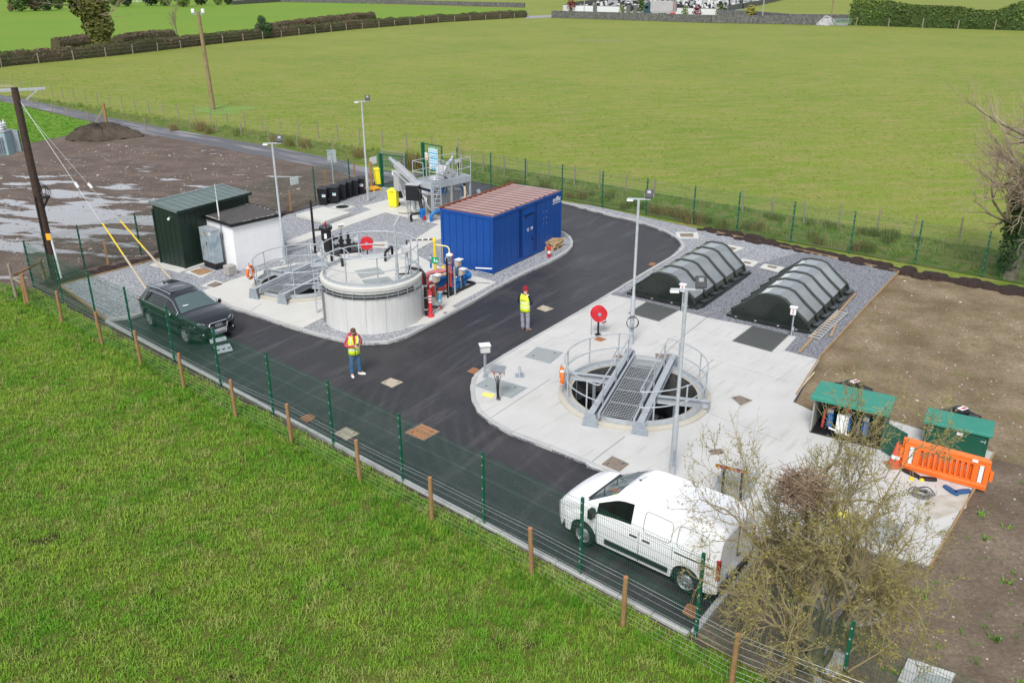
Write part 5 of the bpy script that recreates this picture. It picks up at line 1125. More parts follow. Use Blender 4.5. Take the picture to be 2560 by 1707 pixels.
for k in range(4): MB().tube(smoothline([V(-.12+.08*k, 0, .88), V(-.06+.04*k, .0, .7), V(-.03+.02*k, 0, .3), V(-.04+.04*k, 0, .02)], 4), .012, 5).build('cable', RUBB, t)
for lab, p in (('white switch box on a post by the near end of the left dark cover', r6(520, 700, .1)), ('white switch box on a post by the near end of the right dark cover', r6(1438, 905, .1))):
    t = thing('switch_box', lab, 'control box', (p.x, p.y, .1), -.45)
    MB().box((0, 0, .45), (.05, .05, .9)).build('post', GALVD, t); MB().box((-.05, -.02, .5), (.03, .03, .85)).build('conduit', BLACKP, t); MB().box((-.03, -.04, 1.0), (.2, .12, .28)).build('box', WHITE, t, bevel=.01)
    MB().box((-.03, -.03, 1.16), (.28, .22, .02)).build('hood', WHITE, t)
    for z in (.96, 1.06): b_ = MB().cyl((-.03, -.1, z), (-.03, -.13, z), .025, 8).build('button', RED, t)
    MB().box((.04, -.03, .3), (.07, .06, .14)).build('socket', GALV, t)
a, b = q3(1665, 410, .1), q3(1825, 440, .1); d = (b-a); rz = atan2(d.y, d.x); t = thing('switch_board', 'row of eight red and yellow isolator switches on two posts by the van', 'switch board', (a.x, a.y, .1), rz-.12)
for x in (.03, .5):
    MB().box((x, 0, .42), (.05, .04, .84)).build('post', GALVD, t)
    for k in range(3): MB().tube([(x+.03+.025*k, -.02, .9), (x+.03+.02*k, -.02, .4), (x+.05+.03*k, -.03, .02)], .012, 5).build('cable', RUBB, t)
MB().box((.28, .03, .93), (.88, .1, .16)).build('backing_box', BOXG, t)
for k in range(8): knob(t, -.1+.11*k, -.035, .92, YEL if k in (0, 3, 4, 7) else RED, .045)
for k in range(2): MB().add([(-.17+.45*k, -.12, 1.02), (.27+.45*k, -.12, 1.02), (.27+.45*k, .16, 1.1), (-.17+.45*k, .16, 1.1)], [(0, 1, 2, 3), (3, 2, 1, 0)]).build('hood', WHITE, t)
# ------------------------------------------------------------------ safety shower
p = zb(435, 1140, .1); t = thing('safety_shower', 'yellow emergency shower pole with a white shower head beside the pump skid', 'shower', (p.x, p.y, .1))
MB().lathe([(.13, 0), (.13, .03), (.06, .06), (.055, .1), (.055, 2.35), (.075, 2.37), (.075, 2.5), (.05, 2.54)], n=14).build('pole', YEL, t, smooth=40)
sa_ = MB().tube(smoothline([V(.05, 0, 2.25), V(.3, -.02, 2.22), V(.52, -.04, 2.18), V(.6, -.05, 2.08), V(.61, -.05, 1.92)], 4), .028, 8).build('shower_arm', mat('pale_yellow2', (.80, .70, .25), rough=.5), t, smooth=60)
MB().lathe([(.03, .1), (.05, .06), (.15, .0), (.15, -.02), (.01, -.03)], (.61, -.05, 1.84), 16).build('shower_head', WHITE, t, smooth=50)
MB().tube([(.33, -.02, 2.25), (.33, -.05, 1.35)], .01, 5).box((.33, -.05, 1.3), (.12, .02, .12)).build('pull_rod', YEL, t)
s_ = MB().box((0, -.07, 1.6), (.3, .02, .26)).build('green_sign', SG, t); MB().box((-.02, -.083, 1.6), (.05, .004, .14)).build('sign_symbol', PAPER, s_); MB().box((.07, -.083, 1.57), (.08, .004, .08)).build('sign_symbol', PAPER, s_)
MB().lathe([(.02, 0), (.14, .06), (.15, .1)], (.18, -.05, .92), 14).build('eye_wash_bowl', YEL, t); MB().box((.1, -.05, .97), (.2, .06, .04)).build('bowl_arm', YEL, t)
pb0 = V(-3.19, 34.81, 2.55); pw = thing('shower_supply_pipe', 'lagged dark supply pipe from the tank railing to the yellow shower', 'pipe', (-4.35, 34.6, .1)); MB().tube([V(-4.35, 34.9, .1), V(-4.35, 34.9, 2.5), V(-3.25, 34.83, 2.58)], .04, 8).build('pipe', mat('lagging', (.06, .05, .06), rough=.6), pw, world=True)
for k in range(4): q = V(-4.35, 34.9, 2.5).lerp(V(-3.25, 34.83, 2.58), .15+.22*k); MB().tube([q, q+V(.05, 0, .004)], .045, 8).build('band', PAPER, pw, world=True)
# ------------------------------------------------------------------ pump skid
PR = mat('pipe_red', (.42, .055, .05), rough=.4); PRP = mat('pipe_pink', (.52, .16, .17), rough=.45); PB_ = mat('pump_blue', (.01, .15, .45), rough=.4)
pang = atan2(36.31-34.84, -1.6+2.57); s0 = V(-2.57, 34.84, .1)
sk = thing('pump_skid', 'skid of blue pumps, red pipes and grey control boxes beside the blue container', 'pump set', tuple(s0), pang)
def SK(f, x, y, z): return world_m(sk).inverted() @ f(x, y, z)
fr = MB()
for y in (0, 1.15): fr.box((.85, y, .05), (1.8, .06, .1))
for x in (-.02, 1.72): fr.box((x, .57, .05), (.06, 1.1, .1))
fr.build('base_frame', BLACKP, sk)
def flange(c, d, r, m): 
    c = Vector(c); d = Vector(d).normalized(); return MB().cyl(c-d*.012, c+d*.012, r, 12).build('flange', m, sk)
def elbow(a, b, c, r, m, nm='pipe'):
    a, b, c = Vector(a), Vector(b), Vector(c); pts = [a]; p1 = b+(a-b).normalized()*r*2; p2 = b+(c-b).normalized()*r*2
    for j in range(6): t_ = j/5; pts.append(p1*(1-t_)**2+b*2*t_*(1-t_)+p2*t_*t_)
    pts.append(c); return MB().tube(pts, r, 10).build(nm, m, sk, smooth=60)
# two pumps with motors lying along the skid
for k, y in enumerate((.25, .95)):
    MB().cyl((.25, y, .42), (1.25, y, .42), .1, 12).build('pump_body', PB_, sk, smooth=40)
    MB().box((.75, y, .2), (1.1, .22, .22)).build('pump_stand', PB_, sk, bevel=.01)
    MB().lathe([(.08, 0), (.15, .02), (.16, .1), (.16, .3), (.13, .36), (.05, .4)], (1.3, y, .42), 16, Matrix.Rotation(pi/2, 3, 'Y')).build('motor', PB_, sk, smooth=30)
    for j in range(6): MB().lathe([(.165, 0), (.172, .01), (.165, .02)], (1.38+.045*j, y, .42), 14, Matrix.Rotation(pi/2, 3, 'Y'), cap=False).build('motor_fin', PB_, sk)
    MB().box((1.45, y-.02, .62), (.14, .13, .1)).build('terminal_box', PB_, sk); MB().cyl((.12, y, .42), (.25, y, .42), .13, 12).build('pump_flange', PR, sk)
    MB().box((.9, y-.105, .45), (.12, .01, .12)).build('name_plate', PAPER, sk)
# risers and manifolds in red
elbow((.02, .05, .45), (.02, .05, 1.12), (-.3, .25, 1.12), .085, PRP); MB().cyl((.02, .05, .05), (.02, .05, .33), .085, 12).build('rubber_bellows', BLACKP, sk); flange((.02, .05, .45), (0, 0, 1), .13, PR); flange((.02, .05, 1.0), (0, 0, 1), .13, PR)
MB().cyl((.02, .05, .46), (.02, .05, 1.0), .088, 12).build('riser', PR, sk)
elbow((-.3, .25, 1.12), (-.8, .62, 1.12), (-.8, .62, .3), .08, PRP); elbow((.25, .3, 1.15), (1.0, .75, 1.45), (1.05, .78, .9), .085, PRP); MB().cyl((.1, .15, 1.15), (.3, .33, 1.17), .13, 12).build('valve_body', PRP, sk)
flange((.95, .72, 1.42), (1, .6, .3), .13, PR); MB().cyl((1.05, .78, .75), (1.05, .78, .95), .12, 12).build('non_return_valve', PB_, sk); MB().cyl((1.05, .78, .45), (1.05, .78, .75), .09, 12).build('riser', PR, sk)
elbow((-.55, 1.1, .9), (-.55, 1.1, .45), (.1, .9, .42), .085, PR); elbow((-.9, 1.2, 1.0), (-.6, 1.15, 1.0), (-.55, 1.1, .6), .08, PR); MB().sphere((-.95, 1.2, 1.0), .13, 10, 8).build('pipe_end', PRP, sk)
elbow((-.55, .3, .35), (-.1, .2, .35), (.15, .22, .42), .09, PR); MB().cyl((-.55, .5, .1), (-.55, .5, .5), .085, 10).build('suction_leg', PR, sk); MB().cyl((-.5, .55, .05), (-.5, .55, .3), .08, 10).build('rubber_bellows', BLACKP, sk)
for x, y in ((-.35, .28), (-.8, .62), (-.55, 1.1)): flange((x, y, .98), (0, 0, 1), .13, PR)
# actuators
for x, y, z in ((.1, .2, 1.45), (-.35, .75, 1.5)):
    MB().lathe([(.05, 0), (.12, .03), (.14, .12), (.1, .2), (.06, .22), (.06, .32), (.01, .34)], (x, y, z), 14).build('actuator', GALVD, sk, smooth=50); MB().cyl((x, y, z+.1), (x+.22, y+.1, z+.1), .09, 12).build('actuator_motor', GALV, sk, smooth=40); MB().cyl((x, y, z-.3), (x, y, z), .04, 8).build('valve_stem', PB_, sk)
    MB().tube([(x-.14, y-.05, z-.02), (x-.05, y-.16, z-.02), (x+.05, y-.16, z), (x+.14, y-.05, z)], .014, 5).build('hand_wheel', mat('cream_paint', (.65, .60, .38), rough=.5), sk)
MB().cyl((-.7, 1.3, .95), (-.7, 1.3, 1.3), .06, 8).sphere((-.7, 1.3, 1.32), .09, 8, 6).build('air_valve', mat('valve_blue', (.06, .35, .60), rough=.45), sk)
for x, y, h in ((-.2, .0, 1.3), (.12, -.12, 1.25), (-.28, -.04, 1.75)):
    MB().box((x, y, h/2), (.06, .05, h)).build('upright', GALV if h < 1.5 else BLACKP, sk)
for x, y, z, s in ((-.85, .1, 1.0, .3), (.85, .05, .82, .26), (1.25, .55, 1.02, .3)):
    MB().box((x, y, z), (s, .16, s*1.0)).build('control_box', BOXG, sk, bevel=.01); MB().box((x, y-.06, z+s*.55), (s*1.15, .3, .02)).build('hood', WHITE, sk); MB().box((x, y+.03, z/2), (.06, .04, z)).build('stand', GALVD, sk)
    for u in (-.06, .06): kb = MB().cyl((x+u, y-.08, z-.02), (x+u, y-.11, z-.02), .035, 8).build('knob', YW, sk)
    for k in range(3): MB().tube(smoothline([V(x-.05+.05*k, y-.02, z-.14), V(x-.06+.05*k, y-.04, z*.5), V(x+.08*k, y-.02, .04)], 4), .012, 5).build('cable', RUBB, sk)
MB().tube(smoothline([V(1.5, .1, .1), V(1.9, -.1, .05), V(2.2, -.5, .01)], 4), .01, 5).build('cable', RUBB, sk)
MB().box((.55, .6, .72), (.7, .03, .05)).build('hazard_strip', mat('hazard_yellow', (.7, .6, .2), rough=.5), sk)
MB().cyl((-.3, .9, 1.0), (.6, .62, 1.0), .03, 8).build('cream_pipe', WHITE, sk)
# red and white bollards, small valve
for k, (x, y, lab) in enumerate(((335, 1500, 'nearer red flexible bollard with white bands beside the round tank'), (312, 1400, 'farther red flexible bollard with white bands beside the round tank'))):
    p = zb(x, y, .1); t = thing('flexible_bollard', lab, 'bollard', (p.x, p.y, .1))
    MB().lathe([(.15, 0), (.15, .03), (.1, .06), (.08, .1), (.065, .98), (.045, 1.02), (.02, 1.05)], n=14).build('post', RED, t, smooth=40)
    for z in (.6, .72, .84): MB().lathe([(.076, z), (.072, z+.055)], n=14, cap=False).build('white_band', PAPER, t)
    MB().lathe([(.02, 1.04), (.06, 1.07), (.06, 1.11), (.01, 1.13)], n=10).build('cap', RED, t)
p = zb(500, 1370, .1); t = thing('hydrant_valve', 'small blue and grey standpipe valve with a red foot near the bollards', 'valve', (p.x, p.y, .1))
MB().lathe([(.07, 0), (.11, .02), (.11, .06), (.05, .1), (.05, .2)], n=12).build('red_foot', PR, t); MB().sphere((0, 0, .32), .11, 12, 8).cyl((0, 0, .3), (0, -.16, .28), .07, 12).build('valve_body', GALVD, t, smooth=50); MB().cyl((0, 0, .4), (.02, .02, .68), .055, 10).build('blue_body', mat('valve_blue', (.06, .35, .60), rough=.45), t); MB().box((.02, .02, .72), (.2, .08, .05)).build('top_grip', GALV, t)
MB().tube([(-.02, -.05, .08), (-.1, -.25, .06), (-.14, -.38, .02)], .04, 8).build('outlet', GALV, t); MB().tube([(-.06, -.02, .1), (-.35, -.02, .1)], .05, 8).build('black_coupling', BLACKP, t); MB().tube([(-.35, -.02, .1), (-.62, .0, .12)], .06, 8).build('grey_coupling', GALV, t)
t = MB().box((0, 0, 0), (.14, .14, .01), rz=.8).build('small_plate', IRONG); q = zb(590, 1437, .11); t.location = q; tag(t, 'tiny dark square plate in the slab right of the bollards', 'plate')
# ------------------------------------------------------------------ black filter vessel and pumps behind the tank
p = V(-8.95, 40.85); t = thing('filter_vessel', 'tall black flanged filter vessel with a red tag behind the left pit', 'vessel', (p.x, p.y, .1), .3)
MB().lathe([(.2, .1), (.24, .14), (.24, 1.2), (.30, 1.22), (.32, 1.27), (.32, 1.35), (.30, 1.38), (.28, 1.38)], n=20).build('shell', BLACKP, t, smooth=40)
for k in range(10): a = 2*pi*k/10; MB().cyl((.28*cos(a), .28*sin(a), 1.38), (.28*cos(a), .28*sin(a), 1.42), .02, 6).build('bolt', GALVD, t)
for a in (0, 2.1, 4.2): MB().box((.17*cos(a), .17*sin(a), .06), (.06, .06, .14)).build('foot', BLACKP, t)
MB().box((-.02, .0, 1.5), (.12, .03, .12)).build('red_tag', RED, t); MB().cyl((.02, 0, 1.38), (.02, 0, 1.6), .02, 6).build('vent', BLACKP, t); MB().box((-.06, -.245, .95), (.12, .01, .25)).build('label_plate', PAPER, t)
MB().cyl((.2, 0, .75), (.55, .1, .7), .06, 10).cyl((.32, .03, .73), (.35, .04, .73), .13, 12).build('outlet_pipe', BLACKP, t)
MB().tube([(-.24, 0, 1.22), (-.6, .05, 1.22)], .05, 8).build('inlet_pipe', BLACKP, t)
p = V(-9.6, 41.05); t = thing('vent_stack', 'slim black vent pipe standing beside the filter vessel', 'pipe', (p.x, p.y, .1)); MB().lathe([(.06, 0), (.06, 2.5), (.035, 2.58), (.035, 2.62)], n=12).build('pipe', BLACKP, t); MB().box((0, 0, .01), (.2, .2, .02)).build('base_plate', BLACKP, t)
p = V(-8.2, 41.1); t = thing('twin_pump', 'low group of black pumps and flanged pipes right of the filter vessel', 'pump set', (p.x, p.y, .1), .35)
MB().box((.1, 0, .05), (1.3, .6, .1)).build('base_plate', BLACKP, t)
for x in (-.1, .25): 
    MB().lathe([(.1, .1), (.1, .55), (.15, .56), (.15, .62), (.07, .64), (.07, .95)], (x, 0, 0), 12).build('upright_filter', BLACKP, t); 
MB().cyl((-.6, 0, .35), (.7, 0, .3), .09, 10).build('pipe_run', BLACKP, t); 
for x in (-.5, -.3, .5): MB().cyl((x, 0, .33), (x+.03, 0, .33), .16, 12).build('flange', BLACKP, t)
MB().tube(smoothline([V(.7, 0, .3), V(.95, .02, .5), V(1.12, .03, .45), V(1.15, .03, .1)], 5), .08, 10).build('blue_bend', mat('valve_blue2', (.02, .22, .52), rough=.4), t, smooth=60); MB().box((.6, -.05, .62), (.2, .1, .16)).build('grey_box', BOXG, t); MB().sphere((.8, -.1, .18), .16, 10, 8, (1, 1, .7)).build('rusty_volute', IRONG, t)
p = r4(1030, 235, .1); t = thing('control_box', 'small grey control box on a post by the black pumps', 'control box', (p.x, p.y, .1), .5); MB().box((0, 0, .5), (.05, .05, 1.0)).build('post', GALVD, t); MB().box((0, 0, 1.08), (.24, .14, .22)).build('box', BOXG, t); MB().box((0, -.02, 1.2), (.3, .22, .02)).build('hood', WHITE, t); MB().cyl((0, -.08, 1.06), (0, -.1, 1.06), .04, 8).build('knob', YW, t)
# ------------------------------------------------------------------ screening plant with its platform
C0 = V(-4.35, 47.0, .1); pa_ = atan2(1.95, 2.4)
pl = thing('screening_plant', 'galvanised screening platform with railings, ladder and steel screw conveyor behind the blue container', 'plant', tuple(C0), radians(45))
DK = 1.95; PLX, PLY = 2.9, 1.55
def PL(f, x, y, z): return world_m(pl).inverted() @ f(x, y, z)
dkm = MB().box((PLX/2, PLY/2, DK), (PLX, PLY, .04)).build('deck', GALV, pl)
for k in range(14): MB().box((PLX/2, .06+k*.11, DK+.024), (PLX-.1, .012, .012)).build('deck_rib', GALVD, dkm)
for (cx, cy, sx, sy) in ((PLX/2, 0, PLX, .05), (PLX/2, PLY, PLX, .05), (0, PLY/2, .05, PLY), (PLX, PLY/2, .05, PLY)): MB().box((cx, cy, DK-.08), (sx, sy, .34)).build('edge_beam', GALV, pl)
for x in (.04, PLX/2, PLX-.04):
    for y in (.04, PLY-.04): MB().box((x, y, DK/2), (.09, .09, DK)).build('column', GALV, pl)
for (a, b) in (((.04, .04, .6), (.6, .04, 1.7)), ((.04, .2, .5), (.04, PLY-.1, 1.7)), ((PLX-.04, .04, .6), (PLX-.7, .04, 1.7))): MB().beam(a, b, .05, .05).build('brace', GALV, pl)
crn = [(.0, .65), (0, PLY), (PLX, PLY), (PLX, 0), (.55, 0)]
for z in (.55, 1.1): MB().tube([(x, y, DK+z) for x, y in crn], .021, 8).build('rail', GALV, pl)
for x, y in ((0, .65), (0, PLY), (PLX*.33, PLY), (PLX*.66, PLY), (PLX, PLY), (PLX, PLY/2), (PLX, 0), (PLX*.72, 0), (PLX*.45, 0), (.55, 0)): MB().cyl((x, y, DK), (x, y, DK+1.1), .022, 8).build('rail_post', GALV, pl)
# chamfer ladder and back hoops
lx = V(.1, -.12, 0)
for s in (-.22, .22): MB().box((.28+s*.8, -.12-s*.5, (DK+.1)/2), (.045, .045, DK+.1)).build('ladder_stringer', GALV, pl)
for k in range(8): MB().cyl((.28-.18, -.12+.11, .2+.24*k), (.28+.18, -.12-.11, .2+.24*k), .016, 6).build('ladder_rung', GALV, pl)
for z in (.35, .75, 1.25): MB().tube([(.0+.3+.42*cos(a), -.1+.42*sin(a), DK+z) for a in [radians(150)+radians(240)*i/16 for i in range(17)]], .02, 6).build('ladder_hoop', GALV, pl)
for a in (170, 230, 290, 350): MB().box((.3+.42*cos(radians(a)), -.1+.42*sin(radians(a)), DK+.8), (.04, .015, .95), rz=radians(a+90)).build('hoop_strap', GALV, pl)
# conveyor: stainless trough rising to the left with grey motor at its head
SSW = mat('brushed_stainless', (.60, .60, .61), rough=.35, metal=.55)
A = PL(za, 800, 870, 1.55); Bt = PL(za, 390, 520, 3.0); A = PL(za, 820, 900, 1.0)
Bt = world_m(pl).inverted() @ V(-6.62, 50.05, 2.58); A = world_m(pl).inverted() @ V(-4.6, 47.95, 1.25)
cv = MB().beam(A, Bt, .34, .3).build('conveyor_trough', SSW, pl, bevel=.02)
dcv = (Bt-A).normalized()
for k in range(3): q = A.lerp(Bt, .25+.28*k); MB().beam(q-dcv*.015, q+dcv*.015, .38, .34).build('trough_flange', SSW, cv)
MB().cyl(Bt-dcv*.05, Bt+dcv*.28, .14, 14).cyl(Bt+dcv*.28, Bt+dcv*.55, .11, 14).build('conveyor_motor', GALVD, pl, smooth=40); MB().sphere(Bt+dcv*.55, .11, 10, 8).build('motor_cap', GALVD, pl)
for s in (-.25, .2): MB().beam(A.lerp(Bt, .95)+V(s, -.1, -.2), V((A.lerp(Bt, .6)).x+s, (A.lerp(Bt, .6)).y-.1, 0), .05, .05).build('conveyor_leg', GALV, pl)
hp_ = A.lerp(Bt, .86); MB().prism([(hp_.x-.3, hp_.y-.2), (hp_.x+.25, hp_.y-.2), (hp_.x+.25, hp_.y+.3), (hp_.x-.3, hp_.y+.3)], hp_.z-1.25, hp_.z-.2).build('discharge_chute', mat('chute_grey', (.38, .38, .38), rough=.5), pl); MB().beam(hp_+V(-.05, 0, -1.7), hp_+V(-.05, 0, -1.25), .2, .2, up=Vector((0, 1, 0))).build('bag_sleeve', BLACKP, pl)
MB().beam(A.lerp(Bt, 1.0)+V(-.35, -.1, -.3), A.lerp(Bt, .45)+V(-.3, -.1, -.2), .06, .04).build('angle_rail', GALV, pl)
bxp = PL(za, 590, 1060, .1)
bx_ = V(-5.65, 47.75, .1); 
b_ = MB().box((0, 0, 0), (.75, .5, .85)).build('black_hopper_box', BLACKP, pl, bevel=.01); b_.matrix_basis = world_m(pl).inverted() @ Matrix.Translation((-5.42, 47.7, 1.5)) @ Matrix.Rotation(-.25, 4, 'Z')
l_ = MB().box((0, 0, .44), (.78, .53, .03)).build('steel_lid', SSW, b_)
for sx in (-.3, .3):
    for sy in (-.2, .2): MB().box((sx, sy, -.9), (.035, .035, .95)).build('leg', GALVD, b_)
def wl(x, y, z): return world_m(pl).inverted() @ V(x, y, z)
MB().tube(smoothline([wl(-5.2, 47.5, 1.75), wl(-5.0, 47.3, 1.6), wl(-5.02, 47.25, 1.1), wl(-4.95, 47.1, .75)], 4), .1, 10).build('black_hose', BLACKP, pl, smooth=60)
MB().tube(smoothline([wl(-4.95, 47.3, 1.6), wl(-4.4, 47.5, 1.45), wl(-3.9, 47.9, 1.5)], 5), .11, 12).build('steel_bend', SSW, pl, smooth=60)
for x, y, z in ((-4.5, 48.2, 1.55), (-3.9, 47.9, 1.5)): MB().lathe([(.05, -.16), (.17, -.12), (.19, 0), (.17, .12), (.05, .16)], wl(x, y, z), 12).build('blue_valve', PB_, pl, smooth=50)
MB().box(wl(-4.9, 46.95, .5), (.26, .26, .5)).build('blue_meter', PB_, pl, bevel=.03); MB().box(wl(-4.8, 46.85, .28), (.14, .14, .2)).build('red_meter_flange', RED, pl)
MB().tube(smoothline([wl(-5.5, 46.8, .1), wl(-5.5, 46.8, .45), wl(-5.2, 46.9, .5), wl(-4.95, 46.95, .5)], 4), .07, 10).build('black_pipe', BLACKP, pl, smooth=60)
MB().tube(smoothline([wl(-4.4, 46.7, .1), wl(-4.4, 46.7, .4), wl(-4.15, 46.85, .62), wl(-3.8, 47.1, .65)], 4), .09, 10).build('blue_pipe', PB_, pl, smooth=60)
# screen body under the deck and hopper above it
MB().box((PLX*.55, PLY*.5, .75), (1.9, .9, 1.0)).build('screen_tank', mat('tank_stainless', (.42, .41, .38), (.30, .29, .27), sc=3, rough=.4, metal=.5), pl, bevel=.02)
for k in range(5): MB().box((.95+.35*k, PLY*.5-.47, .75), (.05, .04, 1.0)).build('stiffener', GALVD, pl)
sb_ = MB().prism([(-.35, -.3), (.35, -.3), (.35, .3), (-.35, .3)], 0, .55).build('screen_housing', SSW, pl, bevel=.02); sb_.matrix_basis = Matrix.Translation((1.5, .75, DK+.12)) @ Matrix.Rotation(radians(32), 4, 'Y')
MB().box((0, -.31, .3), (.12, .02, .12)).build('housing_mark', INK, sb_)
MB().cyl((1.75, .75, DK+.68), (2.15, .75, DK+.95), .12, 12).cyl((2.1, .75, DK+.9), (2.25, .75, DK+1.15), .08, 10).build('drive_motor', GALVD, pl, smooth=40); MB().box((2.55, .7, DK+.85), (.32, .16, .16)).box((2.55, .7, DK+.42), (.04, .04, .8)).build('junction_box', BOXG, pl)
MB().box((.95, .7, DK+.12), (.7, .5, .2)).build('steel_cover', SSW, pl, bevel=.03)
for k in range(3): MB().tube(smoothline([V(2.5+.04*k, .62, DK+.75), V(2.52+.04*k, .6, DK+.3), V(2.5+.05*k, .55, DK-.3)], 3), .014, 5).build('cable', RUBB, pl)
MB().tube(smoothline([V(2.4, -.3, .9), V(3.0, -.2, .75), V(3.8, .3, .72), V(4.3, .9, .75)], 4), .12, 12).build('grey_pipe', GALVD, pl, smooth=60)
MB().lathe([(.05, -.2), (.2, -.16), (.22, 0), (.2, .16), (.05, .2)], (2.1, -.35, .8), 14, Matrix.Rotation(pi/2, 3, 'X')).build('grey_pump', GALVD, pl, smooth=50); MB().cyl((1.2, -.3, .55), (2.0, -.35, .6), .12, 12).build('grey_motor', GALVD, pl, smooth=40)
for x, y in ((3.3, 1.2), (3.7, 1.5)): MB().lathe([(.04, 0), (.13, .03), (.13, .09), (.04, .12)], (x, y, 1.1), 12).cyl((x, y, .1), (x, y, 1.1), .05, 8).build('valve_stand', PB_ if x < 3.5 else BLACKP, pl)
for k in range(8): x, y = rnd.uniform(.3, 2.6), rnd.uniform(.1, 1.4); MB().tube([(x, y, .1), (x+rnd.uniform(-.1, .1), y, .8), (x+rnd.uniform(-.4, .4), y, rnd.uniform(.9, 1.7))], rnd.uniform(.03, .07), 8).build('pipework', rnd.choice([BLACKP, GALVD, GALVD, TRAY]), pl)
# low railing right of the platform
lr = thing('low_railing', 'low galvanised guard railing round the channel right of the screening platform', 'railing', (-1.2, 46.2, .1))
q = [V(-3.1, 46.2, 1.3), V(-1.8, 45.2, 1.3), V(-.35, 46.6, 1.3), V(-1.75, 47.9, 1.3), V(-2.2, 47.5, 1.3)]
for dz in (0, -.5): MB().tube([p+V(0, 0, dz) for p in q], .024, 8).build('rail', GALV, lr, world=True)
for p in q: MB().tube([V(p.x, p.y, .1), p], .024, 8).build('rail_post', GALV, lr, world=True)
sbg = MB().sphere((0, 0, .1), .34, 16, 8, (1.2, .8, .35)).build('sand_bag', mat('sandbag', (.55, .52, .45), (.45, .42, .36), sc=6, rough=.95)); p = za(470, 1365, .1); sbg.location = (p.x, p.y, .1); tag(sbg, 'pale flattened sandbag on the slab in front of the upright yellow bin', 'sandbag')
# ------------------------------------------------------------------ green kiosks and black tanks
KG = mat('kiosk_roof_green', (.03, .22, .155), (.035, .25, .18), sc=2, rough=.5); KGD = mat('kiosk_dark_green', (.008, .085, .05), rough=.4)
ka = atan2(21.24-22.06, 13.16-11.78)
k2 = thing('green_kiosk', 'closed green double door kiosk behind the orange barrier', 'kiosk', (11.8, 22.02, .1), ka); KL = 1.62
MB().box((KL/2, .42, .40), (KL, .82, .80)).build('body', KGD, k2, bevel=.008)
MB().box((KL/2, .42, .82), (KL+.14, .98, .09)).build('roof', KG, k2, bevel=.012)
for x in (KL*.27, KL*.73):
    d_ = MB().box((x, -.005, .38), (KL*.42, .02, .66)).build('door', KGD, k2, bevel=.006); MB().box((x+(-.3 if x < KL/2 else .3), -.02, .6), (.12, .02, .025)).box((x+(-.36 if x < KL/2 else .36), -.02, .6), (.02, .03, .1)).build('hinge_latch', GALV, d_)
MB().box((KL*.5+.08, -.018, .68), (.16, .006, .1)).build('label_plate', PAPER, k2); MB().box((KL*.2, -.055, .84), (.1, .006, .03)).build('badge', PAPER, k2)
k1 = thing('green_kiosk', 'open fronted green kiosk full of blue and red pump gear behind the bare bush', 'kiosk', (8.85, 22.9, .1), atan2(21.61-22.65, 10.29-8.6)); KL = 2.0; KW = 1.0; KH = 1.15
for x in (0, KL-.04): MB().box((x+.02, KW/2, KH/2), (.04, KW, KH)).build('side_wall', KGD if x else mat('kiosk_inner', (.32, .32, .28), rough=.7), k1)
MB().box((KL/2, KW-.02, KH/2), (KL-.1, .04, KH)).build('back_wall', KGD, k1); MB().box((KL/2, KW/2-.05, KH+.05), (KL+.16, KW+.26, .12)).build('roof', KG, k1, bevel=.012); MB().box((KL/2, KW/2, .03), (KL, KW, .06)).build('floor_plate', BLACKP, k1)
for i in range(3):
    x = .45+.5*i; MB().cyl((x, .45, .15), (x, .45, .6), .1, 12).build('blue_motor', PB_, k1, smooth=40); MB().box((x, .4, .68), (.16, .16, .12)).build('motor_head', rnd.choice([BOXG, PB_]), k1); MB().tube([(x-.18, .3, .12), (x-.15, .3, .7), (x+.1, .5, .8)], .04, 8).build('pipe', [PR, BLACKP, IRONG][i], k1)
MB().box((.85, .12, .45), (.32, .1, .6)).build('white_panel', PAPER, k1); MB().cyl((.95, .2, .95), (.95, .1, .95), .06, 10).build('red_knob', RED, k1); MB().cyl((.5, .1, .25), (1.1, .02, .2), .03, 8).build('white_tube', WHITE, k1)
dv_ = MB().box((KL+.35, -.3, .5), (.75, .03, .9), rz=-.6).build('open_door', KGD, k1)
TKM = mat('tank_black', (.022, .022, .025), (.045, .045, .05), sc=2, rough=.4)
def btank(label, p, R):
    t = thing('black_tank', label, 'tank', (p.x, p.y, 0))
    MB().lathe([(R*.98, .0), (R, .4), (R*.99, .52), (R*.95, .60), (R*.7, .72), (R*.36, .80), (R*.3, .80)], n=40).build('shell', TKM, t, smooth=50); MB().lathe([(R*.32, .8), (R*.34, .9), (R*.28, .93), (.01, .94)], n=24).build('lid', BLACKP, t, smooth=40)
    for k in range(8):
        a = 2*pi*k/8; MB().beam((R*.42*cos(a), R*.42*sin(a), .80), (R*.9*cos(a), R*.9*sin(a), .655), .07, .04).build('rib', TKM, t)
    MB().box((.02, -.02, .95), (.3, .18, .012), rz=.5).build('white_red_label', PAPER, t); MB().box((.05, -.02, .958), (.16, .08, .006), rz=.5).build('red_mark', RED, t); return t
btank('round black plastic tank behind the open green kiosk', q1(722, 395, .62), .70); btank('round black plastic tank behind the closed green kiosk', q1(1565, 610, .62), .70)
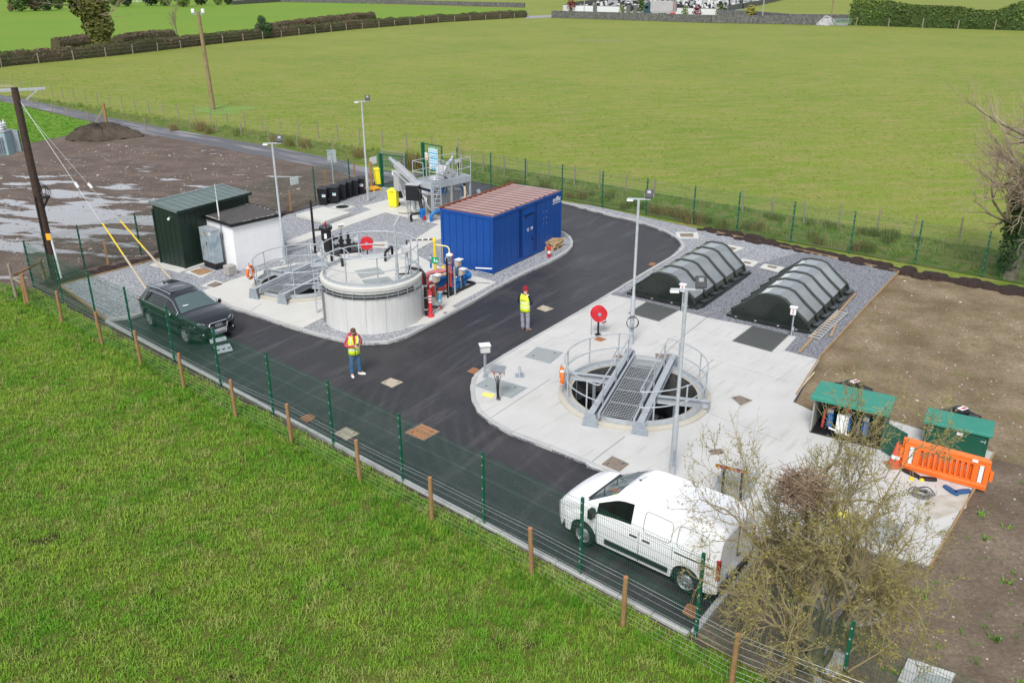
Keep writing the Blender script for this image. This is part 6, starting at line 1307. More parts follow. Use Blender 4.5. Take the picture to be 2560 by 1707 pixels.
# orange barrier, cone, blue feet, cable coil
OR = mat('barrier_orange', (.85, .17, .025), rough=.45)
def cutboard(Lb, Hb, slots, th=.05):
    outer = [(0, 0), (Lb, 0), (Lb, Hb), (0, Hb)]; parts = sheet_parts([Vector(v) for v in outer], [[Vector(v) for v in s] for s in slots], th/2, th); mb = parts[0]
    k = len(mb.v)//2; 
    # back face
    fs_ = [tuple(i+k for i in f[::-1]) for f in mb.f if all(i < k for i in f)]; mb.f += fs_; mb.v = [Vector((v.x, v.z, v.y)) for v in mb.v]; mb.f = [f[::-1] for f in mb.f]; return mb
def slot(x0, x1, z0, z1): return [(x0, z0), (x1, z0), (x1, z1), (x0, z1)]
a, b = q1(1105, 1000, .1), q1(1765, 1185, .1)
def barrier(label, a, b, z0=.12):
    d = b-a; Lb = d.to_2d().length; t = thing('plastic_barrier', label, 'barrier', (a.x, a.y, z0), atan2(d.y, d.x))
    n = 10; s = [slot(.38+i*(Lb-.75)/n+.03, .38+(i+1)*(Lb-.75)/n-.03, .2, .68) for i in range(n)]+[slot(.12, .26, .2, .7), slot(Lb-.26, Lb-.12, .2, .7)]
    cutboard(Lb, .86, s).build('panel', OR, t); MB().box((Lb/2, 0, .83), (Lb, .085, .09)).box((Lb/2, 0, .1), (Lb, .085, .1)).build('stiff_edge', OR, t, bevel=.015)
    for i in range(n+1): MB().cyl((.38+i*(Lb-.75)/n, -.02, .18), (.38+i*(Lb-.75)/n, -.02, .7), .028, 8).build('bar', OR, t)
    for x in (-.06, Lb+.06): MB().box((x, 0, .45), (.08, .04, .3)).build('hook', OR, t)
    for x in (.19, Lb-.19): MB().box((x, -.03, .45), (.1, .012, .5)).build('reflector', PAPER, t)
    MB().box((Lb*.82, -.05, .8), (.14, .008, .08)).build('label_plate', PAPER, t); return t
barrier('orange plastic pedestrian barrier standing in front of the closed green kiosk', a, b); 
ab = (b-a).normalized(); nb = V(-ab.y, ab.x); barrier('second orange plastic barrier stacked right behind the first', a+nb*.12-ab*.08, b+nb*.10-ab*.08)
FB_ = mat('foot_blue', (.02, .09, .22), rough=.5)
for i, (x, y, r_, lab) in enumerate(((1495, 1185, 1.9, 'dark blue barrier foot under the middle of the orange barrier'), (1585, 1195, .2, 'dark blue barrier foot lying flat near the right end of the barrier'), (1180, 1050, 2.2, 'dark barrier foot at the left end of the orange barrier'), (1310, 1095, -.2, 'dark flat barrier foot left of the coiled cable'))):
    p = q1(x, y, .1); t = MB().prism([(-.24, -.05), (-.1, -.08), (.1, -.08), (.24, -.05), (.24, .05), (.1, .08), (-.1, .08), (-.24, .05)], 0, .07).build('barrier_foot', FB_ if i < 2 else BLACKP, bevel=.01); t.location = (p.x, p.y, .1); t.rotation_euler.z = r_; tag(t, lab, 'barrier foot')
for i, (x, y) in enumerate(((1190, 1090), (1268, 1098))): p = q1(x, y, .1); t = MB().lathe([(.07, 0), (.06, .05), (.02, .07)], n=10).build('yellow_foot_cap', YEL); t.location = (p.x, p.y, .1); tag(t, ['left yellow cap on the slab below the orange barrier', 'right yellow cap on the slab below the orange barrier'][i], 'cap')
p = q1(1050, 985, .1); t = thing('traffic_cone', 'muddy red and white traffic cone at the left end of the orange barrier', 'cone', (p.x, p.y, .1)); MB().box((0, 0, .02), (.42, .42, .04)).build('base', IRONO, t); MB().lathe([(.16, .04), (.03, .75), (.02, .76)], n=18).build('body', mat('cone_red', (.55, .08, .03), rough=.6), t, smooth=50); MB().lathe([(.122, .26), (.077, .48)], n=18, cap=False).build('reflective_sleeve', PAPER, t)
p = q1(1265, 1215, .1); t = thing('cable_coil', 'tangled grey cable coil lying on the slab below the orange barrier', 'cable', (p.x, p.y, .1))
for k in range(7):
    a0 = rnd.uniform(0, 6); r_ = rnd.uniform(.12, .24); cx, cy = rnd.uniform(-.07, .07), rnd.uniform(-.08, .08); MB().tube([(cx+r_*cos(a)*1.1, cy+r_*sin(a), .03+.03*k*.6+.03*sin(3*a+a0)) for a in [2*pi*i/20 for i in range(20)]], .014, 5, closed=True).build('loop', mat('cable_grey', (.07, .075, .08), rough=.6) if k % 2 else mat('cable_pale', (.22, .22, .22), rough=.6), t)
# ladder, planks and timber
ALU = mat('aluminium', (.50, .50, .48), rough=.5, metal=.35); a, b = r6(1630, 930, .12), r6(1870, 705, .12); d = b-a; t = thing('ladder', 'aluminium ladder lying on the gravel beside the right dark cover', 'ladder', (a.x, a.y, .1), atan2(d.y, d.x)); Ld = d.length
for s in (-.19, .19): MB().box((Ld/2, s, .04), (Ld, .03, .07)).build('stile', ALU, t)
rg = MB().cyl((0, -.18, .04), (0, .18, .04), .016, 6).build('rung', ALU, mesh_only=True)
for k in range(13): inst('rung', rg, t, (.12+k*(Ld-.24)/12, 0, 0))
for i, (p_, q_, lab) in enumerate((((1508, 1045), (1615, 930), 'pale plank sticking out below the ladder'), ((1600, 925), (1870, 680), 'long pale plank lying under the ladder'), ((1790, 765), (1980, 548), 'pale plank running beyond the far end of the ladder'), ((1770, 912), (1815, 815), 'short pale plank on the gravel right of the ladder'))):
    a, b = r6(*p_, .09), r6(*q_, .09); t = MB().beam(a+V(0, 0, .02), b+V(0, 0, .02), .09, .04).build('plank', TIMB); tag(t, lab, 'plank')
for i, (p_, q_, lab) in enumerate((((262, 418), (400, 250), 'left pale batten leaning at the slab edge behind the bush'), ((285, 420), (425, 258), 'right pale batten leaning at the slab edge behind the bush'))):
    a, b = q1(*p_, .05), q1(*q_, .05); t = MB().beam(a+V(0, 0, .02), b+V(0, 0, .02), .05, .04).build('batten', mat('pale_timber', (.52, .42, .28), rough=.8)); tag(t, lab, 'batten')
# soakaway with honeycomb grid in a white kerb, lower right, and slab fragments
hex_ = [q2(*p) for p in ((640, 750), (780, 905), (1040, 830), (1090, 905), (1240, 1060), (1385, 1192), (1060, 1235), (880, 1090), (760, 960))]
honey = [q2(*p) for p in ((880, 1080), (1090, 905), (1385, 1190), (1060, 1235))]
tag(sheet('honeycomb_grid', honey, .0, mat('honeycomb', (.30, .29, .25), (.14, .13, .10), sc=16, rough=.8, contrast=.05)), 'pale honeycomb paving grid in a white kerb under the bare bush', 'paving grid', kind='structure')
kerb('kerb_soakaway', [q2(1060, 1240), q2(1225, 1225), q2(1385, 1195), q2(1240, 1060), q2(1150, 950), q2(1090, 905), q2(1030, 825)], w_=.12, top=.05, L=.6, m=CONCL)
kerb('kerb_soakaway', [q2(640, 748), q2(785, 910)], w_=.12, top=.05, L=.6, m=CONCL)
for i, pts in enumerate((((1415, 1560), (1480, 1428), (1760, 1520), (1680, 1700)), ((900, 1640), (950, 1330), (1130, 1420), (1060, 1640)))):
    tag(MB().prism([q2(*p) for p in pts], -.05, .05).build('loose_slab', CONC), kind='structure')
tag(MB().prism([q2(*p) for p in ((1500, 1568), (1560, 1512), (1740, 1560), (1690, 1660))], .05, .065).build('plate_cover', CHEQ), 'grey plate cover on the pale slab at the bottom right corner', 'cover')
yb = q2(1095, 575, .1); t = MB().box((0, 0, .06), (.3, .2, .12)).build('yellow_bag', mat('bag_yellow', (.70, .66, .10), rough=.6), bevel=.03); t.location = (yb.x, yb.y, .1); tag(t, 'small crumpled yellow bag on the slab seen through the bush', 'bag')
# flight case in front of the black car
cs = fa(2150, 1150); t = thing('open_case', 'open black equipment case with a silver lid on the asphalt by the car', 'case', (cs.x+.08, cs.y, 0), radians(35)); SIL = mat('case_silver', (.30, .33, .35), rough=.5)
MB().box((.0, .1, .11), (.62, .40, .2)).build('base', BLACKP, t, bevel=.01); MB().beam((.0, -.1, .2), (.0, -.42, .03), .58, .03).build('lid', SIL, t); MB().beam((.0, .22, .22), (.0, .33, .34), .6, .03).build('tray', SIL, t)
for k in range(3): MB().box((-.2+.2*k, -.26, .125), (.1, .1, .02)).build('compartment', BLACKP, t)
# ------------------------------------------------------------------ vehicles (lofted bodies, x forward, y left)
def interp(tab, x):
    tab = sorted(tab)
    if x <= tab[0][0]: return tab[0][1]
    for (a, u), (b, v) in zip(tab, tab[1:]):
        if x <= b: t = (x-a)/(b-a); return u+(v-u)*t
    return tab[-1][1]
def carbody(t, S, paint, glass):
    xs = set(S['x']); x = S['x0']
    while x < S['x1']: xs.add(round(x, 3)); x += .11
    for xw in S['wheels']:
        for k in range(-9, 10): xs.add(round(xw+k*S['ar']/8.6, 3))
    xs = sorted(xs); st = []
    for x in xs:
        zt = interp(S['top'], x); zb = min(interp(S['belt'], x), zt-.07); wb = interp(S['wb'], x); cab = interp(S['cab'], x)
        wt = wb*(1-cab)+S['wt']*cab if zt-zb > .12 else wb*.93
        wt = min(wt, wb-.02); zs = interp(S['sill'], x)
        for xw in S['wheels']:
            if abs(x-xw) < S['ar']: zs = max(zs, sqrt(S['ar']**2-(x-xw)**2)+S['wr'])
        cr = S['crown']; e = .05*cab+.02
        zl = max(S['low'], zs+.02); zm = max(S['midz'], zl+.05)
        rows = [(0, zt+cr), (wt*.45, zt+cr*.85), (wt-.07, zt+.0), (wt, zt-e), (wt+(wb-wt)*.15, zt-e-(zt-zb-e)*.13), (wt+(wb-wt)*.86, zb+(zt-zb-e)*.10), (wb-.01, zb), (wb+.015, zb-.10), (wb+.02, max(zm, zl+.06)), (wb, zl), (wb-.03, zs), (wb-.12, zs)]
        st.append((x, rows))
    F = {}; nr = len(st[0][1])
    def P_(i, j, s): x, r = st[i]; return Vector((x, s*r[j][0], r[j][1]))
    for i in range(len(st)-1):
        xm = (st[i][0]+st[i+1][0])/2
        for j in range(nr-1):
            nm = S['cls'](j, xm)
            for s in (1, -1):
                q = [P_(i, j, s), P_(i+1, j, s), P_(i+1, j+1, s), P_(i, j+1, s)]
                if s < 0: q = q[::-1]
                F.setdefault(nm+('_l' if s > 0 and nm in S.get('pairs', ()) else '_r' if nm in S.get('pairs', ()) else ''), []).append(q)
    for i in (0, len(st)-1):
        for j in range(nr-2):
            for s in (1, -1):
                q = [P_(i, j, s), P_(i, j+1, s), V(st[i][0], 0, st[i][1][j+1][1]), V(st[i][0], 0, st[i][1][j][1])]
                if (s < 0) != (i == 0): q = q[::-1]
                F['body'].append(q)
    out = {}
    for nm, qs in F.items():
        vm = {}; mb = MB()
        for q in qs:
            ids = []
            for v in q:
                k = (round(v.x, 4), round(v.y, 4), round(v.z, 4))
                if k not in vm: vm[k] = len(mb.v); mb.v.append(v)
                if vm[k] not in ids: ids.append(vm[k])
            if len(ids) > 2: mb.f.append(tuple(ids))
        base = nm[:-2] if nm[-2:] in ('_l', '_r') else nm
        out[nm] = mb.build(base, paint if base == 'body' else (S['lowm'] if base == 'sill' else glass), t, smooth=38)
    return out
def wheel(t, x, y, r, w, rim, side):
    M = Matrix.Rotation(-pi/2*side, 3, 'X')
    ty = MB().lathe([(r*.66, -w/2), (r*.93, -w/2), (r, -w*.36), (r, w*.36), (r*.93, w/2), (r*.66, w/2)], (x, y, r), 30, M, cap=False).build('tyre', RUBB, None, smooth=40)
    wh_ = thing('wheel', None, None, (0, 0, 0)); wh_.parent = t; ty.parent = wh_
    if rim == 'steel':
        m = mat('steel_rim', (.30, .31, .32), rough=.45, metal=.5)
        MB().lathe([(r*.67, w*.49), (r*.62, w*.40), (r*.60, w*.2), (r*.44, w*.22), (r*.36, w*.36), (r*.2, w*.40), (r*.16, w*.32), (.01, w*.34)], (x, y, r), 26, M, cap=False).build('rim', m, wh_, smooth=40)
        for k in range(12):
            a = 2*pi*k/12; c = Vector((x+r*.52*cos(a), y+side*w*.24, r+r*.52*sin(a))); MB().sphere(c, .022, 6, 4, (1, .3, 1)).build('rim_hole', BLACKP, wh_)
    else:
        m = mat('alloy', (.60, .60, .62), rough=.25, metal=.7)
        MB().lathe([(r*.70, w*.49), (r*.66, w*.44), (r*.64, w*.1)], (x, y, r), 26, M, cap=False).build('rim', m, wh_, smooth=40)
        MB().lathe([(r*.62, w*.08), (.01, w*.08)], (x, y, r), 20, M).build('brake_shadow', BLACKP, wh_)
        for k in range(5):
            a = 2*pi*k/5+.3
            for d in (-.13, .13): MB().beam((x+.02*cos(a), y+side*w*.42, r+.02*sin(a)), (x+r*.66*cos(a+d), y+side*w*.40, r+r*.66*sin(a+d)), .028, .03, up=Vector((0, 1, 0))).build('spoke', m, wh_)
        MB().sphere((x, y+side*w*.42, r), .04, 10, 6, (1, .5, 1)).build('hub_cap', m, wh_)
    return wh_
CHROME = mat('chrome', (.72, .72, .74), rough=.15, metal=.9)
CARGL = mat('car_glass', (.025, .04, .04), rough=.04, coat=.6, ior=1.6); CARGL2 = mat('tinted_glass', (.008, .01, .011), rough=.04, coat=.4)
WINT = mat('windscreen_glass', (.07, .11, .11), rough=.05, coat=.8, ior=1.6)
VW = mat('van_white', (.80, .80, .81), rough=.25, coat=.5); BLKT = mat('black_trim', (.02, .021, .023), rough=.5)
LAMPG = mat('headlamp_glass', (.45, .48, .50), rough=.12, coat=.8); TAIL = mat('tail_lamp', (.35, .01, .012), rough=.2, coat=.5)
fdv = V(1.76-3.87, 17.59-15.83).normalized(); rt = V(fdv.y, -fdv.x)   # right of the van
ctr = (V(1.76, 17.59)+V(3.87, 15.83))/2-V(-fdv.y, fdv.x)*.80
van = thing('white_van', 'white panel van parked along the mesh fence at the near end of the asphalt', 'van', (ctr.x, ctr.y, 0), atan2(fdv.y, fdv.x))
def vcls(j, x):
    if j < 2 and .60 < x < 1.38: return 'windscreen'
    if j == 4 and .08 < x < 1.02: return 'side_window'
    return 'body'
SV = dict(x0=-2.12, x1=2.28, x=[-2.12, -2.08, -2.0, .08, .12, .60, 1.02, 1.38, 1.46, 2.1, 2.2, 2.25, 2.28, .5, .35, .2], wheels=(1.39, -1.39), ar=.385, wr=.31, crown=.035, wt=.74, low=.45, midz=.78,
    top=[(-2.12, 1.60), (-2.08, 1.70), (-2.0, 1.77), (-1.6, 1.80), (-.5, 1.81), (.1, 1.79), (.35, 1.755), (.5, 1.71), (.60, 1.66), (1.38, 1.19), (1.46, 1.15), (1.8, 1.09), (2.05, 1.00), (2.18, .92), (2.25, .84), (2.28, .78)],
    belt=[(-2.12, 1.14), (0, 1.10), (1.0, 1.04), (1.4, .98), (2.28, .80)], wb=[(-2.12, .84), (-2.05, .88), (-1.8, .91), (1.5, .91), (1.9, .88), (2.1, .82), (2.2, .74), (2.28, .62)],
    cab=[(-2.12, .9), (-1.9, 1), (.6, 1), (1.38, .4), (1.5, 0), (2.28, 0)], sill=[(-2.12, .30), (-1.9, .24), (2.0, .24), (2.28, .30)], cls=vcls, lowm=BLKT, pairs=('side_window',))
vb = carbody(van, SV, VW, CARGL2); vb['windscreen'].data.materials[0] = WINT
for x in (1.39, -1.39):
    for s in (1, -1): wheel(van, x, s*.80, .315, .2, 'steel', s); MB().box((x, s*.66, .42), (.78, .34, .5)).build('wheel_housing', BLKT, van)
MB().box((0, 0, .33), (4.0, 1.5, .2)).build('underbody', BLKT, van)
for s in (1, -1):
    MB().add([(1.02, s*.90, 1.02), (.98, s*.90, 1.10), (1.26, s*.885, 1.03)], [(0, 1, 2) if s < 0 else (0, 2, 1)]).build('quarter_light', CARGL2, van)
    MB().prism([(.75, s*.925), (-.95, s*.925), (-.95, s*.955), (.75, s*.955)], .36, .50).build('side_moulding', BLKT, van, bevel=.012)
    for x in (.0, -.34): MB().box((x-.02, s*.94, .93), (.2, .035, .035)).build('door_handle', BLKT, van, bevel=.008)
    for x, z0, z1 in ((-.16, .30, 1.62), (-1.02, .75, 1.45), (1.0, .32, 1.0)): MB().box((x, s*.918 if z1 < 1.5 else s*.917, (z0+min(z1, 1.08))/2), (.008, .03, min(z1, 1.08)-z0)).build('door_seam', mat('seam_grey', (.18, .18, .19), rough=.6), van)
    MB().box((-1.55, s*.93, .98), (.95, .012, .03)).build('sliding_rail', BLKT, van)
    MB().box((-.58, s*.91, 1.0), (.72, .02, .02)).build('pressing_edge', VW, van)
    m_ = MB().box((1.08, s*1.02, 1.10), (.14, .2, .26)).build('door_mirror', BLKT, van, bevel=.03)
    MB().add([(2.08, s*.78, .98), (2.22, s*.64, .90), (2.25, s*.66, .72), (1.98, s*.885, .80)], [(0, 1, 2, 3) if s > 0 else (3, 2, 1, 0)]).build('headlight', mat('headlight_dark', (.08, .09, .10), rough=.1, coat=.8), van)
    MB().box((-2.10, s*.83, .93), (.09, .1, .52)).build('tail_light', TAIL, van, bevel=.02)
for s in (1, -1):
    for xa, xb in ((-.24, -.96), (-1.10, -1.92)):
        c4 = roundpoly([V(x, 0, z) for x, z in ((xa, 1.12), (xb, 1.12), (xb+(.0 if xb > -1 else .1), 1.60), (xa, 1.62))], .12, 4); MB().tube([V(p.x, s*(.912-.155*(p.z-1.12)/.6), p.z) for p in c4], .0065, 4, closed=True).build('panel_pressing', MATS['seam_grey'], van)
MB().prism([(1.95, -.88), (2.22, -.70), (2.30, -.4), (2.31, 0), (2.30, .4), (2.22, .70), (1.95, .88), (2.0, .0)], .24, .50).build('front_bumper', BLKT, van, bevel=.02)
MB().box((-2.13, 0, .40), (.10, 1.6, .22)).build('rear_bumper', BLKT, van, bevel=.03); MB().box((-2.135, 0, 1.3), (.02, .01, .9)).build('door_seam', BLKT, van)
MB().box((-2.15, .25, .62), (.015, .5, .11)).build('number_plate', PAPER, van); MB().box((-2.155, .48, .62), (.012, .05, .11)).build('plate_badge', mat('eu_blue', (.02, .1, .5), rough=.5), van)
MB().box((-2.145, -.1, .85), (.03, .12, .04)).build('rear_handle', BLKT, van); MB().beam((1.36, -.68, 1.225), (1.36, .68, 1.225), .1, .02).build('scuttle', BLKT, van)
for s in (0, .55): MB().beam((1.33, .1-s, 1.25), (1.02, .62-s, 1.45), .02, .02).build('wiper', BLKT, van)
MB().sphere((.42, .0, 1.78), .04, 8, 5, (1, .6, .5)).cyl((.42, 0, 1.79), (.25, 0, 1.95), .006, 5).build('aerial', BLKT, van)
for s in (-.45, .45): MB().box((.62, s, 1.25), (.12, .44, .6)).build('seat_back', BLKT, van)
# dark suv
AP = mat('car_black', (.010, .013, .017), rough=.18, coat=.9)
fda = V(-12.08+14.05, 30.07-31.77).normalized(); ca_ = (V(-14.05, 31.77)+V(-12.08, 30.07))/2+V(-fda.y, fda.x)*.80
au = thing('dark_suv', 'black SUV with roof rails parked at the left end of the asphalt', 'car', (ca_.x, ca_.y, 0), atan2(fda.y, fda.x))
def acls(j, x):
    if j < 2 and .28 < x < .98: return 'windscreen'
    if j < 2 and -2.06 < x < -1.80: return 'rear_window'
    if j == 4 and (-.08 < x < .62): return 'front_side_window'
    if j == 4 and -1.02 < x < -.16: return 'rear_side_window'
    if j == 4 and -1.50 < x < -1.10: return 'quarter_window'
    return 'body'
SA = dict(x0=-2.2, x1=2.17, x=[-2.2, -2.17, -2.06, -1.80, -1.5, -1.1, -1.02, -.16, -.08, .28, .62, .98, 1.06, 1.95, 2.08, 2.14, 2.17], wheels=(1.30, -1.30), ar=.40, wr=.335, crown=.04, wt=.62, low=.50, midz=.70,
    top=[(-2.2, .95), (-2.17, 1.02), (-2.06, 1.16), (-1.80, 1.43), (-1.6, 1.49), (-1.0, 1.55), (-.4, 1.57), (0, 1.54), (.28, 1.46), (.98, 1.07), (1.06, 1.04), (1.5, 1.00), (1.85, .93), (2.05, .85), (2.13, .76), (2.17, .68)],
    belt=[(-2.2, .98), (-1.5, 1.00), (.98, .95), (1.5, .86), (2.17, .68)], wb=[(-2.2, .74), (-2.1, .82), (-1.8, .89), (1.3, .905), (1.7, .88), (1.95, .80), (2.08, .70), (2.17, .55)],
    cab=[(-2.2, .7), (-1.9, 1), (.28, 1), (.98, .3), (1.1, 0), (2.2, 0)], sill=[(-2.2, .34), (-1.9, .25), (1.9, .24), (2.17, .28)], cls=acls, lowm=BLKT, pairs=('front_side_window', 'rear_side_window', 'quarter_window'))
ab_ = carbody(au, SA, AP, CARGL2); ab_['windscreen'].data.materials[0] = WINT
for x in (1.30, -1.30):
    for s in (1, -1): wheel(au, x, s*.80, .345, .22, 'alloy', s); MB().box((x, s*.66, .44), (.8, .32, .5)).build('wheel_housing', BLKT, au)
MB().box((0, 0, .33), (3.9, 1.45, .2)).build('underbody', BLKT, au)
for s in (1, -1):
    MB().tube(smoothline([V(.1, s*.60, 1.58), V(-.1, s*.61, 1.62), V(-.8, s*.615, 1.635), V(-1.5, s*.60, 1.57), V(-1.65, s*.59, 1.52)], 4), .018, 6).build('roof_rail', CHROME, au, smooth=60)
    def sp(x, j):
        zt = interp(SA['top'], x); zb = min(interp(SA['belt'], x), zt-.07); wb = interp(SA['wb'], x); cab = interp(SA['cab'], x); wt = min(wb*(1-cab)+SA['wt']*cab, wb-.02); e = .05*cab+.02
        return V(x, s*(wt+(wb-wt)*.10+.008), zt-e-(zt-zb-e)*.08) if j == 0 else V(x, s*(wb+.0), zb+.05)
    tp_ = [sp(x, 0) for x in (.85, .6, .3, 0, -.5, -1.0, -1.3, -1.5)]; bt_ = [sp(x, 1) for x in (-1.6, -1.2, -.6, 0, .5, .85)]
    MB().tube(tp_+[bt_[0]]+bt_+[tp_[0]], .011, 5).build('chrome_trim', CHROME, au)
    MB().box((.70, s*.99, 1.02), (.13, .2, .16)).build('door_mirror', AP, au, bevel=.03)
    for x in (-.02, -.95): MB().box((x-.12, s*.93, .84), (.18, .03, .03)).build('door_handle', AP, au)
    for x in (-.12, -1.02, .88): MB().box((x, s*.918, .66), (.007, .02, .5)).build('door_seam', BLKT, au)
    MB().add([(2.085, s*.48, .84), (1.86, s*.80, .885), (1.93, s*.815, .76), (2.135, s*.50, .70), (2.0, s*.66, .90)], [(0, 4, 1, 2, 3) if s > 0 else (3, 2, 1, 4, 0)]).build('headlight', LAMPG, au)
    MB().box((2.10, s*.66, .47), (.06, .2, .1)).build('fog_lamp', BLKT, au, bevel=.02); MB().sphere((2.135, s*.62, .47), .035, 8, 6).build('fog_lens', LAMPG, au)
    MB().box((-2.12, s*.70, .92), (.1, .3, .14)).build('tail_light', TAIL, au, bevel=.03)
MB().prism([(1.85, -.86), (2.08, -.74), (2.18, -.4), (2.2, 0), (2.18, .4), (2.08, .74), (1.85, .86)], .28, .46).build('lower_bumper', BLKT, au, bevel=.02)
gp = [(-.34, .84), (.34, .84), (.37, .74), (.26, .40), (-.26, .40), (-.37, .74)]
g_ = MB().add([(2.165+(.86-z)*.06, y, z) for y, z in gp], [(0, 1, 2, 3, 4, 5), (5, 4, 3, 2, 1, 0)]).build('grille', BLKT, au); g_.location.x = .02
MB().tube([(2.195+(.86-z)*.06, y, z) for y, z in gp], .018, 6, closed=True).build('grille_frame', CHROME, au)
for k in range(6): MB().box((2.2, 0, .45+.055*k), (.01, .58+.02*k, .008)).build('grille_bar', mat('bar_grey', (.15, .15, .16), rough=.4), g_).location.x = .01
for k in range(4): MB().tube([(2.225, -.105+.07*k+.048*cos(a), .72+.048*sin(a)) for a in [2*pi*i/16 for i in range(16)]], .009, 5, closed=True).build('emblem_ring', CHROME, au)
pl_ = MB().box((2.245, 0, .53), (.012, .50, .11)).build('number_plate', PAPER, au); MB().box((2.252, -.22, .53), (.004, .045, .1)).build('plate_badge', MATS['eu_blue'], pl_)
place_text('141 D 30105', .085, INK, au, (2.252, .03, .53), (0, 1, 0), (0, 0, 1), True)
MB().prism([(-1.75, -.55), (-1.93, -.52), (-1.93, .52), (-1.75, .55)], 1.44, 1.475).build('spoiler', AP, au, bevel=.01)
MB().add([(-.95, -.48, 1.602), (-.05, -.48, 1.592), (-.05, .48, 1.592), (-.95, .48, 1.602)], [(0, 1, 2, 3)]).build('glass_roof', CARGL2, au); MB().prism([(-1.5, -.02), (-1.35, -.01), (-1.35, .01), (-1.5, .02)], 1.53, 1.61).build('aerial_fin', AP, au)
MB().box((.70, -.40, 1.235), (.18, .2, .01)).build('tax_disc', PAPER, au).location.z = .01
for s in (-.36, .36): MB().box((.1, s, 1.1), (.12, .42, .55)).build('seat_back', BLKT, au)
# ------------------------------------------------------------------ people
SKIN = mat('skin', (.55, .32, .23), rough=.6)
def skinmesh(name, verts, edges, rad, m, parent, sub=2, root=0):
    bm = bmesh.new(); sl_ = bm.verts.layers.skin.verify(); vs = [bm.verts.new(v) for v in verts]
    for a, b in edges: bm.edges.new((vs[a], vs[b]))
    for i, v in enumerate(vs): r = rad[i]; v[sl_].radius = (r, r) if not isinstance(r, tuple) else r; v[sl_].use_root = (i == root)
    me = bpy.data.meshes.new(name); bm.to_mesh(me); bm.free(); o = bpy.data.objects.new(name, me); COL.objects.link(o); o.parent = parent
    s = o.modifiers.new('skin', 'SKIN'); s.use_smooth_shade = True; u = o.modifiers.new('sub', 'SUBSURF'); u.levels = sub; u.render_levels = sub; me.materials.append(m); return o
def hand(V_, E_, R_, wi, wp_, d, up, side):
    d = d.normalized(); sd = d.cross(up).normalized()*side; k = len(V_); palm = wp_+d*.06; V_.append(palm); R_.append(.030); E_.append((wi, k))
    for f, (o_, ln) in enumerate(((-.03, .07), (-.01, .082), (.01, .078), (.03, .062))):
        b = len(V_); q = palm+d*.035+sd*o_; V_ += [q, q+d*ln*.5-up*.012, q+d*ln*.85-up*.04]; R_ += [.0095, .009, .0075]; E_ += [(k, b), (b, b+1), (b+1, b+2)]
    b = len(V_); q = wp_+d*.035-sd*.035; V_ += [q, q-sd*.02+d*.04, q-sd*.012+d*.075]; R_ += [.012, .011, .009]; E_ += [(k, b), (b, b+1), (b+1, b+2)]
def ell(z, rx, ry, cx=0, cy=0, n=20): return [Vector((cx+rx*cos(2*pi*i/n), cy+ry*sin(2*pi*i/n), z)) for i in range(n)]
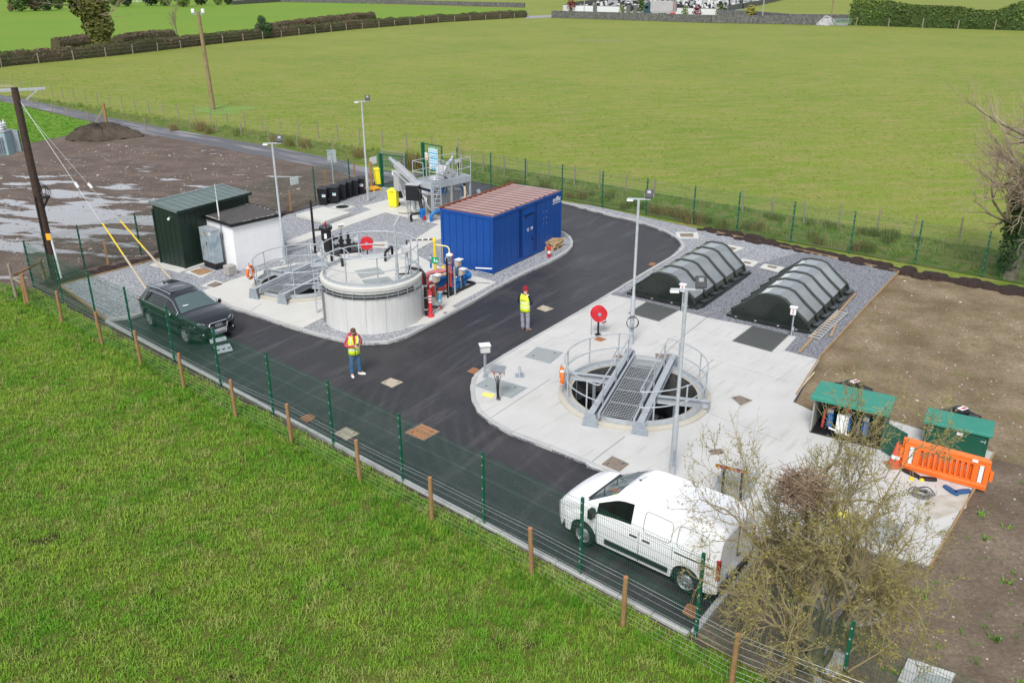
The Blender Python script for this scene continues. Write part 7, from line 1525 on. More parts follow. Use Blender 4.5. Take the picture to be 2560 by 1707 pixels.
def person(label, loc, rz, arms, legs, hd, mats, front_open=True, sleeve=True):
    t = thing('person', label, 'person', (loc.x, loc.y, 0), rz); HO, VE, TR, SH = mats
    Vv = [V(0, 0, .93), V(0, .01, 1.12), V(0, .01, 1.34), V(0, -.01, 1.49), V(0, -.03, 1.60)+hd, V(0, -.035, 1.69)+hd*1.4]; Rr = [.12, .12, .14, .052, .088, .078]; Ee = [(0, 1), (1, 2), (2, 3), (3, 4), (4, 5)]
    for s in (-1, 1):
        L = legs[0 if s < 0 else 1]; b = len(Vv); Vv += [V(s*.10, 0, .88), L[0], L[1], L[2]]; Rr += [.09, .062, .045, .035]; Ee += [(0, b), (b, b+1), (b+1, b+2), (b+2, b+3)]
        A = arms[0 if s < 0 else 1]; b = len(Vv); Vv += [V(s*.17, .01, 1.40), A[0], A[1]]; Rr += [.06, .043, .027]; Ee += [(2, b), (b, b+1), (b+1, b+2)]; hand(Vv, Ee, Rr, b+2, A[1], (A[1]-A[0]), V(0, 0, 1), s)
    body = skinmesh('body', Vv, Ee, Rr, SKIN, t)
    hc = V(0, -.032, 1.645)+hd*1.2
    MB().lathe([(.006, 0), (.014, -.012), (.004, -.03)], hc+V(0, -.098, .0), 6).build('nose', SKIN, t)
    for s in (-1, 1): MB().sphere(hc+V(s*.032, -.082, .018), .011, 8, 6, (1, .6, .6)).build('eye', INK, t); MB().sphere(hc+V(s*.085, .01, 0), .022, 8, 6, (.4, .8, 1.2)).build('ear', SKIN, t)
    MB().box(hc+V(0, -.086, -.048), (.04, .01, .008)).build('mouth', mat('lips', (.35, .12, .10), rough=.6), t)
    # trousers
    tl = MB(); tl.loft([ell(.80, .165, .115), ell(.90, .178, .125), ell(1.0, .168, .12), ell(1.04, .16, .115)])
    for s in (0, 1):
        L = legs[s]; x = -.09 if s == 0 else .09; pts = smoothline([V(x, 0, .93), V(x*1.05, 0, .82), L[0], L[1]+V(0, 0, .02)], 5); n = len(pts); tl.tube(pts, [(.098-.025*(i/(n-1))+.006*sin(i*1.9)) for i in range(n)], 14)
    tl.build('trousers', TR, t, smooth=60)
    for s in (0, 1):
        L = legs[s]; a = L[1]; d = (L[2]-L[1]); d.z = 0; d.normalize(); M = Matrix((Vector((d.y, -d.x, 0)), d, Vector((0, 0, 1)))).transposed()
        sh_ = MB(); rings = []
        for y, w_, h_ in ((-.07, .03, .07), (-.03, .045, .10), (.05, .045, .085), (.12, .05, .06), (.18, .045, .045), (.21, .02, .03)): rings.append([Vector(a)*1+M @ Vector((w_*cos(q), y, 0))+Vector((0, 0, -a.z+max(.012, .012+h_*max(0, sin(q)))) ) for q in [2*pi*i/12 for i in range(12)]])
        sh_.loft(rings).build('shoe', SH, t, smooth=60)
        so_ = MB().loft([[Vector((v.x, v.y, z)) for v in [Vector(a)+M @ Vector((.05*cos(q)*(1 if sin(q) < .3 else .85), .07+.145*sin(q), 0)) for q in [2*pi*i/14 for i in range(14)]]] for z in (.0, .022)]).build('sole', PAPER if SH.name == 'white_shoe' else BLACKP, t)
    # hoodie / jumper : torso and sleeves
    to = MB().loft([ell(.90, .175, .125), ell(1.05, .165, .12), ell(1.25, .18, .125), ell(1.38, .19, .12), ell(1.45, .15, .10), ell(1.50, .075, .07)], caps=False)
    for s in (0, 1):
        A = arms[s]; x = -.16 if s == 0 else .16; pts = smoothline([V(x, .01, 1.41), V(x*1.28, .015, 1.38), A[0], A[1]], 5); n = len(pts); to.tube(pts, [.07-.028*(i/(n-1))+.004*sin(i*2.3) for i in range(n)], 12)
    to.build('jumper', HO, t, smooth=60)
    ve = []; n = 28
    zs_ = [(.80, .205, .155), (.95, .195, .148), (1.10, .19, .145), (1.25, .198, .148), (1.36, .205, .142), (1.43, .175, .125), (1.475, .12, .09)]
    rings = []
    for z, rx, ry in zs_:
        ring = []
        for i in range(n+1):
            a0 = (.05 + max(0, (z-1.12))*.95) if front_open else .0
            a = -pi/2+a0+(2*pi-2*a0)*i/n; ring.append(Vector((rx*cos(a), ry*sin(a), z+.006*sin(5*a))))
        rings.append(ring)
    v_ = MB().loft(rings, closed=False, caps=False).build('hi_vis_vest', VE, t, smooth=60); md = v_.modifiers.new('th', 'SOLIDIFY'); md.thickness = .012
    RB = mat('reflective_tape', (.62, .66, .66), rough=.35)
    for z, rx, ry in ((.97, .199, .152), (1.12, .196, .150)):
        rr_ = []
        for zz in (z, z+.055):
            a0 = .05 if front_open else 0; rr_.append([Vector(((rx+.006)*cos(a), (ry+.006)*sin(a), zz)) for a in [-pi/2+a0+(2*pi-2*a0)*i/n for i in range(n+1)]])
        MB().loft(rr_, closed=False, caps=False).build('reflective_band', RB, v_)
    if front_open:
        for s in (-1, 1): MB().tube([(s*.10, -.135, 1.17), (s*.13, -.125, 1.33), (s*.14, -.06, 1.44), (s*.14, .02, 1.475)], .022, 6).build('reflective_strap', RB, v_)
    return t, hc, v_
HVY = mat('hi_vis_yellow', (.78, .95, .05), (.70, .88, .04), sc=9, rough=.6)
HR = mat('hoodie_red', (.55, .06, .11), (.42, .04, .08), sc=12, rough=.9); JE = mat('denim', (.035, .10, .20), (.06, .15, .27), sc=14, rough=.9); WS = mat('white_shoe', (.70, .69, .66), rough=.6)
NV = mat('navy_knit', (.012, .016, .035), rough=.9); GT = mat('grey_trousers', (.21, .22, .26), (.29, .30, .34), sc=12, rough=.9); BS = mat('brown_shoe', (.15, .09, .065), rough=.7)
L1 = [(V(-.12, -.02, .49), V(-.13, .0, .09), V(-.15, -.14, .04)), (V(.13, -.01, .49), V(.16, .03, .09), V(.27, -.07, .04))]
A1_ = [(V(-.27, .02, 1.14), V(-.05, -.22, 1.16)), (V(.27, .03, 1.15), V(.12, -.25, 1.21))]
m1, hc, v_ = person('bearded man in a red hoodie, yellow vest and jeans looking down at a phone', V(-5.36, 27.20), radians(28), A1_, L1, V(.0, -.035, -.01), (HR, HVY, JE, WS))
HAIR = mat('brown_hair', (.075, .04, .025), (.13, .07, .04), sc=30, rough=.8, bump=.6, bsc=60)
MB().sphere(hc+V(0, .018, .035), .103, 16, 10, (.92, 1.0, .95)).build('hair', HAIR, m1, smooth=80); MB().sphere(hc+V(0, -.03, -.075), .062, 12, 8, (1, .85, .7)).build('beard', HAIR, m1, smooth=80)
MB().tube([(.13*cos(a), .05+.09*sin(a), 1.49+.02*sin(a)) for a in [2*pi*i/16 for i in range(16)]], .042, 8, closed=True).build('hood', HR, m1, smooth=60)
ph = MB().box((.05, -.31, 1.24), (.09, .16, .012)).build('smartphone', BLACKP, None, bevel=.004); ph.matrix_basis = world_m(m1) @ Matrix.Translation((0, 0, 0)); tag(ph, 'dark smartphone held in both hands by the man in the red hoodie', 'phone')
L2 = [(V(-.12, -.01, .49), V(-.13, .02, .09), V(-.20, -.12, .04)), (V(.11, -.02, .49), V(.09, -.02, .09), V(.10, -.17, .04))]
A2_ = [(V(-.28, .0, 1.15), V(-.14, -.22, 1.08)), (V(.26, .0, 1.14), V(.08, -.24, 1.08))]
mm2, hc2, v2 = person('man in a dark red beanie and yellow vest with his back turned', V(.50, 31.20), radians(180-28), A2_, L2, V(0, -.015, 0), (NV, HVY, GT, BS), front_open=True)
BEA = mat('beanie_red', (.26, .012, .022), rough=.95, bump=.5, bsc=50)
MB().lathe([(.098, -.01), (.108, .01), (.106, .05), (.088, .1), (.05, .132), (.01, .142)], hc2+V(0, .008, .012), 18).build('beanie', BEA, mm2, smooth=60); MB().lathe([(.104, -.014), (.114, -.01), (.114, .03), (.106, .034)], hc2+V(0, .008, .012), 18, cap=False).build('beanie_cuff', BEA, mm2, smooth=60)
for k in range(6): b_ = MB().box((-.088+.035*k, .1535-abs(k-2.5)*.003, 1.27), (.026, .004, .045)).build('back_print', mat('print_grey', (.18, .22, .26), rough=.6), v2)
# ------------------------------------------------------------------ vegetation
def leafmat(name, a, b2, rough=.6, rnd_amt=.5):
    m = mat(name, a, rough=rough); n, l, b = N(m); oi = n.new('ShaderNodeObjectInfo'); tc = n.new('ShaderNodeTexCoord'); f, _ = noise(n, l, tc.outputs['Object'], 2.2, .35, .65, 3)
    c = rgbmix(n, l, a, b2, f); c2 = rgbmix(n, l, a, b2, oi.outputs['Random']); l.new(rgbmix(n, l, c, c2, rnd_amt), b.inputs['Base Color']); b.inputs['Specular IOR Level'].default_value = .25; return m
def grassmat(name, cols, s=.35):
    m = mat(name, cols[0], rough=.7); n, l, b = N(m); oi = n.new('ShaderNodeObjectInfo'); sep = n.new('ShaderNodeVectorMath'); sep.operation = 'SCALE'; sep.inputs['Scale'].default_value = 1.0; l.new(oi.outputs['Location'], sep.inputs[0])
    f, _ = noise(n, l, sep.outputs[0], s, .38, .62, 5); f2, _ = noise(n, l, sep.outputs[0], s*4.5, .5, .7, 4)
    c = rgbmix(n, l, cols[0], cols[1], f); c = rgbmix(n, l, c, cols[2], f2); r = n.new('ShaderNodeMapRange'); r.inputs[1].default_value = .55; l.new(oi.outputs['Random'], r.inputs[0]); r.inputs[4].default_value = .65
    c = rgbmix(n, l, c, cols[3], r.outputs[0]); l.new(c, b.inputs['Base Color']); b.inputs['Specular IOR Level'].default_value = .2; return m
def tuft(nm, n, h, spread, wd, lean, m, seed):
    r = random.Random(seed); mb = MB()
    for i in range(n):
        a = r.uniform(0, 6.283); d = spread*sqrt(r.random()); x, y = d*cos(a), d*sin(a); b = r.uniform(0, 6.283); hh = h*r.uniform(.55, 1.1); ln = lean*r.uniform(.2, 1)*hh
        dx, dy = cos(b), sin(b); px, py = -dy*wd/2, dx*wd/2
        p1 = (x+dx*ln*.35, y+dy*ln*.35, hh*.55); p2 = (x+dx*ln, y+dy*ln, hh*(1-.25*lean))
        mb.add([(x-px, y-py, -.01), (x+px, y+py, -.01), (p1[0]+px*.8, p1[1]+py*.8, p1[2]), (p1[0]-px*.8, p1[1]-py*.8, p1[2]), p2], [(0, 1, 2, 3), (3, 2, 4)])
    return mb.build(nm, m, mesh_only=True)
def scatter(name, label, outline, z, protos, dens, smin, smax, seed, tilt=.25, holes=()):
    sc = bpy.data.collections.new(name+'_kinds')
    for k, me in enumerate(protos): o = bpy.data.objects.new(name+'_kind', me); sc.objects.link(o)
    surf = sheet_parts(outline, list(holes), z)[0].build(name, protos[0].materials[0]); tag(surf, label, 'grass', kind='stuff')
    ng = bpy.data.node_groups.new(name, 'GeometryNodeTree'); ng.interface.new_socket('Geometry', in_out='INPUT', socket_type='NodeSocketGeometry'); ng.interface.new_socket('Geometry', in_out='OUTPUT', socket_type='NodeSocketGeometry')
    n, l = ng.nodes, ng.links; gi, go = n.new('NodeGroupInput'), n.new('NodeGroupOutput'); d = n.new('GeometryNodeDistributePointsOnFaces'); d.inputs['Density'].default_value = dens; d.inputs['Seed'].default_value = seed
    ci = n.new('GeometryNodeCollectionInfo'); ci.inputs['Collection'].default_value = sc; ci.inputs['Separate Children'].default_value = True; ci.inputs['Reset Children'].default_value = True
    ip = n.new('GeometryNodeInstanceOnPoints'); ip.inputs['Pick Instance'].default_value = True
    rr = n.new('FunctionNodeRandomValue'); rr.data_type = 'FLOAT_VECTOR'; rr.inputs[0].default_value = (-tilt, -tilt, 0); rr.inputs[1].default_value = (tilt, tilt, 6.283)
    rs = n.new('FunctionNodeRandomValue'); rs.data_type = 'FLOAT'; rs.inputs[2].default_value = smin; rs.inputs[3].default_value = smax
    l.new(gi.outputs[0], d.inputs['Mesh']); l.new(d.outputs['Points'], ip.inputs['Points']); l.new(ci.outputs[0], ip.inputs['Instance']); l.new(rr.outputs[0], ip.inputs['Rotation']); l.new(rs.outputs[1], ip.inputs['Scale']); l.new(ip.outputs[0], go.inputs[0])
    md = surf.modifiers.new('scatter', 'NODES'); md.node_group = ng; return surf
GN1 = grassmat('meadow_blades', [(.13, .31, .022), (.25, .38, .045), (.37, .38, .12), (.07, .18, .014)], .38)
GN2 = grassmat('lush_blades', [(.07, .22, .012), (.12, .28, .02), (.16, .28, .03), (.05, .15, .01)], .8)
GN3 = grassmat('pasture_blades', [(.19, .29, .038), (.28, .345, .058), (.37, .34, .12), (.14, .22, .028)], .06)
GN4 = grassmat('verge_blades', [(.10, .22, .02), (.17, .25, .045), (.38, .32, .18), (.30, .25, .13)], .5)
tm = [tuft('blades', 16, h, .10, .011, ln, GN1, 3+i) for i, (h, ln) in enumerate(((.085, 1.0), (.11, .9), (.13, 1.0), (.07, 1.1)))]
vis = [V(-32, 39), V(-24.4, 37.9), V(-21.2, 36.0)]+[front[i]+V(-.1, -.15) for i in (0, 4, 8, 12)]+[V(5.2, 12.6), V(5, 10.5), V(-12, 10.5), V(-20, 19), V(-34, 34)]
scatter('meadow_grass', 'rough green meadow grass in front of the fence', vis, -.03, tm, 105, .5, 1.5, 1)
tl = [tuft('tall_blades', 18, h, .12, .012, .8, GN2, 13+i) for i, h in enumerate((.2, .26, .32))]
nrm = V(dd.y, -dd.x).normalized()
if nrm.y > 0: nrm = -nrm
for k, (w0, w1, de) in enumerate(((.35, 1.15, 26), (1.1, 1.7, 9))):
    scatter('fence_foot_grass', ['taller lush grass growing along the foot of the stake fence', 'scattered taller grass in front of the stake fence'][k], [front[0]+nrm*w0, front[6]+nrm*(w0+.1), front[13]+nrm*w0, front[13]+nrm*w1, front[9]+nrm*(w1+.2), front[4]+nrm*(w1-.1), front[0]+nrm*w1], -.03, tl, de, .6, 1.2, 5+k)
tw = [tuft('weed', 9, .14, .10, .03, 1.1, GN2, 23+i) for i in range(2)]
scatter('soil_weeds', 'small green weeds sprouting on the bare soil at the right', [V(9.9, 16.5), V(12, 19), V(14.5, 21), V(20, 18), V(16, 10), V(9, 9), V(6, 13)], -.01, tw, 1.8, .3, 1.4, 9)
scatter('soil_strip_weeds', 'sparse weeds on the dark soil between kerb and fence', [front[0]+V(.3, .1), front[0]+V(2.2, .4), V(-16.3, 32.2), front[5]+V(.1, .15), front[12]+V(.1, .1), front[12]-V(.1, .1), front[0]], -.015, tw+tl[:1], 3, .3, .9, 10)
tf = [tuft('pasture_blades', 9, h, .16, .03, 1.0, GN3, 33+i) for i, h in enumerate((.05, .07, .10))]
scatter('pasture_tufts', 'short grazed grass of the big pasture beyond the fence', [V(-2, 66), V(8, 57), V(22, 45), V(36, 33), V(60, 45), V(66, 72), V(10, 86), V(-30, 88), V(-20, 78.5)], -.045, tf, 4.5, .6, 1.3, 11)
scatter('pasture_tufts', 'short grazed grass in the middle of the big pasture', [V(66, 72), V(10, 86), V(-30, 88), V(-58, 109), V(-75, 128), V(-20, 112), V(75, 100)], -.045, tf, 2.2, .6, 1.3, 17)
scatter('pasture_tufts', 'sparse grazed grass in the far part of the big pasture', [V(75, 100), V(-20, 112), V(-75, 128), V(-66, 142), V(0, 150), V(90, 140)], -.045, tf, .9, .6, 1.2, 19)
tv = [tuft('verge_tuft', 16, h, .2, .02, .8, GN4, 43+i) for i, h in enumerate((.3, .42, .55))]
scatter('verge_grass_far', 'long mixed grass in the strip beyond the far mesh fence', [V(-3.2, 58.1), V(3.2, 52.6), V(10.8, 46.1), V(22, 37.2), V(34, 27.8), V(37, 31), V(24, 41.4), V(13, 50.2), V(5, 56.6), V(-3, 63)], -.03, tv, 5, .5, 1.1, 12)
scatter('verge_grass_road', 'long mixed grass between the access road and the pasture', [V(-6, 60.6), V(-3, 63.5), V(-12, 69.5), V(-22, 77.5), V(-36, 87), V(-50, 98), V(-51, 95.5), V(-37, 84.6), V(-20, 71), V(-12.5, 64.8)], -.03, tv, 4, .5, 1.0, 14)
tfl = [tuft('lush_tuft', 10, .09, .16, .03, .9, GN2, 53+i) for i in range(2)]
scatter('lush_tufts', 'bright green grass left of the soil mound', [r1(620, 836), r1(250, 750), r1(0, 697), r1(-200, 680), r1(-200, 1030), r1(0, 1000), r1(220, 970), r1(450, 925)], -.02, tfl, 8, .7, 1.3, 15)
# rush clumps
RU = leafmat('rush_brown', (.26, .18, .085), (.15, .14, .05)); RU2 = leafmat('rush_dark', (.09, .15, .035), (.19, .16, .06))
def rush(seed, m): return tuft('stems', 130, .85, .30, .014, .55, m, seed)
rms = [rush(60, RU), rush(61, RU2), rush(62, RU2), rush(63, RU)]
def clump(p, s, k, lab):
    o = bpy.data.objects.new('rush_clump', rms[k % 4]); COL.objects.link(o); o.matrix_basis = Matrix.Translation((p.x, p.y, -.03)) @ Matrix.Rotation(rnd.uniform(0, 6), 4, 'Z') @ Matrix.Diagonal((s*1.25, s*1.25, s, 1)); tag(o, lab, 'rushes', 'rush clumps along the pasture edge')
big = [(r1, 1190, 870, 1.0, 0), (r1, 1370, 870, 1.5, 0), (r1, 1430, 890, 1.0, 3), (r1, 1630, 905, 1.0, 1), (r1, 1890, 950, 1.2, 3), (r1, 1980, 975, 1.1, 1), (r1, 2085, 985, 1.2, 0), (r3, 180, 225, 1.2, 3), (r3, 700, 330, 2.0, 0), (r3, 760, 340, 1.3, 3)]
for i, (f, x, y, s, k) in enumerate(big): clump(f(x, y+25), s*1.05, k, 'brown rush clump in the verge beside the access road' if i < 8 else 'tall brown rush clump behind the gate')
for x, y, s, k in ((560, 290, 1.0, 1), (640, 300, 1.2, 1), (780, 330, .8, 3), (860, 320, 1.4, 1), (930, 400, .9, 3), (1060, 390, .9, 3), (1160, 400, 1.1, 0), (1240, 370, .8, 1), (1370, 400, 1.0, 1), (1400, 380, .9, 2), (1500, 480, .9, 1), (1560, 460, 1.1, 2), (1640, 480, .9, 1), (1740, 520, 1.2, 3), (1800, 530, 1.1, 0), (1890, 540, 1.2, 3), (1960, 560, 1.3, 0), (2040, 590, 1.5, 0), (2110, 600, 1.2, 3), (2180, 600, 1.0, 2), (2300, 640, 1.2, 1)): clump(fd(x, y+15), s*.8, k, 'dark rush clump beyond the far mesh fence')
for x, y, s, k in ((350, 430, .6, 2), (410, 450, .9, 2), (470, 465, .7, 2), (700, 490, .9, 2), (820, 505, .9, 1), (870, 515, .8, 2), (1090, 565, 1.0, 1), (1180, 575, 1.1, 1), (1280, 590, 1.3, 1), (1350, 590, 1.0, 1), (1300, 630, 1.2, 2), (1540, 620, .7, 2), (1100, 680, 1.1, 3), (1150, 700, 1.3, 1), (1040, 690, 1.0, 3), (760, 640, 1.0, 3), (720, 600, 1.1, 2), (200, 530, 1.2, 1), (300, 530, 1.2, 3)): clump(fe(x, y+10), s*.75, k, 'dark rush clump in the ditch beyond the right part of the far fence')
def leafcloud(mb, c, rad, n, size, r, shell=.6, flat=.0):
    for i in range(n):
        while True:
            v = Vector((r.uniform(-1, 1), r.uniform(-1, 1), r.uniform(-1, 1)))
            if shell < v.length < 1: break
        p = Vector((v.x*rad[0], v.y*rad[1], v.z*rad[2]))+Vector(c); s = size*r.uniform(.6, 1.4)
        nrm_ = (v.normalized()+Vector((r.uniform(-.7, .7), r.uniform(-.7, .7), r.uniform(-.2, .9)))).normalized(); x, y = frame(nrm_)
        mb.add([p-x*s, p-y*s*.6, p+x*s, p+y*s*.6], [(0, 1, 2, 3)])
class Tree:
    def __init__(s, seed): s.r = random.Random(seed); s.tr = MB(); s.tw = MB(); s.tips = []; s.segs = []
    def branch(s, p, d, L, rad, lvl, maxl, spread=.6, up=.15, nseg=4, kids=(3, 5), wob=.25, sh=.68, sides=6):
        r = s.r; pts = [p]; rads = [rad]; q = p.copy(); dd_ = d.normalized()
        for i in range(nseg):
            dd_ = (dd_+Vector((r.uniform(-wob, wob), r.uniform(-wob, wob), r.uniform(-wob, wob)+up*.3))).normalized(); q = q+dd_*L/nseg; pts.append(q.copy()); rads.append(rad*(1-.62*(i+1)/nseg))
        (s.tr if lvl < 1 else s.tw).tube(pts, rads, max(3, sides-lvl*1), cap=False)
        if lvl >= maxl-1: s.segs.append(pts)
        if lvl >= maxl: s.tips.append(pts[-1]); return
        for k in range(r.randint(*kids)):
            t = r.uniform(.25, 1) if k else 1.0; i = min(nseg-1, int(t*nseg)); b = pts[i].lerp(pts[i+1], t*nseg-i)
            base = (pts[i+1]-pts[i]).normalized(); x, y = frame(base); a = r.uniform(0, 6.283); sp = spread*r.uniform(.5, 1.3)
            nd = (base*cos(sp)+(x*cos(a)+y*sin(a))*sin(sp)+Vector((0, 0, up))).normalized()
            s.branch(b, nd, L*sh*r.uniform(.7, 1.15), max(.0048, rads[i]*.64), lvl+1, maxl, spread, up, max(2, nseg-1), kids, wob, sh, sides)
# ---- big bare hawthorn in the foreground
BARK = mat('hawthorn_bark', (.17, .16, .09), (.10, .09, .055), sc=9, rough=.9); TWIG = leafmat('lichen_twigs', (.38, .32, .17), (.22, .18, .10)); BUD = leafmat('yellow_green_buds', (.34, .29, .06), (.20, .19, .05))
HB = V(5.95, 13.4, 0)
hw = thing('hawthorn_bush', 'large bare hawthorn bush with yellow green buds in front of the white van', 'bush', tuple(HB))
T = Tree(5)
for k in range(10):
    a = 2*pi*k/10+T.r.uniform(-.2, .2); el = T.r.uniform(.95, 1.48) if k % 4 else T.r.uniform(.45, .8); L = T.r.uniform(2.3, 3.5) if el > .9 else T.r.uniform(1.5, 2.1)
    T.branch(V(.12*cos(a), .12*sin(a), .0), V(cos(a)*cos(el), sin(a)*cos(el), sin(el)), L, .08, 0, 4, .78, .06, 6, (5, 7), .36, .56, 7)
T.tr.lathe([(.3, -.1), (.26, .25), (.16, .5)], n=10)
for mb_ in (T.tr, T.tw):
    for v in mb_.v: v.x *= .76; v.y *= .78; v.z *= 1.2
T.segs = [[Vector((p.x*.76, p.y*.78, p.z*1.2)) for p in s_] for s_ in T.segs]
T.tr.build('trunk', BARK, hw, smooth=60); o_ = T.tw.build('twigs', TWIG, hw); o_['kind'] = 'stuff'
bd = MB(); r = T.r
for pts in T.segs:
    for i in range(len(pts)-1):
        for k in range(1 if r.random() < .85 else 0):
            p = pts[i].lerp(pts[i+1], r.random())+Vector((r.uniform(-.03, .03), r.uniform(-.03, .03), r.uniform(-.03, .03))); s = r.uniform(.011, .026); x, y = frame(Vector((r.uniform(-1, 1), r.uniform(-1, 1), r.uniform(-.2, 1))))
            bd.add([p-x*s, p-y*s*.6, p+x*s, p+y*s*.7], [(0, 1, 2, 3)])
o_ = bd.build('buds', BUD, hw); o_['kind'] = 'stuff'; print('bush tris', len(T.tw.f), len(bd.f))
ns = MB(); NC = V(5.14, 13.25, 4.3)
for k in range(520):
    a, b = r.uniform(0, 6.28), r.uniform(-.9, .9); q = V(.42*cos(a)*cos(b), .42*sin(a)*cos(b), .42*sin(b))*r.uniform(.5, 1); d = V(r.uniform(-1, 1), r.uniform(-1, 1), r.uniform(-.5, .5)).normalized()*r.uniform(.12, .34); ns.tube([q-d, q+V(r.uniform(-.04, .04), 0, r.uniform(-.04, .04)), q+d], .006, 3, cap=False)
ns_ = ns.build('bird_nest', mat('dead_twigs', (.27, .19, .12), (.15, .10, .07), sc=6, rough=.9)); ns_.location = NC; tag(ns_, 'dense round tangle of reddish dead twigs high in the hawthorn bush', 'nest')
# ---- ivy clad trees
IVY = leafmat('ivy_leaves', (.022, .052, .014), (.055, .095, .022)); IVYY = leafmat('ivy_yellowish', (.07, .085, .018), (.13, .13, .03)); GREYT = leafmat('grey_twigs', (.27, .21, .15), (.34, .27, .19)); BARK2 = mat('grey_bark', (.20, .17, .12), (.11, .09, .065), sc=4, rough=.9)
def ivytree(label, p, seed, h, lean, cloud, lf, sides, brr, size, n, kids=(3, 4), maxl=3):
    t = thing('ivy_tree', label, 'tree', (p.x, p.y, 0)); T = Tree(seed)
    T.tr.tube([(0, 0, -.2), (lean*.3, 0, h*.3), (lean*.8, 0, h*.65), (lean, 0, h*.9)], [h*.055, h*.045, h*.035, h*.015], 10)
    for k in range(sides): 
        a = T.r.uniform(0, 6.28); z = T.r.uniform(.3, .95)*h; T.branch(V(lean*z/h, 0, z), V(cos(a), sin(a), .35), brr*T.r.uniform(.7, 1.2), h*.014, 0, maxl, .6, .12, 5, kids, .25, .6, 5)
    T.tr.build('trunk', BARK2, t, smooth=60); T.tw.build('twigs', GREYT, t)['kind'] = 'stuff'
    m = MB()
    for (x, y, z, rx, ry, rz_, k) in cloud: leafcloud(m, (x, y, z), (rx, ry, rz_), int(n*k), size, T.r, .45)
    m.build('ivy', lf, t)['kind'] = 'stuff'; return t
IR = V(22.3, 37.2)
ivytree('leaning ivy covered tree with bare twigs at the right edge beyond the fence', IR, 8, 6.4, .35, [(-.2, 0, 1.3, .5, .5, 1.2, .8), (-.1, 0, 2.6, .75, .65, 1.1, 1.3), (.1, 0, 3.7, .95, .8, .9, 1.4), (.3, 0, 4.6, 1.1, .8, .7, 1.2)], IVY, 34, 2.5, .075, 1100, (4, 5), 3)
IL = V(-68.3, 153.5)
ivytree('big ivy clad tree with bare side branches standing in the hedge at the top left', IL, 12, 12.5, -2.0, [(.2, 0, 1.8, 1.7, 1.5, 2.2, .8), (0, 0, 4.6, 2.6, 2.0, 2.6, 1.3), (-.8, 0, 7.6, 3.3, 2.6, 2.4, 1.6), (-2.2, 0, 10.0, 4.0, 3.0, 2.2, 1.8), (-4.6, 0, 9.8, 2.0, 1.6, 1.2, .5), (-.5, 0, 12, 3.4, 2.6, 1.8, 1)], IVYY, 22, 7.5, .3, 1100, (3, 4))
def baretree(label, p, seed, h):
    t = thing('bare_tree', label, 'tree', (p.x, p.y, 0)); T = Tree(seed); T.branch(V(0, 0, 0), V(.02, 0, 1), h*.9, h*.02, 0, 3, .55, .12, 7, (7, 9), .08, .42, 6); T.tr.build('trunk', BARK2, t, smooth=60); T.tw.build('twigs', GREYT, t)['kind'] = 'stuff'; m = MB(); leafcloud(m, (0, 0, h*.12), (.5, .5, h*.16), 150, .14, T.r); m.build('ivy', IVY, t)['kind'] = 'stuff'
baretree('small slender bare tree in the hedge between the ivy tree and the lone pole', zt(1500, 372), 21, 6.6)
def roundbush(name, label, p, cl, m, size, n, seed, cat='bush', trunk=True, h=1.0):
    t = thing(name, label, cat, (p.x, p.y, 0)); r_ = random.Random(seed); mb = MB()
    for (x, y, z, a, b, c, k) in cl: leafcloud(mb, (x, y, z), (a, b, c), int(n*k), size, r_, .35)
    if trunk: MB().lathe([(.14*h, -.1), (.09*h, 1.4*h)], n=8).build('trunk', BARK2, t)
    mb.build('crown', m, t)['kind'] = 'stuff'; return t
CON = leafmat('holly_green', (.025, .06, .02), (.05, .095, .03)); MIDG = leafmat('hedge_green', (.045, .085, .018), (.09, .13, .03)); SPR = leafmat('spring_green', (.09, .15, .025), (.15, .2, .04)); BRW = leafmat('brown_scrub', (.17, .115, .075), (.11, .09, .05)); DKG = leafmat('dark_evergreen', (.018, .04, .014), (.035, .06, .02))
roundbush('holly_tree', 'small dark rounded evergreen standing in the long brown hedge', zt(2228, 325), [(0, 0, 1.2, 1.4, 1.2, 1.2, 1), (-.2, 0, 2.6, 1.3, 1.1, 1.2, 1), (-.4, 0, 3.7, .9, .8, .8, .6), (.9, 0, 2.2, 1.0, .9, .8, .6)], CON, .17, 550, 31, 'tree')
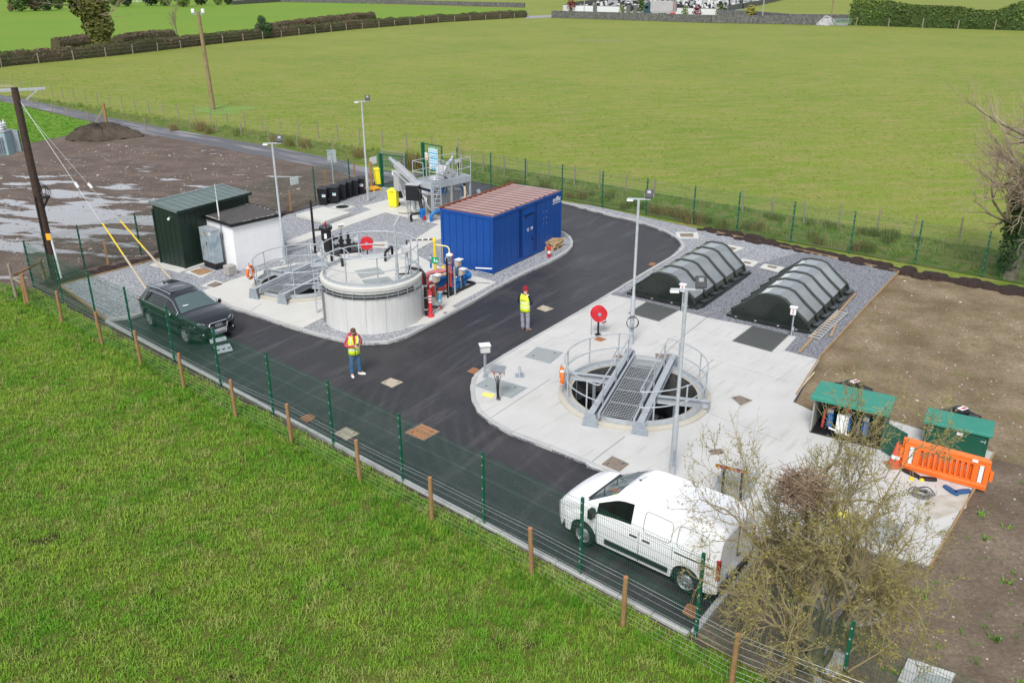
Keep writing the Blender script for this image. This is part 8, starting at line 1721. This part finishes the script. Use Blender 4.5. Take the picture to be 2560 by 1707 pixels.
# ---- hedges
def hedge(name, label, pts, h, w_, mats_, size, dens, seed, hv=.25, core=None):
    t = thing(name, label, 'hedge', (pts[0].x, pts[0].y, 0)); r_ = random.Random(seed); o = V(pts[0].x, pts[0].y); pl = resample(pts, h*.9); rings = []
    for i, p in enumerate(pl):
        q = pl[min(i+1, len(pl)-1)]-pl[max(i-1, 0)]; q = V(q.x, q.y).normalized(); nn = V(-q.y, q.x); hh = h*(1+r_.uniform(-hv, hv)*.5); c = V(p.x, p.y)-o
        rings.append([c+nn*a*w_*r_.uniform(.85, 1.15)+V(0, 0, hh*b) for a, b in ((-.5, -.05), (-.55, .5), (-.45, .88), (-.15, 1), (.2, 1), (.45, .85), (.5, .4), (.5, -.05))])
    MB().loft(rings, closed=False, caps=True).build('stems', core or mats_[0], t, smooth=30)
    ms = [MB() for _ in mats_]
    L = sum((pl[i+1]-pl[i]).length for i in range(len(pl)-1)); n = int(L*dens)
    for k in range(n):
        i = r_.randrange(len(pl)-1); u = r_.random(); j = r_.randrange(7); v = r_.random(); p = rings[i][j].lerp(rings[i+1][j], u).lerp(rings[i][j+1].lerp(rings[i+1][j+1], u), v)+Vector((r_.uniform(-.1, .1), r_.uniform(-.1, .1), r_.uniform(-.05, .12)))*h
        s = size*r_.uniform(.5, 1.5); x, y = frame(Vector((r_.uniform(-1, 1), r_.uniform(-1, 1), r_.uniform(-.3, 1)))); ms[int(len(ms)*(.5+.5*sin(i*.35+seed))*.999) if r_.random() < .7 else r_.randrange(len(ms))].add([p-x*s, p-y*s*.6, p+x*s, p+y*s*.6], [(0, 1, 2, 3)])
    for m_, mt_ in zip(ms, mats_):
        if m_.f: m_.build('foliage', mt_, t)['kind'] = 'stuff'
    return t
HC = mat('hedge_core', (.085, .065, .04), (.06, .06, .03), sc=.6, rough=1); HCG = mat('hedge_core_green', (.045, .075, .02), rough=1)
hl = [p.copy() for p in hedgeL]
hedge('clipped_hedge', 'long clipped brown hedge dividing the big pasture from the upper left field', hl, 1.75, 1.8, [BRW, MIDG, leafmat('hedge_olive', (.10, .10, .03), (.06, .08, .025))], .13, 120, 3, core=HC)
for i, (pts, lab) in enumerate((([zt(330, 448), zt(560, 425), zt(780, 408)], 'short second row of brown hedge left of the ivy tree'), ([zt(880, 425), zt(1100, 385), zt(1360, 362)], 'tangled reddish bramble hedge right of the ivy tree'), ([zt(2100, 305), zt(2200, 300), zt(2600, 235), zt(3100, 180)], 'ragged second row of reddish hedge behind the dark evergreen'))):
    hedge('bramble_hedge', lab, [p+V(0, 6, 0) for p in pts], 1.9, 2.2, [BRW, BRW, leafmat('bramble_red', (.17, .09, .06), (.11, .07, .045))], .15, 110, 40+i, core=HC)
hedge('green_hedge', 'tall green hawthorn hedge at the top right edge of the pasture', [q5(1545, 116), q5(1900, 128), q5(2380, 142), q5(2900, 160)], 4.6, 4.0, [MIDG, SPR, MIDG], .24, 260, 6, hv=.5, core=HCG)
# soil verge in front of the green hedge, stakes
stakefence('field_fence', 'pale stakes in front of the tall green hedge at the top right', resample([q5(1560, 123)+V(0, -1, 0), q5(2380, 149)+V(0, -1, 0)], 7.5), 2.2, .13, (), jit=.08)
# ---- trees and bushes along the far edge at the top left
tb = [('twin_tree', 'left tree of the dark group at the top left corner', zt(170, 98), 5.2, MIDG, 1), ('leafy_tree', 'bare looking tree right in the group at the top left corner', zt(300, 92), 4.6, BRW, 2), ('leafy_tree', 'right dark tree of the group at the top left corner', zt(390, 92), 4.2, DKG, 3), ('leafy_tree', 'small round tree beside the white goal posts', zt(495, 80), 3.2, MIDG, 4), ('leafy_bush', 'low grey bush at the extreme top left', zt(95, 100), 1.6, BRW, 5),
      ('leafy_bush', 'dark bush just right of the ivy tree top', zt(975, 60), 4.2, MIDG, 6), ('leafy_bush', 'round bush right of the ivy tree by the white rails', zt(1070, 55), 3.4, DKG, 7), ('leafy_tree', 'wide dark evergreen at the top left of the far field', zt(1270, 50), 5.6, DKG, 8), ('leafy_tree', 'olive tree in the middle of the far evergreen row', zt(1390, 52), 4.4, SPR, 9), ('leafy_tree', 'light green rounded tree in the far evergreen row', zt(1540, 60), 4.6, SPR, 10),
      ('leafy_tree', 'dark evergreen at the right of the far evergreen row', zt(1690, 45), 5.0, DKG, 11), ('leafy_bush', 'small bush left of the distant white house', zt(1835, 45), 3.2, SPR, 12), ('leafy_bush', 'leaning dark bush by the far stone wall', zt(1920, 42), 2.6, DKG, 13)]
for nm, lab, p, s, m, sd_ in tb: roundbush('leafy_tree' if s > 3.5 else 'leafy_bush', lab, p, [(0, 0, s*.5, s*.62, s*.55, s*.5, 1), (s*.3, 0, s*.95, s*.5, s*.5, s*.45, .7), (-s*.35, 0, s*.85, s*.45, s*.4, s*.4, .6), (0, 0, s*1.4, s*.45, s*.4, s*.4, .5)], m, s*.085, 420, sd_*7, 'tree' if s > 3.5 else 'bush', s > 2.5, s*.6)
# ---- soil mound, worn ring, scattered stones
def mound(label, c, rx, ry, h, m, seed):
    r_ = random.Random(seed); n, k = 48, 12; rings = []
    for j in range(k+1):
        f = 1-j/k; rings.append([Vector((rx*f*cos(a)*(1+.12*sin(3*a+1)), ry*f*sin(a), h*(1-f*f)**.8*(1+.15*sin(2*a))-.06+(r_.uniform(-.14, .14) if f > .05 else 0))) for a in [2*pi*i/n for i in range(n)]])
    o = MB().loft(rings, caps=False).build('soil_mound', m, smooth=25); o.location = (c.x, c.y, 0); tag(o, label, 'mound'); return o
MSOIL = soil_mat('mound_soil', (.05, .038, .028), (.12, .09, .065), (.07, .09, .03), tg=.7)
mound('heap of dark stony soil at the far corner of the muddy yard', r1(690, 935), 3.2, 2.3, 1.0, MSOIL, 2)
sm = r1(730, 850); sf = MB().box((0, 0, .9), (.2, .2, 1.9)).build('stake', WOODP); sf.location = (sm.x, sm.y, 0); tag(sf, 'stout wooden stake with a brace behind the soil heap', 'stake')
MB().beam((0, 0, 1.5), (-.9, -.2, .2), .14, .14).build('brace', WOODG, sf)
STN = [mat('pebble_pale', (.45, .42, .38), rough=.9), mat('pebble_grey', (.22, .20, .18), rough=.9)]
def pebbles(name, label, poly, n, z, s0, s1, seed):
    r_ = random.Random(seed); ms = [MB(), MB()]; xs_ = [p.x for p in poly]; ys_ = [p.y for p in poly]; c = 0
    while c < n:
        p = V(r_.uniform(min(xs_), max(xs_)), r_.uniform(min(ys_), max(ys_)), z)
        if inside(p, poly): s = r_.uniform(s0, s1)*(2 if r_.random() < .06 else 1); ms[0 if r_.random() < .35 else 1].sphere(p, s, 5, 3, (1, r_.uniform(.6, 1.2), .6)); c += 1
    for m_, q in zip(ms, STN): o = m_.build(name, q); tag(o, label, 'stones', kind='stuff')
pebbles('scattered_stones', 'small stones scattered over the bare soil at the right', [V(17.2, 37.4), V(11.4, 28.2), V(9.3, 25.2), V(11, 24.2), V(14, 21.5), V(10, 16.2), V(8, 14.5), V(9.5, 10), V(18, 8), V(24, 20), V(27, 28)], 1500, -.01, .012, .04, 4)
pebbles('yard_stones', 'small stones scattered over the muddy yard', [V(-13, 49.5), V(-17, 42), V(-20, 38.5), V(-32, 40), V(-36, 56), V(-33, 72), V(-20, 66), V(-11, 55)], 1300, -.005, .02, .06, 5)
clod = MB(); r_ = random.Random(9)
tag(sheet('worn_ring', [D(490, 251)+V(3.0*cos(a)*(1+.35*sin(5*a))+.8, 2.8*sin(a)*(1+.3*sin(4*a)), 0) for a in [2*pi*i/24 for i in range(24)]], -.04, soil_mat('worn_patch', (.26, .20, .09), (.22, .30, .05), (.14, .30, .04), tg=.45)), kind='structure')
tag(sheet('worn_patch', [q5(375, 190)+V(5.5*cos(a)*(1+.2*sin(5*a)), 3.5*sin(a)*(1+.3*sin(4*a)), 0) for a in [2*pi*i/24 for i in range(24)]], -.04, soil_mat('worn_patch2', (.24, .24, .07), (.26, .31, .06), (.09, .11, .03), tg=.62)), kind='structure')
# ------------------------------------------------------------------ graveyard, walls and lorry on the far side
STW = mat('dry_stone_wall', (.15, .15, .14), (.07, .07, .065), sc=1.3, rough=.95, bump=.8, bsc=2, bdist=.2, c3=(.22, .22, .20), sc3=2.2, t3=.64)
def wallrun(name, label, pts, h, th, m, cap=None):
    t = thing(name, label, 'wall', (pts[0].x, pts[0].y, 0)); o = V(pts[0].x, pts[0].y)
    for i in range(len(pts)-1): MB().beam(V(pts[i].x, pts[i].y, h/2)-o, V(pts[i+1].x, pts[i+1].y, h/2)-o, th, h).build('wall_section', m, t)
    if cap:
        for i in range(len(pts)-1): MB().beam(V(pts[i].x, pts[i].y, h+.06)-o, V(pts[i+1].x, pts[i+1].y, h+.06)-o, th+.1, .12).build('coping', cap, t)
    return t
wallrun('stone_wall', 'long grey stone wall along the far edge of the big pasture', [zw(0, 203), zw(600, 222), zw(1200, 242), zw(1800, 262), q5(1180, 112), q5(1430, 119)], 1.9, .6, STW)
wallrun('stone_wall', 'lower grey stone wall in the middle of the far side behind the road', [zw(1880, 195), zw(2250, 208), q5(1250, 102), q5(1530, 106)], 1.9, .6, STW)
wallrun('stone_wall', 'stone wall at the top left running behind the upper left field', [zt(1950, 42), zt(2352, 18), zt(3300, 36), D(1205, 18)], 1.6, .7, STW)
wallrun('stone_wall', 'slanting stone wall at the right side of the distant graveyard', [zw(1980, 130), zw(2352, 60), zw(2700, -20)], 1.7, .5, STW)
wallrun('stone_wall', 'dark low wall at the left side of the distant graveyard', [zw(170, 85), zw(640, 30), zw(1000, -10)], 1.6, .5, STW)
WHW = mat('white_wall', (.62, .63, .64), rough=.8)
wallrun('white_wall', 'white roadside wall in front of the left part of the distant graveyard', [zw(130, 130), zw(240, 140), zw(480, 145)], 2.0, .4, WHW, STW); wallrun('white_wall', 'middle length of the white graveyard wall, left of the lorry', [zw(500, 147), zw(850, 155)], 2.0, .4, WHW, STW); wallrun('white_wall', 'white graveyard wall running right of the lorry', [zw(1400, 172), zw(1850, 184)], 2.0, .4, WHW, STW)
for i, x in enumerate((485, 860, 940, 1510)):
    p = zw(x, 150+x*.012); t = MB().box((0, 0, 1.3), (1.2, .8, 2.6)).build('gate_pillar', STW); t.location = (p.x, p.y, 0); tag(t, ['stone pillar between the two left white walls', 'stone pillar at the graveyard entrance, left of two', 'stone pillar at the graveyard entrance, nearest the lorry', 'stone pillar in the white wall right of the lorry'][i], 'pillar')
tag(sheet('far_road', [zw(-300, 185), zw(0, 170), zw(130, 140), zw(900, 165), zw(1900, 198), q5(1530, 112), q5(1530, 121), q5(1430, 117), zw(1800, 255), zw(600, 215), zw(0, 196), zw(-300, 215)], -.035, mat('pale_tarmac', (.26, .26, .27), rough=.8)), kind='structure')
tag(sheet('graveyard_ground', [zw(140, 125), zw(1880, 180), zw(2352, 60), zw(2800, -60), zw(900, -60), zw(600, 20)], -.038, mat('graveyard_gravel', (.30, .30, .29), (.14, .20, .05), sc=.18, rough=.9, contrast=.1)), kind='structure')
HD = mat('headstone_dark', (.02, .02, .022), rough=.3); HGm = mat('headstone_grey', (.32, .32, .33), rough=.7); HWm = mat('headstone_white', (.60, .60, .60), rough=.6)
def hs_(k, m):
    mb = MB(); mb.box((0, 0, .08), (1.1, .5, .2)); 
    if k == 0: mb.prism([(-.45, 0), (.45, 0), (.45, .9), (.25, 1.15), (-.25, 1.15), (-.45, .9)], -.08, .08); mb.v[8:] = [Vector((v.x, v.z, v.y+.15)) for v in mb.v[8:]]
    elif k == 1: mb.box((0, 0, .8), (.16, .16, 1.5)).box((0, 0, 1.15), (.7, .14, .16))
    else: mb.box((0, 0, .65), (.85, .16, 1.1))
    return mb.build('headstone', m, mesh_only=True)
HS = [hs_(0, HD), hs_(2, HD), hs_(0, HGm), hs_(1, HGm), hs_(2, HWm), hs_(0, HWm)]
gpoly = [zw(200, 118), zw(950, 140), zw(1050, 60), zw(1880, 160), zw(2330, 60), zw(2600, -40), zw(900, -45), zw(640, 30)]
rg = random.Random(4); cnt = 0; x0, x1, y0, y1 = 10, 150, 285, 460
rowd = V(1, -.28).normalized(); rown = V(.28, 1).normalized(); rows_ = 0
cands = []
for j in range(-30, 60):
    for i in range(-60, 90):
        p = V(45, 330)+rowd*i*2.2+rown*j*4.2+V(rg.uniform(-.4, .4), rg.uniform(-.3, .3))
        if inside(p, gpoly) and rg.random() < .62: cands.append(p)
cands.sort(key=lambda p: p.y); 
for p in cands[:290]: k = rg.choices(range(6), (5, 4, 3, 2, 2, 2))[0]; o = inst('headstone', HS[k], None, (p.x, p.y, -.03), -.28+rg.uniform(-.15, .15)); s = rg.uniform(.85, 1.3); o.scale = (s, s, s); o.matrix_basis = o.matrix_basis; tag(o, ['dark polished headstone in the distant graveyard', 'dark polished headstone in the distant graveyard', 'grey headstone in the distant graveyard', 'grey stone cross in the distant graveyard', 'white headstone in the distant graveyard', 'white headstone in the distant graveyard'][k], 'headstone', 'headstones in the distant graveyard')
if len(cands) > 290:
    mb = MB()
    for p in cands[290:900]: mb.box((p.x, p.y, .6), (.9, .3, 1.2), rz=-.28)
    tag(mb.build('farther_headstones', HGm), 'farther rows of small headstones in the graveyard', 'headstones', kind='stuff')
# lorry
a, b = zw(1030, 188), zw(1400, 192); d = (b-a); t = thing('livestock_lorry', 'dark cab lorry with a tall slatted silver trailer passing the graveyard wall', 'lorry', (a.x, a.y, 0), atan2(d.y, d.x)); Lr = d.length
TRL = mat('trailer_silver', (.45, .44, .42), (.36, .34, .32), sc=1, rough=.5)
MB().box((Lr*.17+Lr*.38, 1.2, 2.75), (Lr*.68, 2.5, 2.9)).build('trailer_body', TRL, t); MB().box((Lr*.92, 1.2, 2.7), (Lr*.14, 2.45, 2.7)).build('tail_ramp', mat('ramp_brown', (.26, .19, .17), rough=.7), t)
rb = MB().box((0, -.07, 2.75), (.10, .08, 2.8)).build('slat', HGm, mesh_only=True)
for k in range(14): inst('slat', rb, t, (Lr*.22+k*Lr*.05, 0, 0))
cab = MB().add([(0, 0, .6), (2.2, 0, .6), (2.2, 2.4, .6), (0, 2.4, .6), (.25, .05, 3.0), (.9, .1, 3.9), (2.2, .1, 3.9), (2.2, 2.3, 3.9), (.9, 2.3, 3.9), (.25, 2.35, 3.0)], [(3, 2, 1, 0), (0, 1, 6, 5, 4), (3, 9, 8, 7, 2), (4, 5, 8, 9), (0, 4, 9, 3), (5, 6, 7, 8), (1, 2, 7, 6)]).build('cab', mat('cab_green', (.02, .06, .07), rough=.3), t)
MB().box((.9, -.01, 2.5), (1.0, .02, .7)).build('side_window', CARGL2, cab)
for x in (.9, Lr*.5, Lr*.58, Lr*.66): MB().cyl((x, -.03, .5), (x, .3, .5), .5, 14).build('wheel', RUBB, t)
MB().box((Lr*.55, .1, .95), (Lr*.6, .15, .5)).build('side_skirt', HGm, t); MB().box((Lr*.9, 0, .8), (Lr*.16, .1, .6)).build('red_tail_board', RED, t)
# distant gate, poles, houses, goal posts
def pole(label, p, h, r_=.16, m=None): o = MB().lathe([(r_, 0), (r_*.75, h)], n=8).build('utility_pole', m or WP); o.location = (p.x, p.y, 0); tag(o, label, 'pole'); return o
pole('pale pole in front of the left white graveyard wall', zw(362, 160), 12, .13, HGm); pole('pale pole on the road verge right of the graveyard', q5(1130, 94), 13, .16, HGm); pole('brown pole at the right end of the long stone wall', q5(1448, 112), 14, .2)
g_ = thing('field_gate', 'pale green field gate at the right end of the long stone wall', 'gate', tuple(q5(1455, 119)), atan2(-2, 4)); 
for k in range(5): MB().box((2.2, 0, .4+.3*k), (4.4, .08, .08)).build('bar', mat('gate_green', (.22, .36, .30), rough=.6), g_)
for x in (0, 4.4): MB().box((x, 0, .9), (.15, .15, 1.8)).build('gate_post', STW, g_)
mound('pile of white rubble beside the distant field gate', q5(1425, 118), 2.6, 2, 2.0, mat('rubble_white', (.45, .45, .46), (.22, .22, .21), sc=1.5, rough=.9), 5)
for i, (p, m, lab, s) in enumerate(((zw(1640, 195), leafmat('maroon_leaves', (.12, .02, .03), (.20, .05, .06)), 'maroon leaved shrub in front of the white wall right of the lorry', 1.5), (zw(220, 140), leafmat('copper_leaves', (.20, .04, .03), (.15, .03, .02)), 'coppery red shrub at the left end of the white wall', 1.7), (zw(1500, 190), SPR, 'small pale shrub by the white wall right of the lorry', 1.2), (q5(1075, 88), leafmat('gorse_yellow', (.30, .24, .03), (.16, .18, .03)), 'yellow flowering shrub right of the graveyard', 1.6), (zw(1900, 190), MIDG, 'green shrub at the right end of the white wall', 1.6), (zw(790, 158), SPR, 'yellowish shrub against the middle white wall', 1.2), (zw(1010, 150), MIDG, 'tall dark shrub directly behind the lorry cab', 2.2))):
    roundbush('shrub', lab, p, [(0, 0, s*.9, s, s, s*.8, 1), (0, 0, s*1.7, s*.7, s*.7, s*.6, .6)], m, s*.17, 160, 90+i)
def house(label, p, L_, Wd, h, rz, roofm, wm):
    t = thing('house', label, 'house', (p.x, p.y, 0), rz); MB().box((L_/2, Wd/2, h/2), (L_, Wd, h)).build('wall', wm, t)
    MB().add([(-.3, -.3, h), (L_+.3, -.3, h), (L_+.3, Wd/2, h+2.2), (-.3, Wd/2, h+2.2), (-.3, Wd+.3, h), (L_+.3, Wd+.3, h)], [(0, 1, 2, 3), (3, 2, 5, 4), (0, 3, 4), (1, 5, 2)]).build('roof', roofm, t)
    for k in range(int(L_/3)): MB().box((1.6+3*k, -.03, h*.55), (1.1, .06, 1.1)).build('window', GLS, t)
house('long white house beyond the far field at the top left', zt(1965, 18), 14, 7, 3, -.2, mat('slate', (.08, .08, .09), rough=.7), WHW); house('white building hidden behind the ivy tree top', zt(560, 12)+V(0, 20), 30, 8, 4, 0, MATS['slate'], WHW)
rl_ = thing('white_rails', 'white rail fence at the top left right of the ivy tree', 'fence', tuple(zt(1090, 25)))
for k in range(6): MB().box((k*3.2, 0, .8), (.2, .2, 1.6)).build('post', WHW, rl_)
for z in (.6, 1.4): MB().box((8, 0, z), (16, .12, .18)).build('rail', WHW, rl_)
gp_ = thing('goal_posts', 'white goal posts at the top left edge', 'goal', tuple(zt(440, 60)), -.1)
for x in (0, 7.3): MB().cyl((x, 0, 0), (x, 0, 3.2), .09, 6).build('upright', WHW, gp_)
MB().cyl((0, 0, 2.4), (7.3, 0, 2.4), .07, 6).build('crossbar', WHW, gp_)
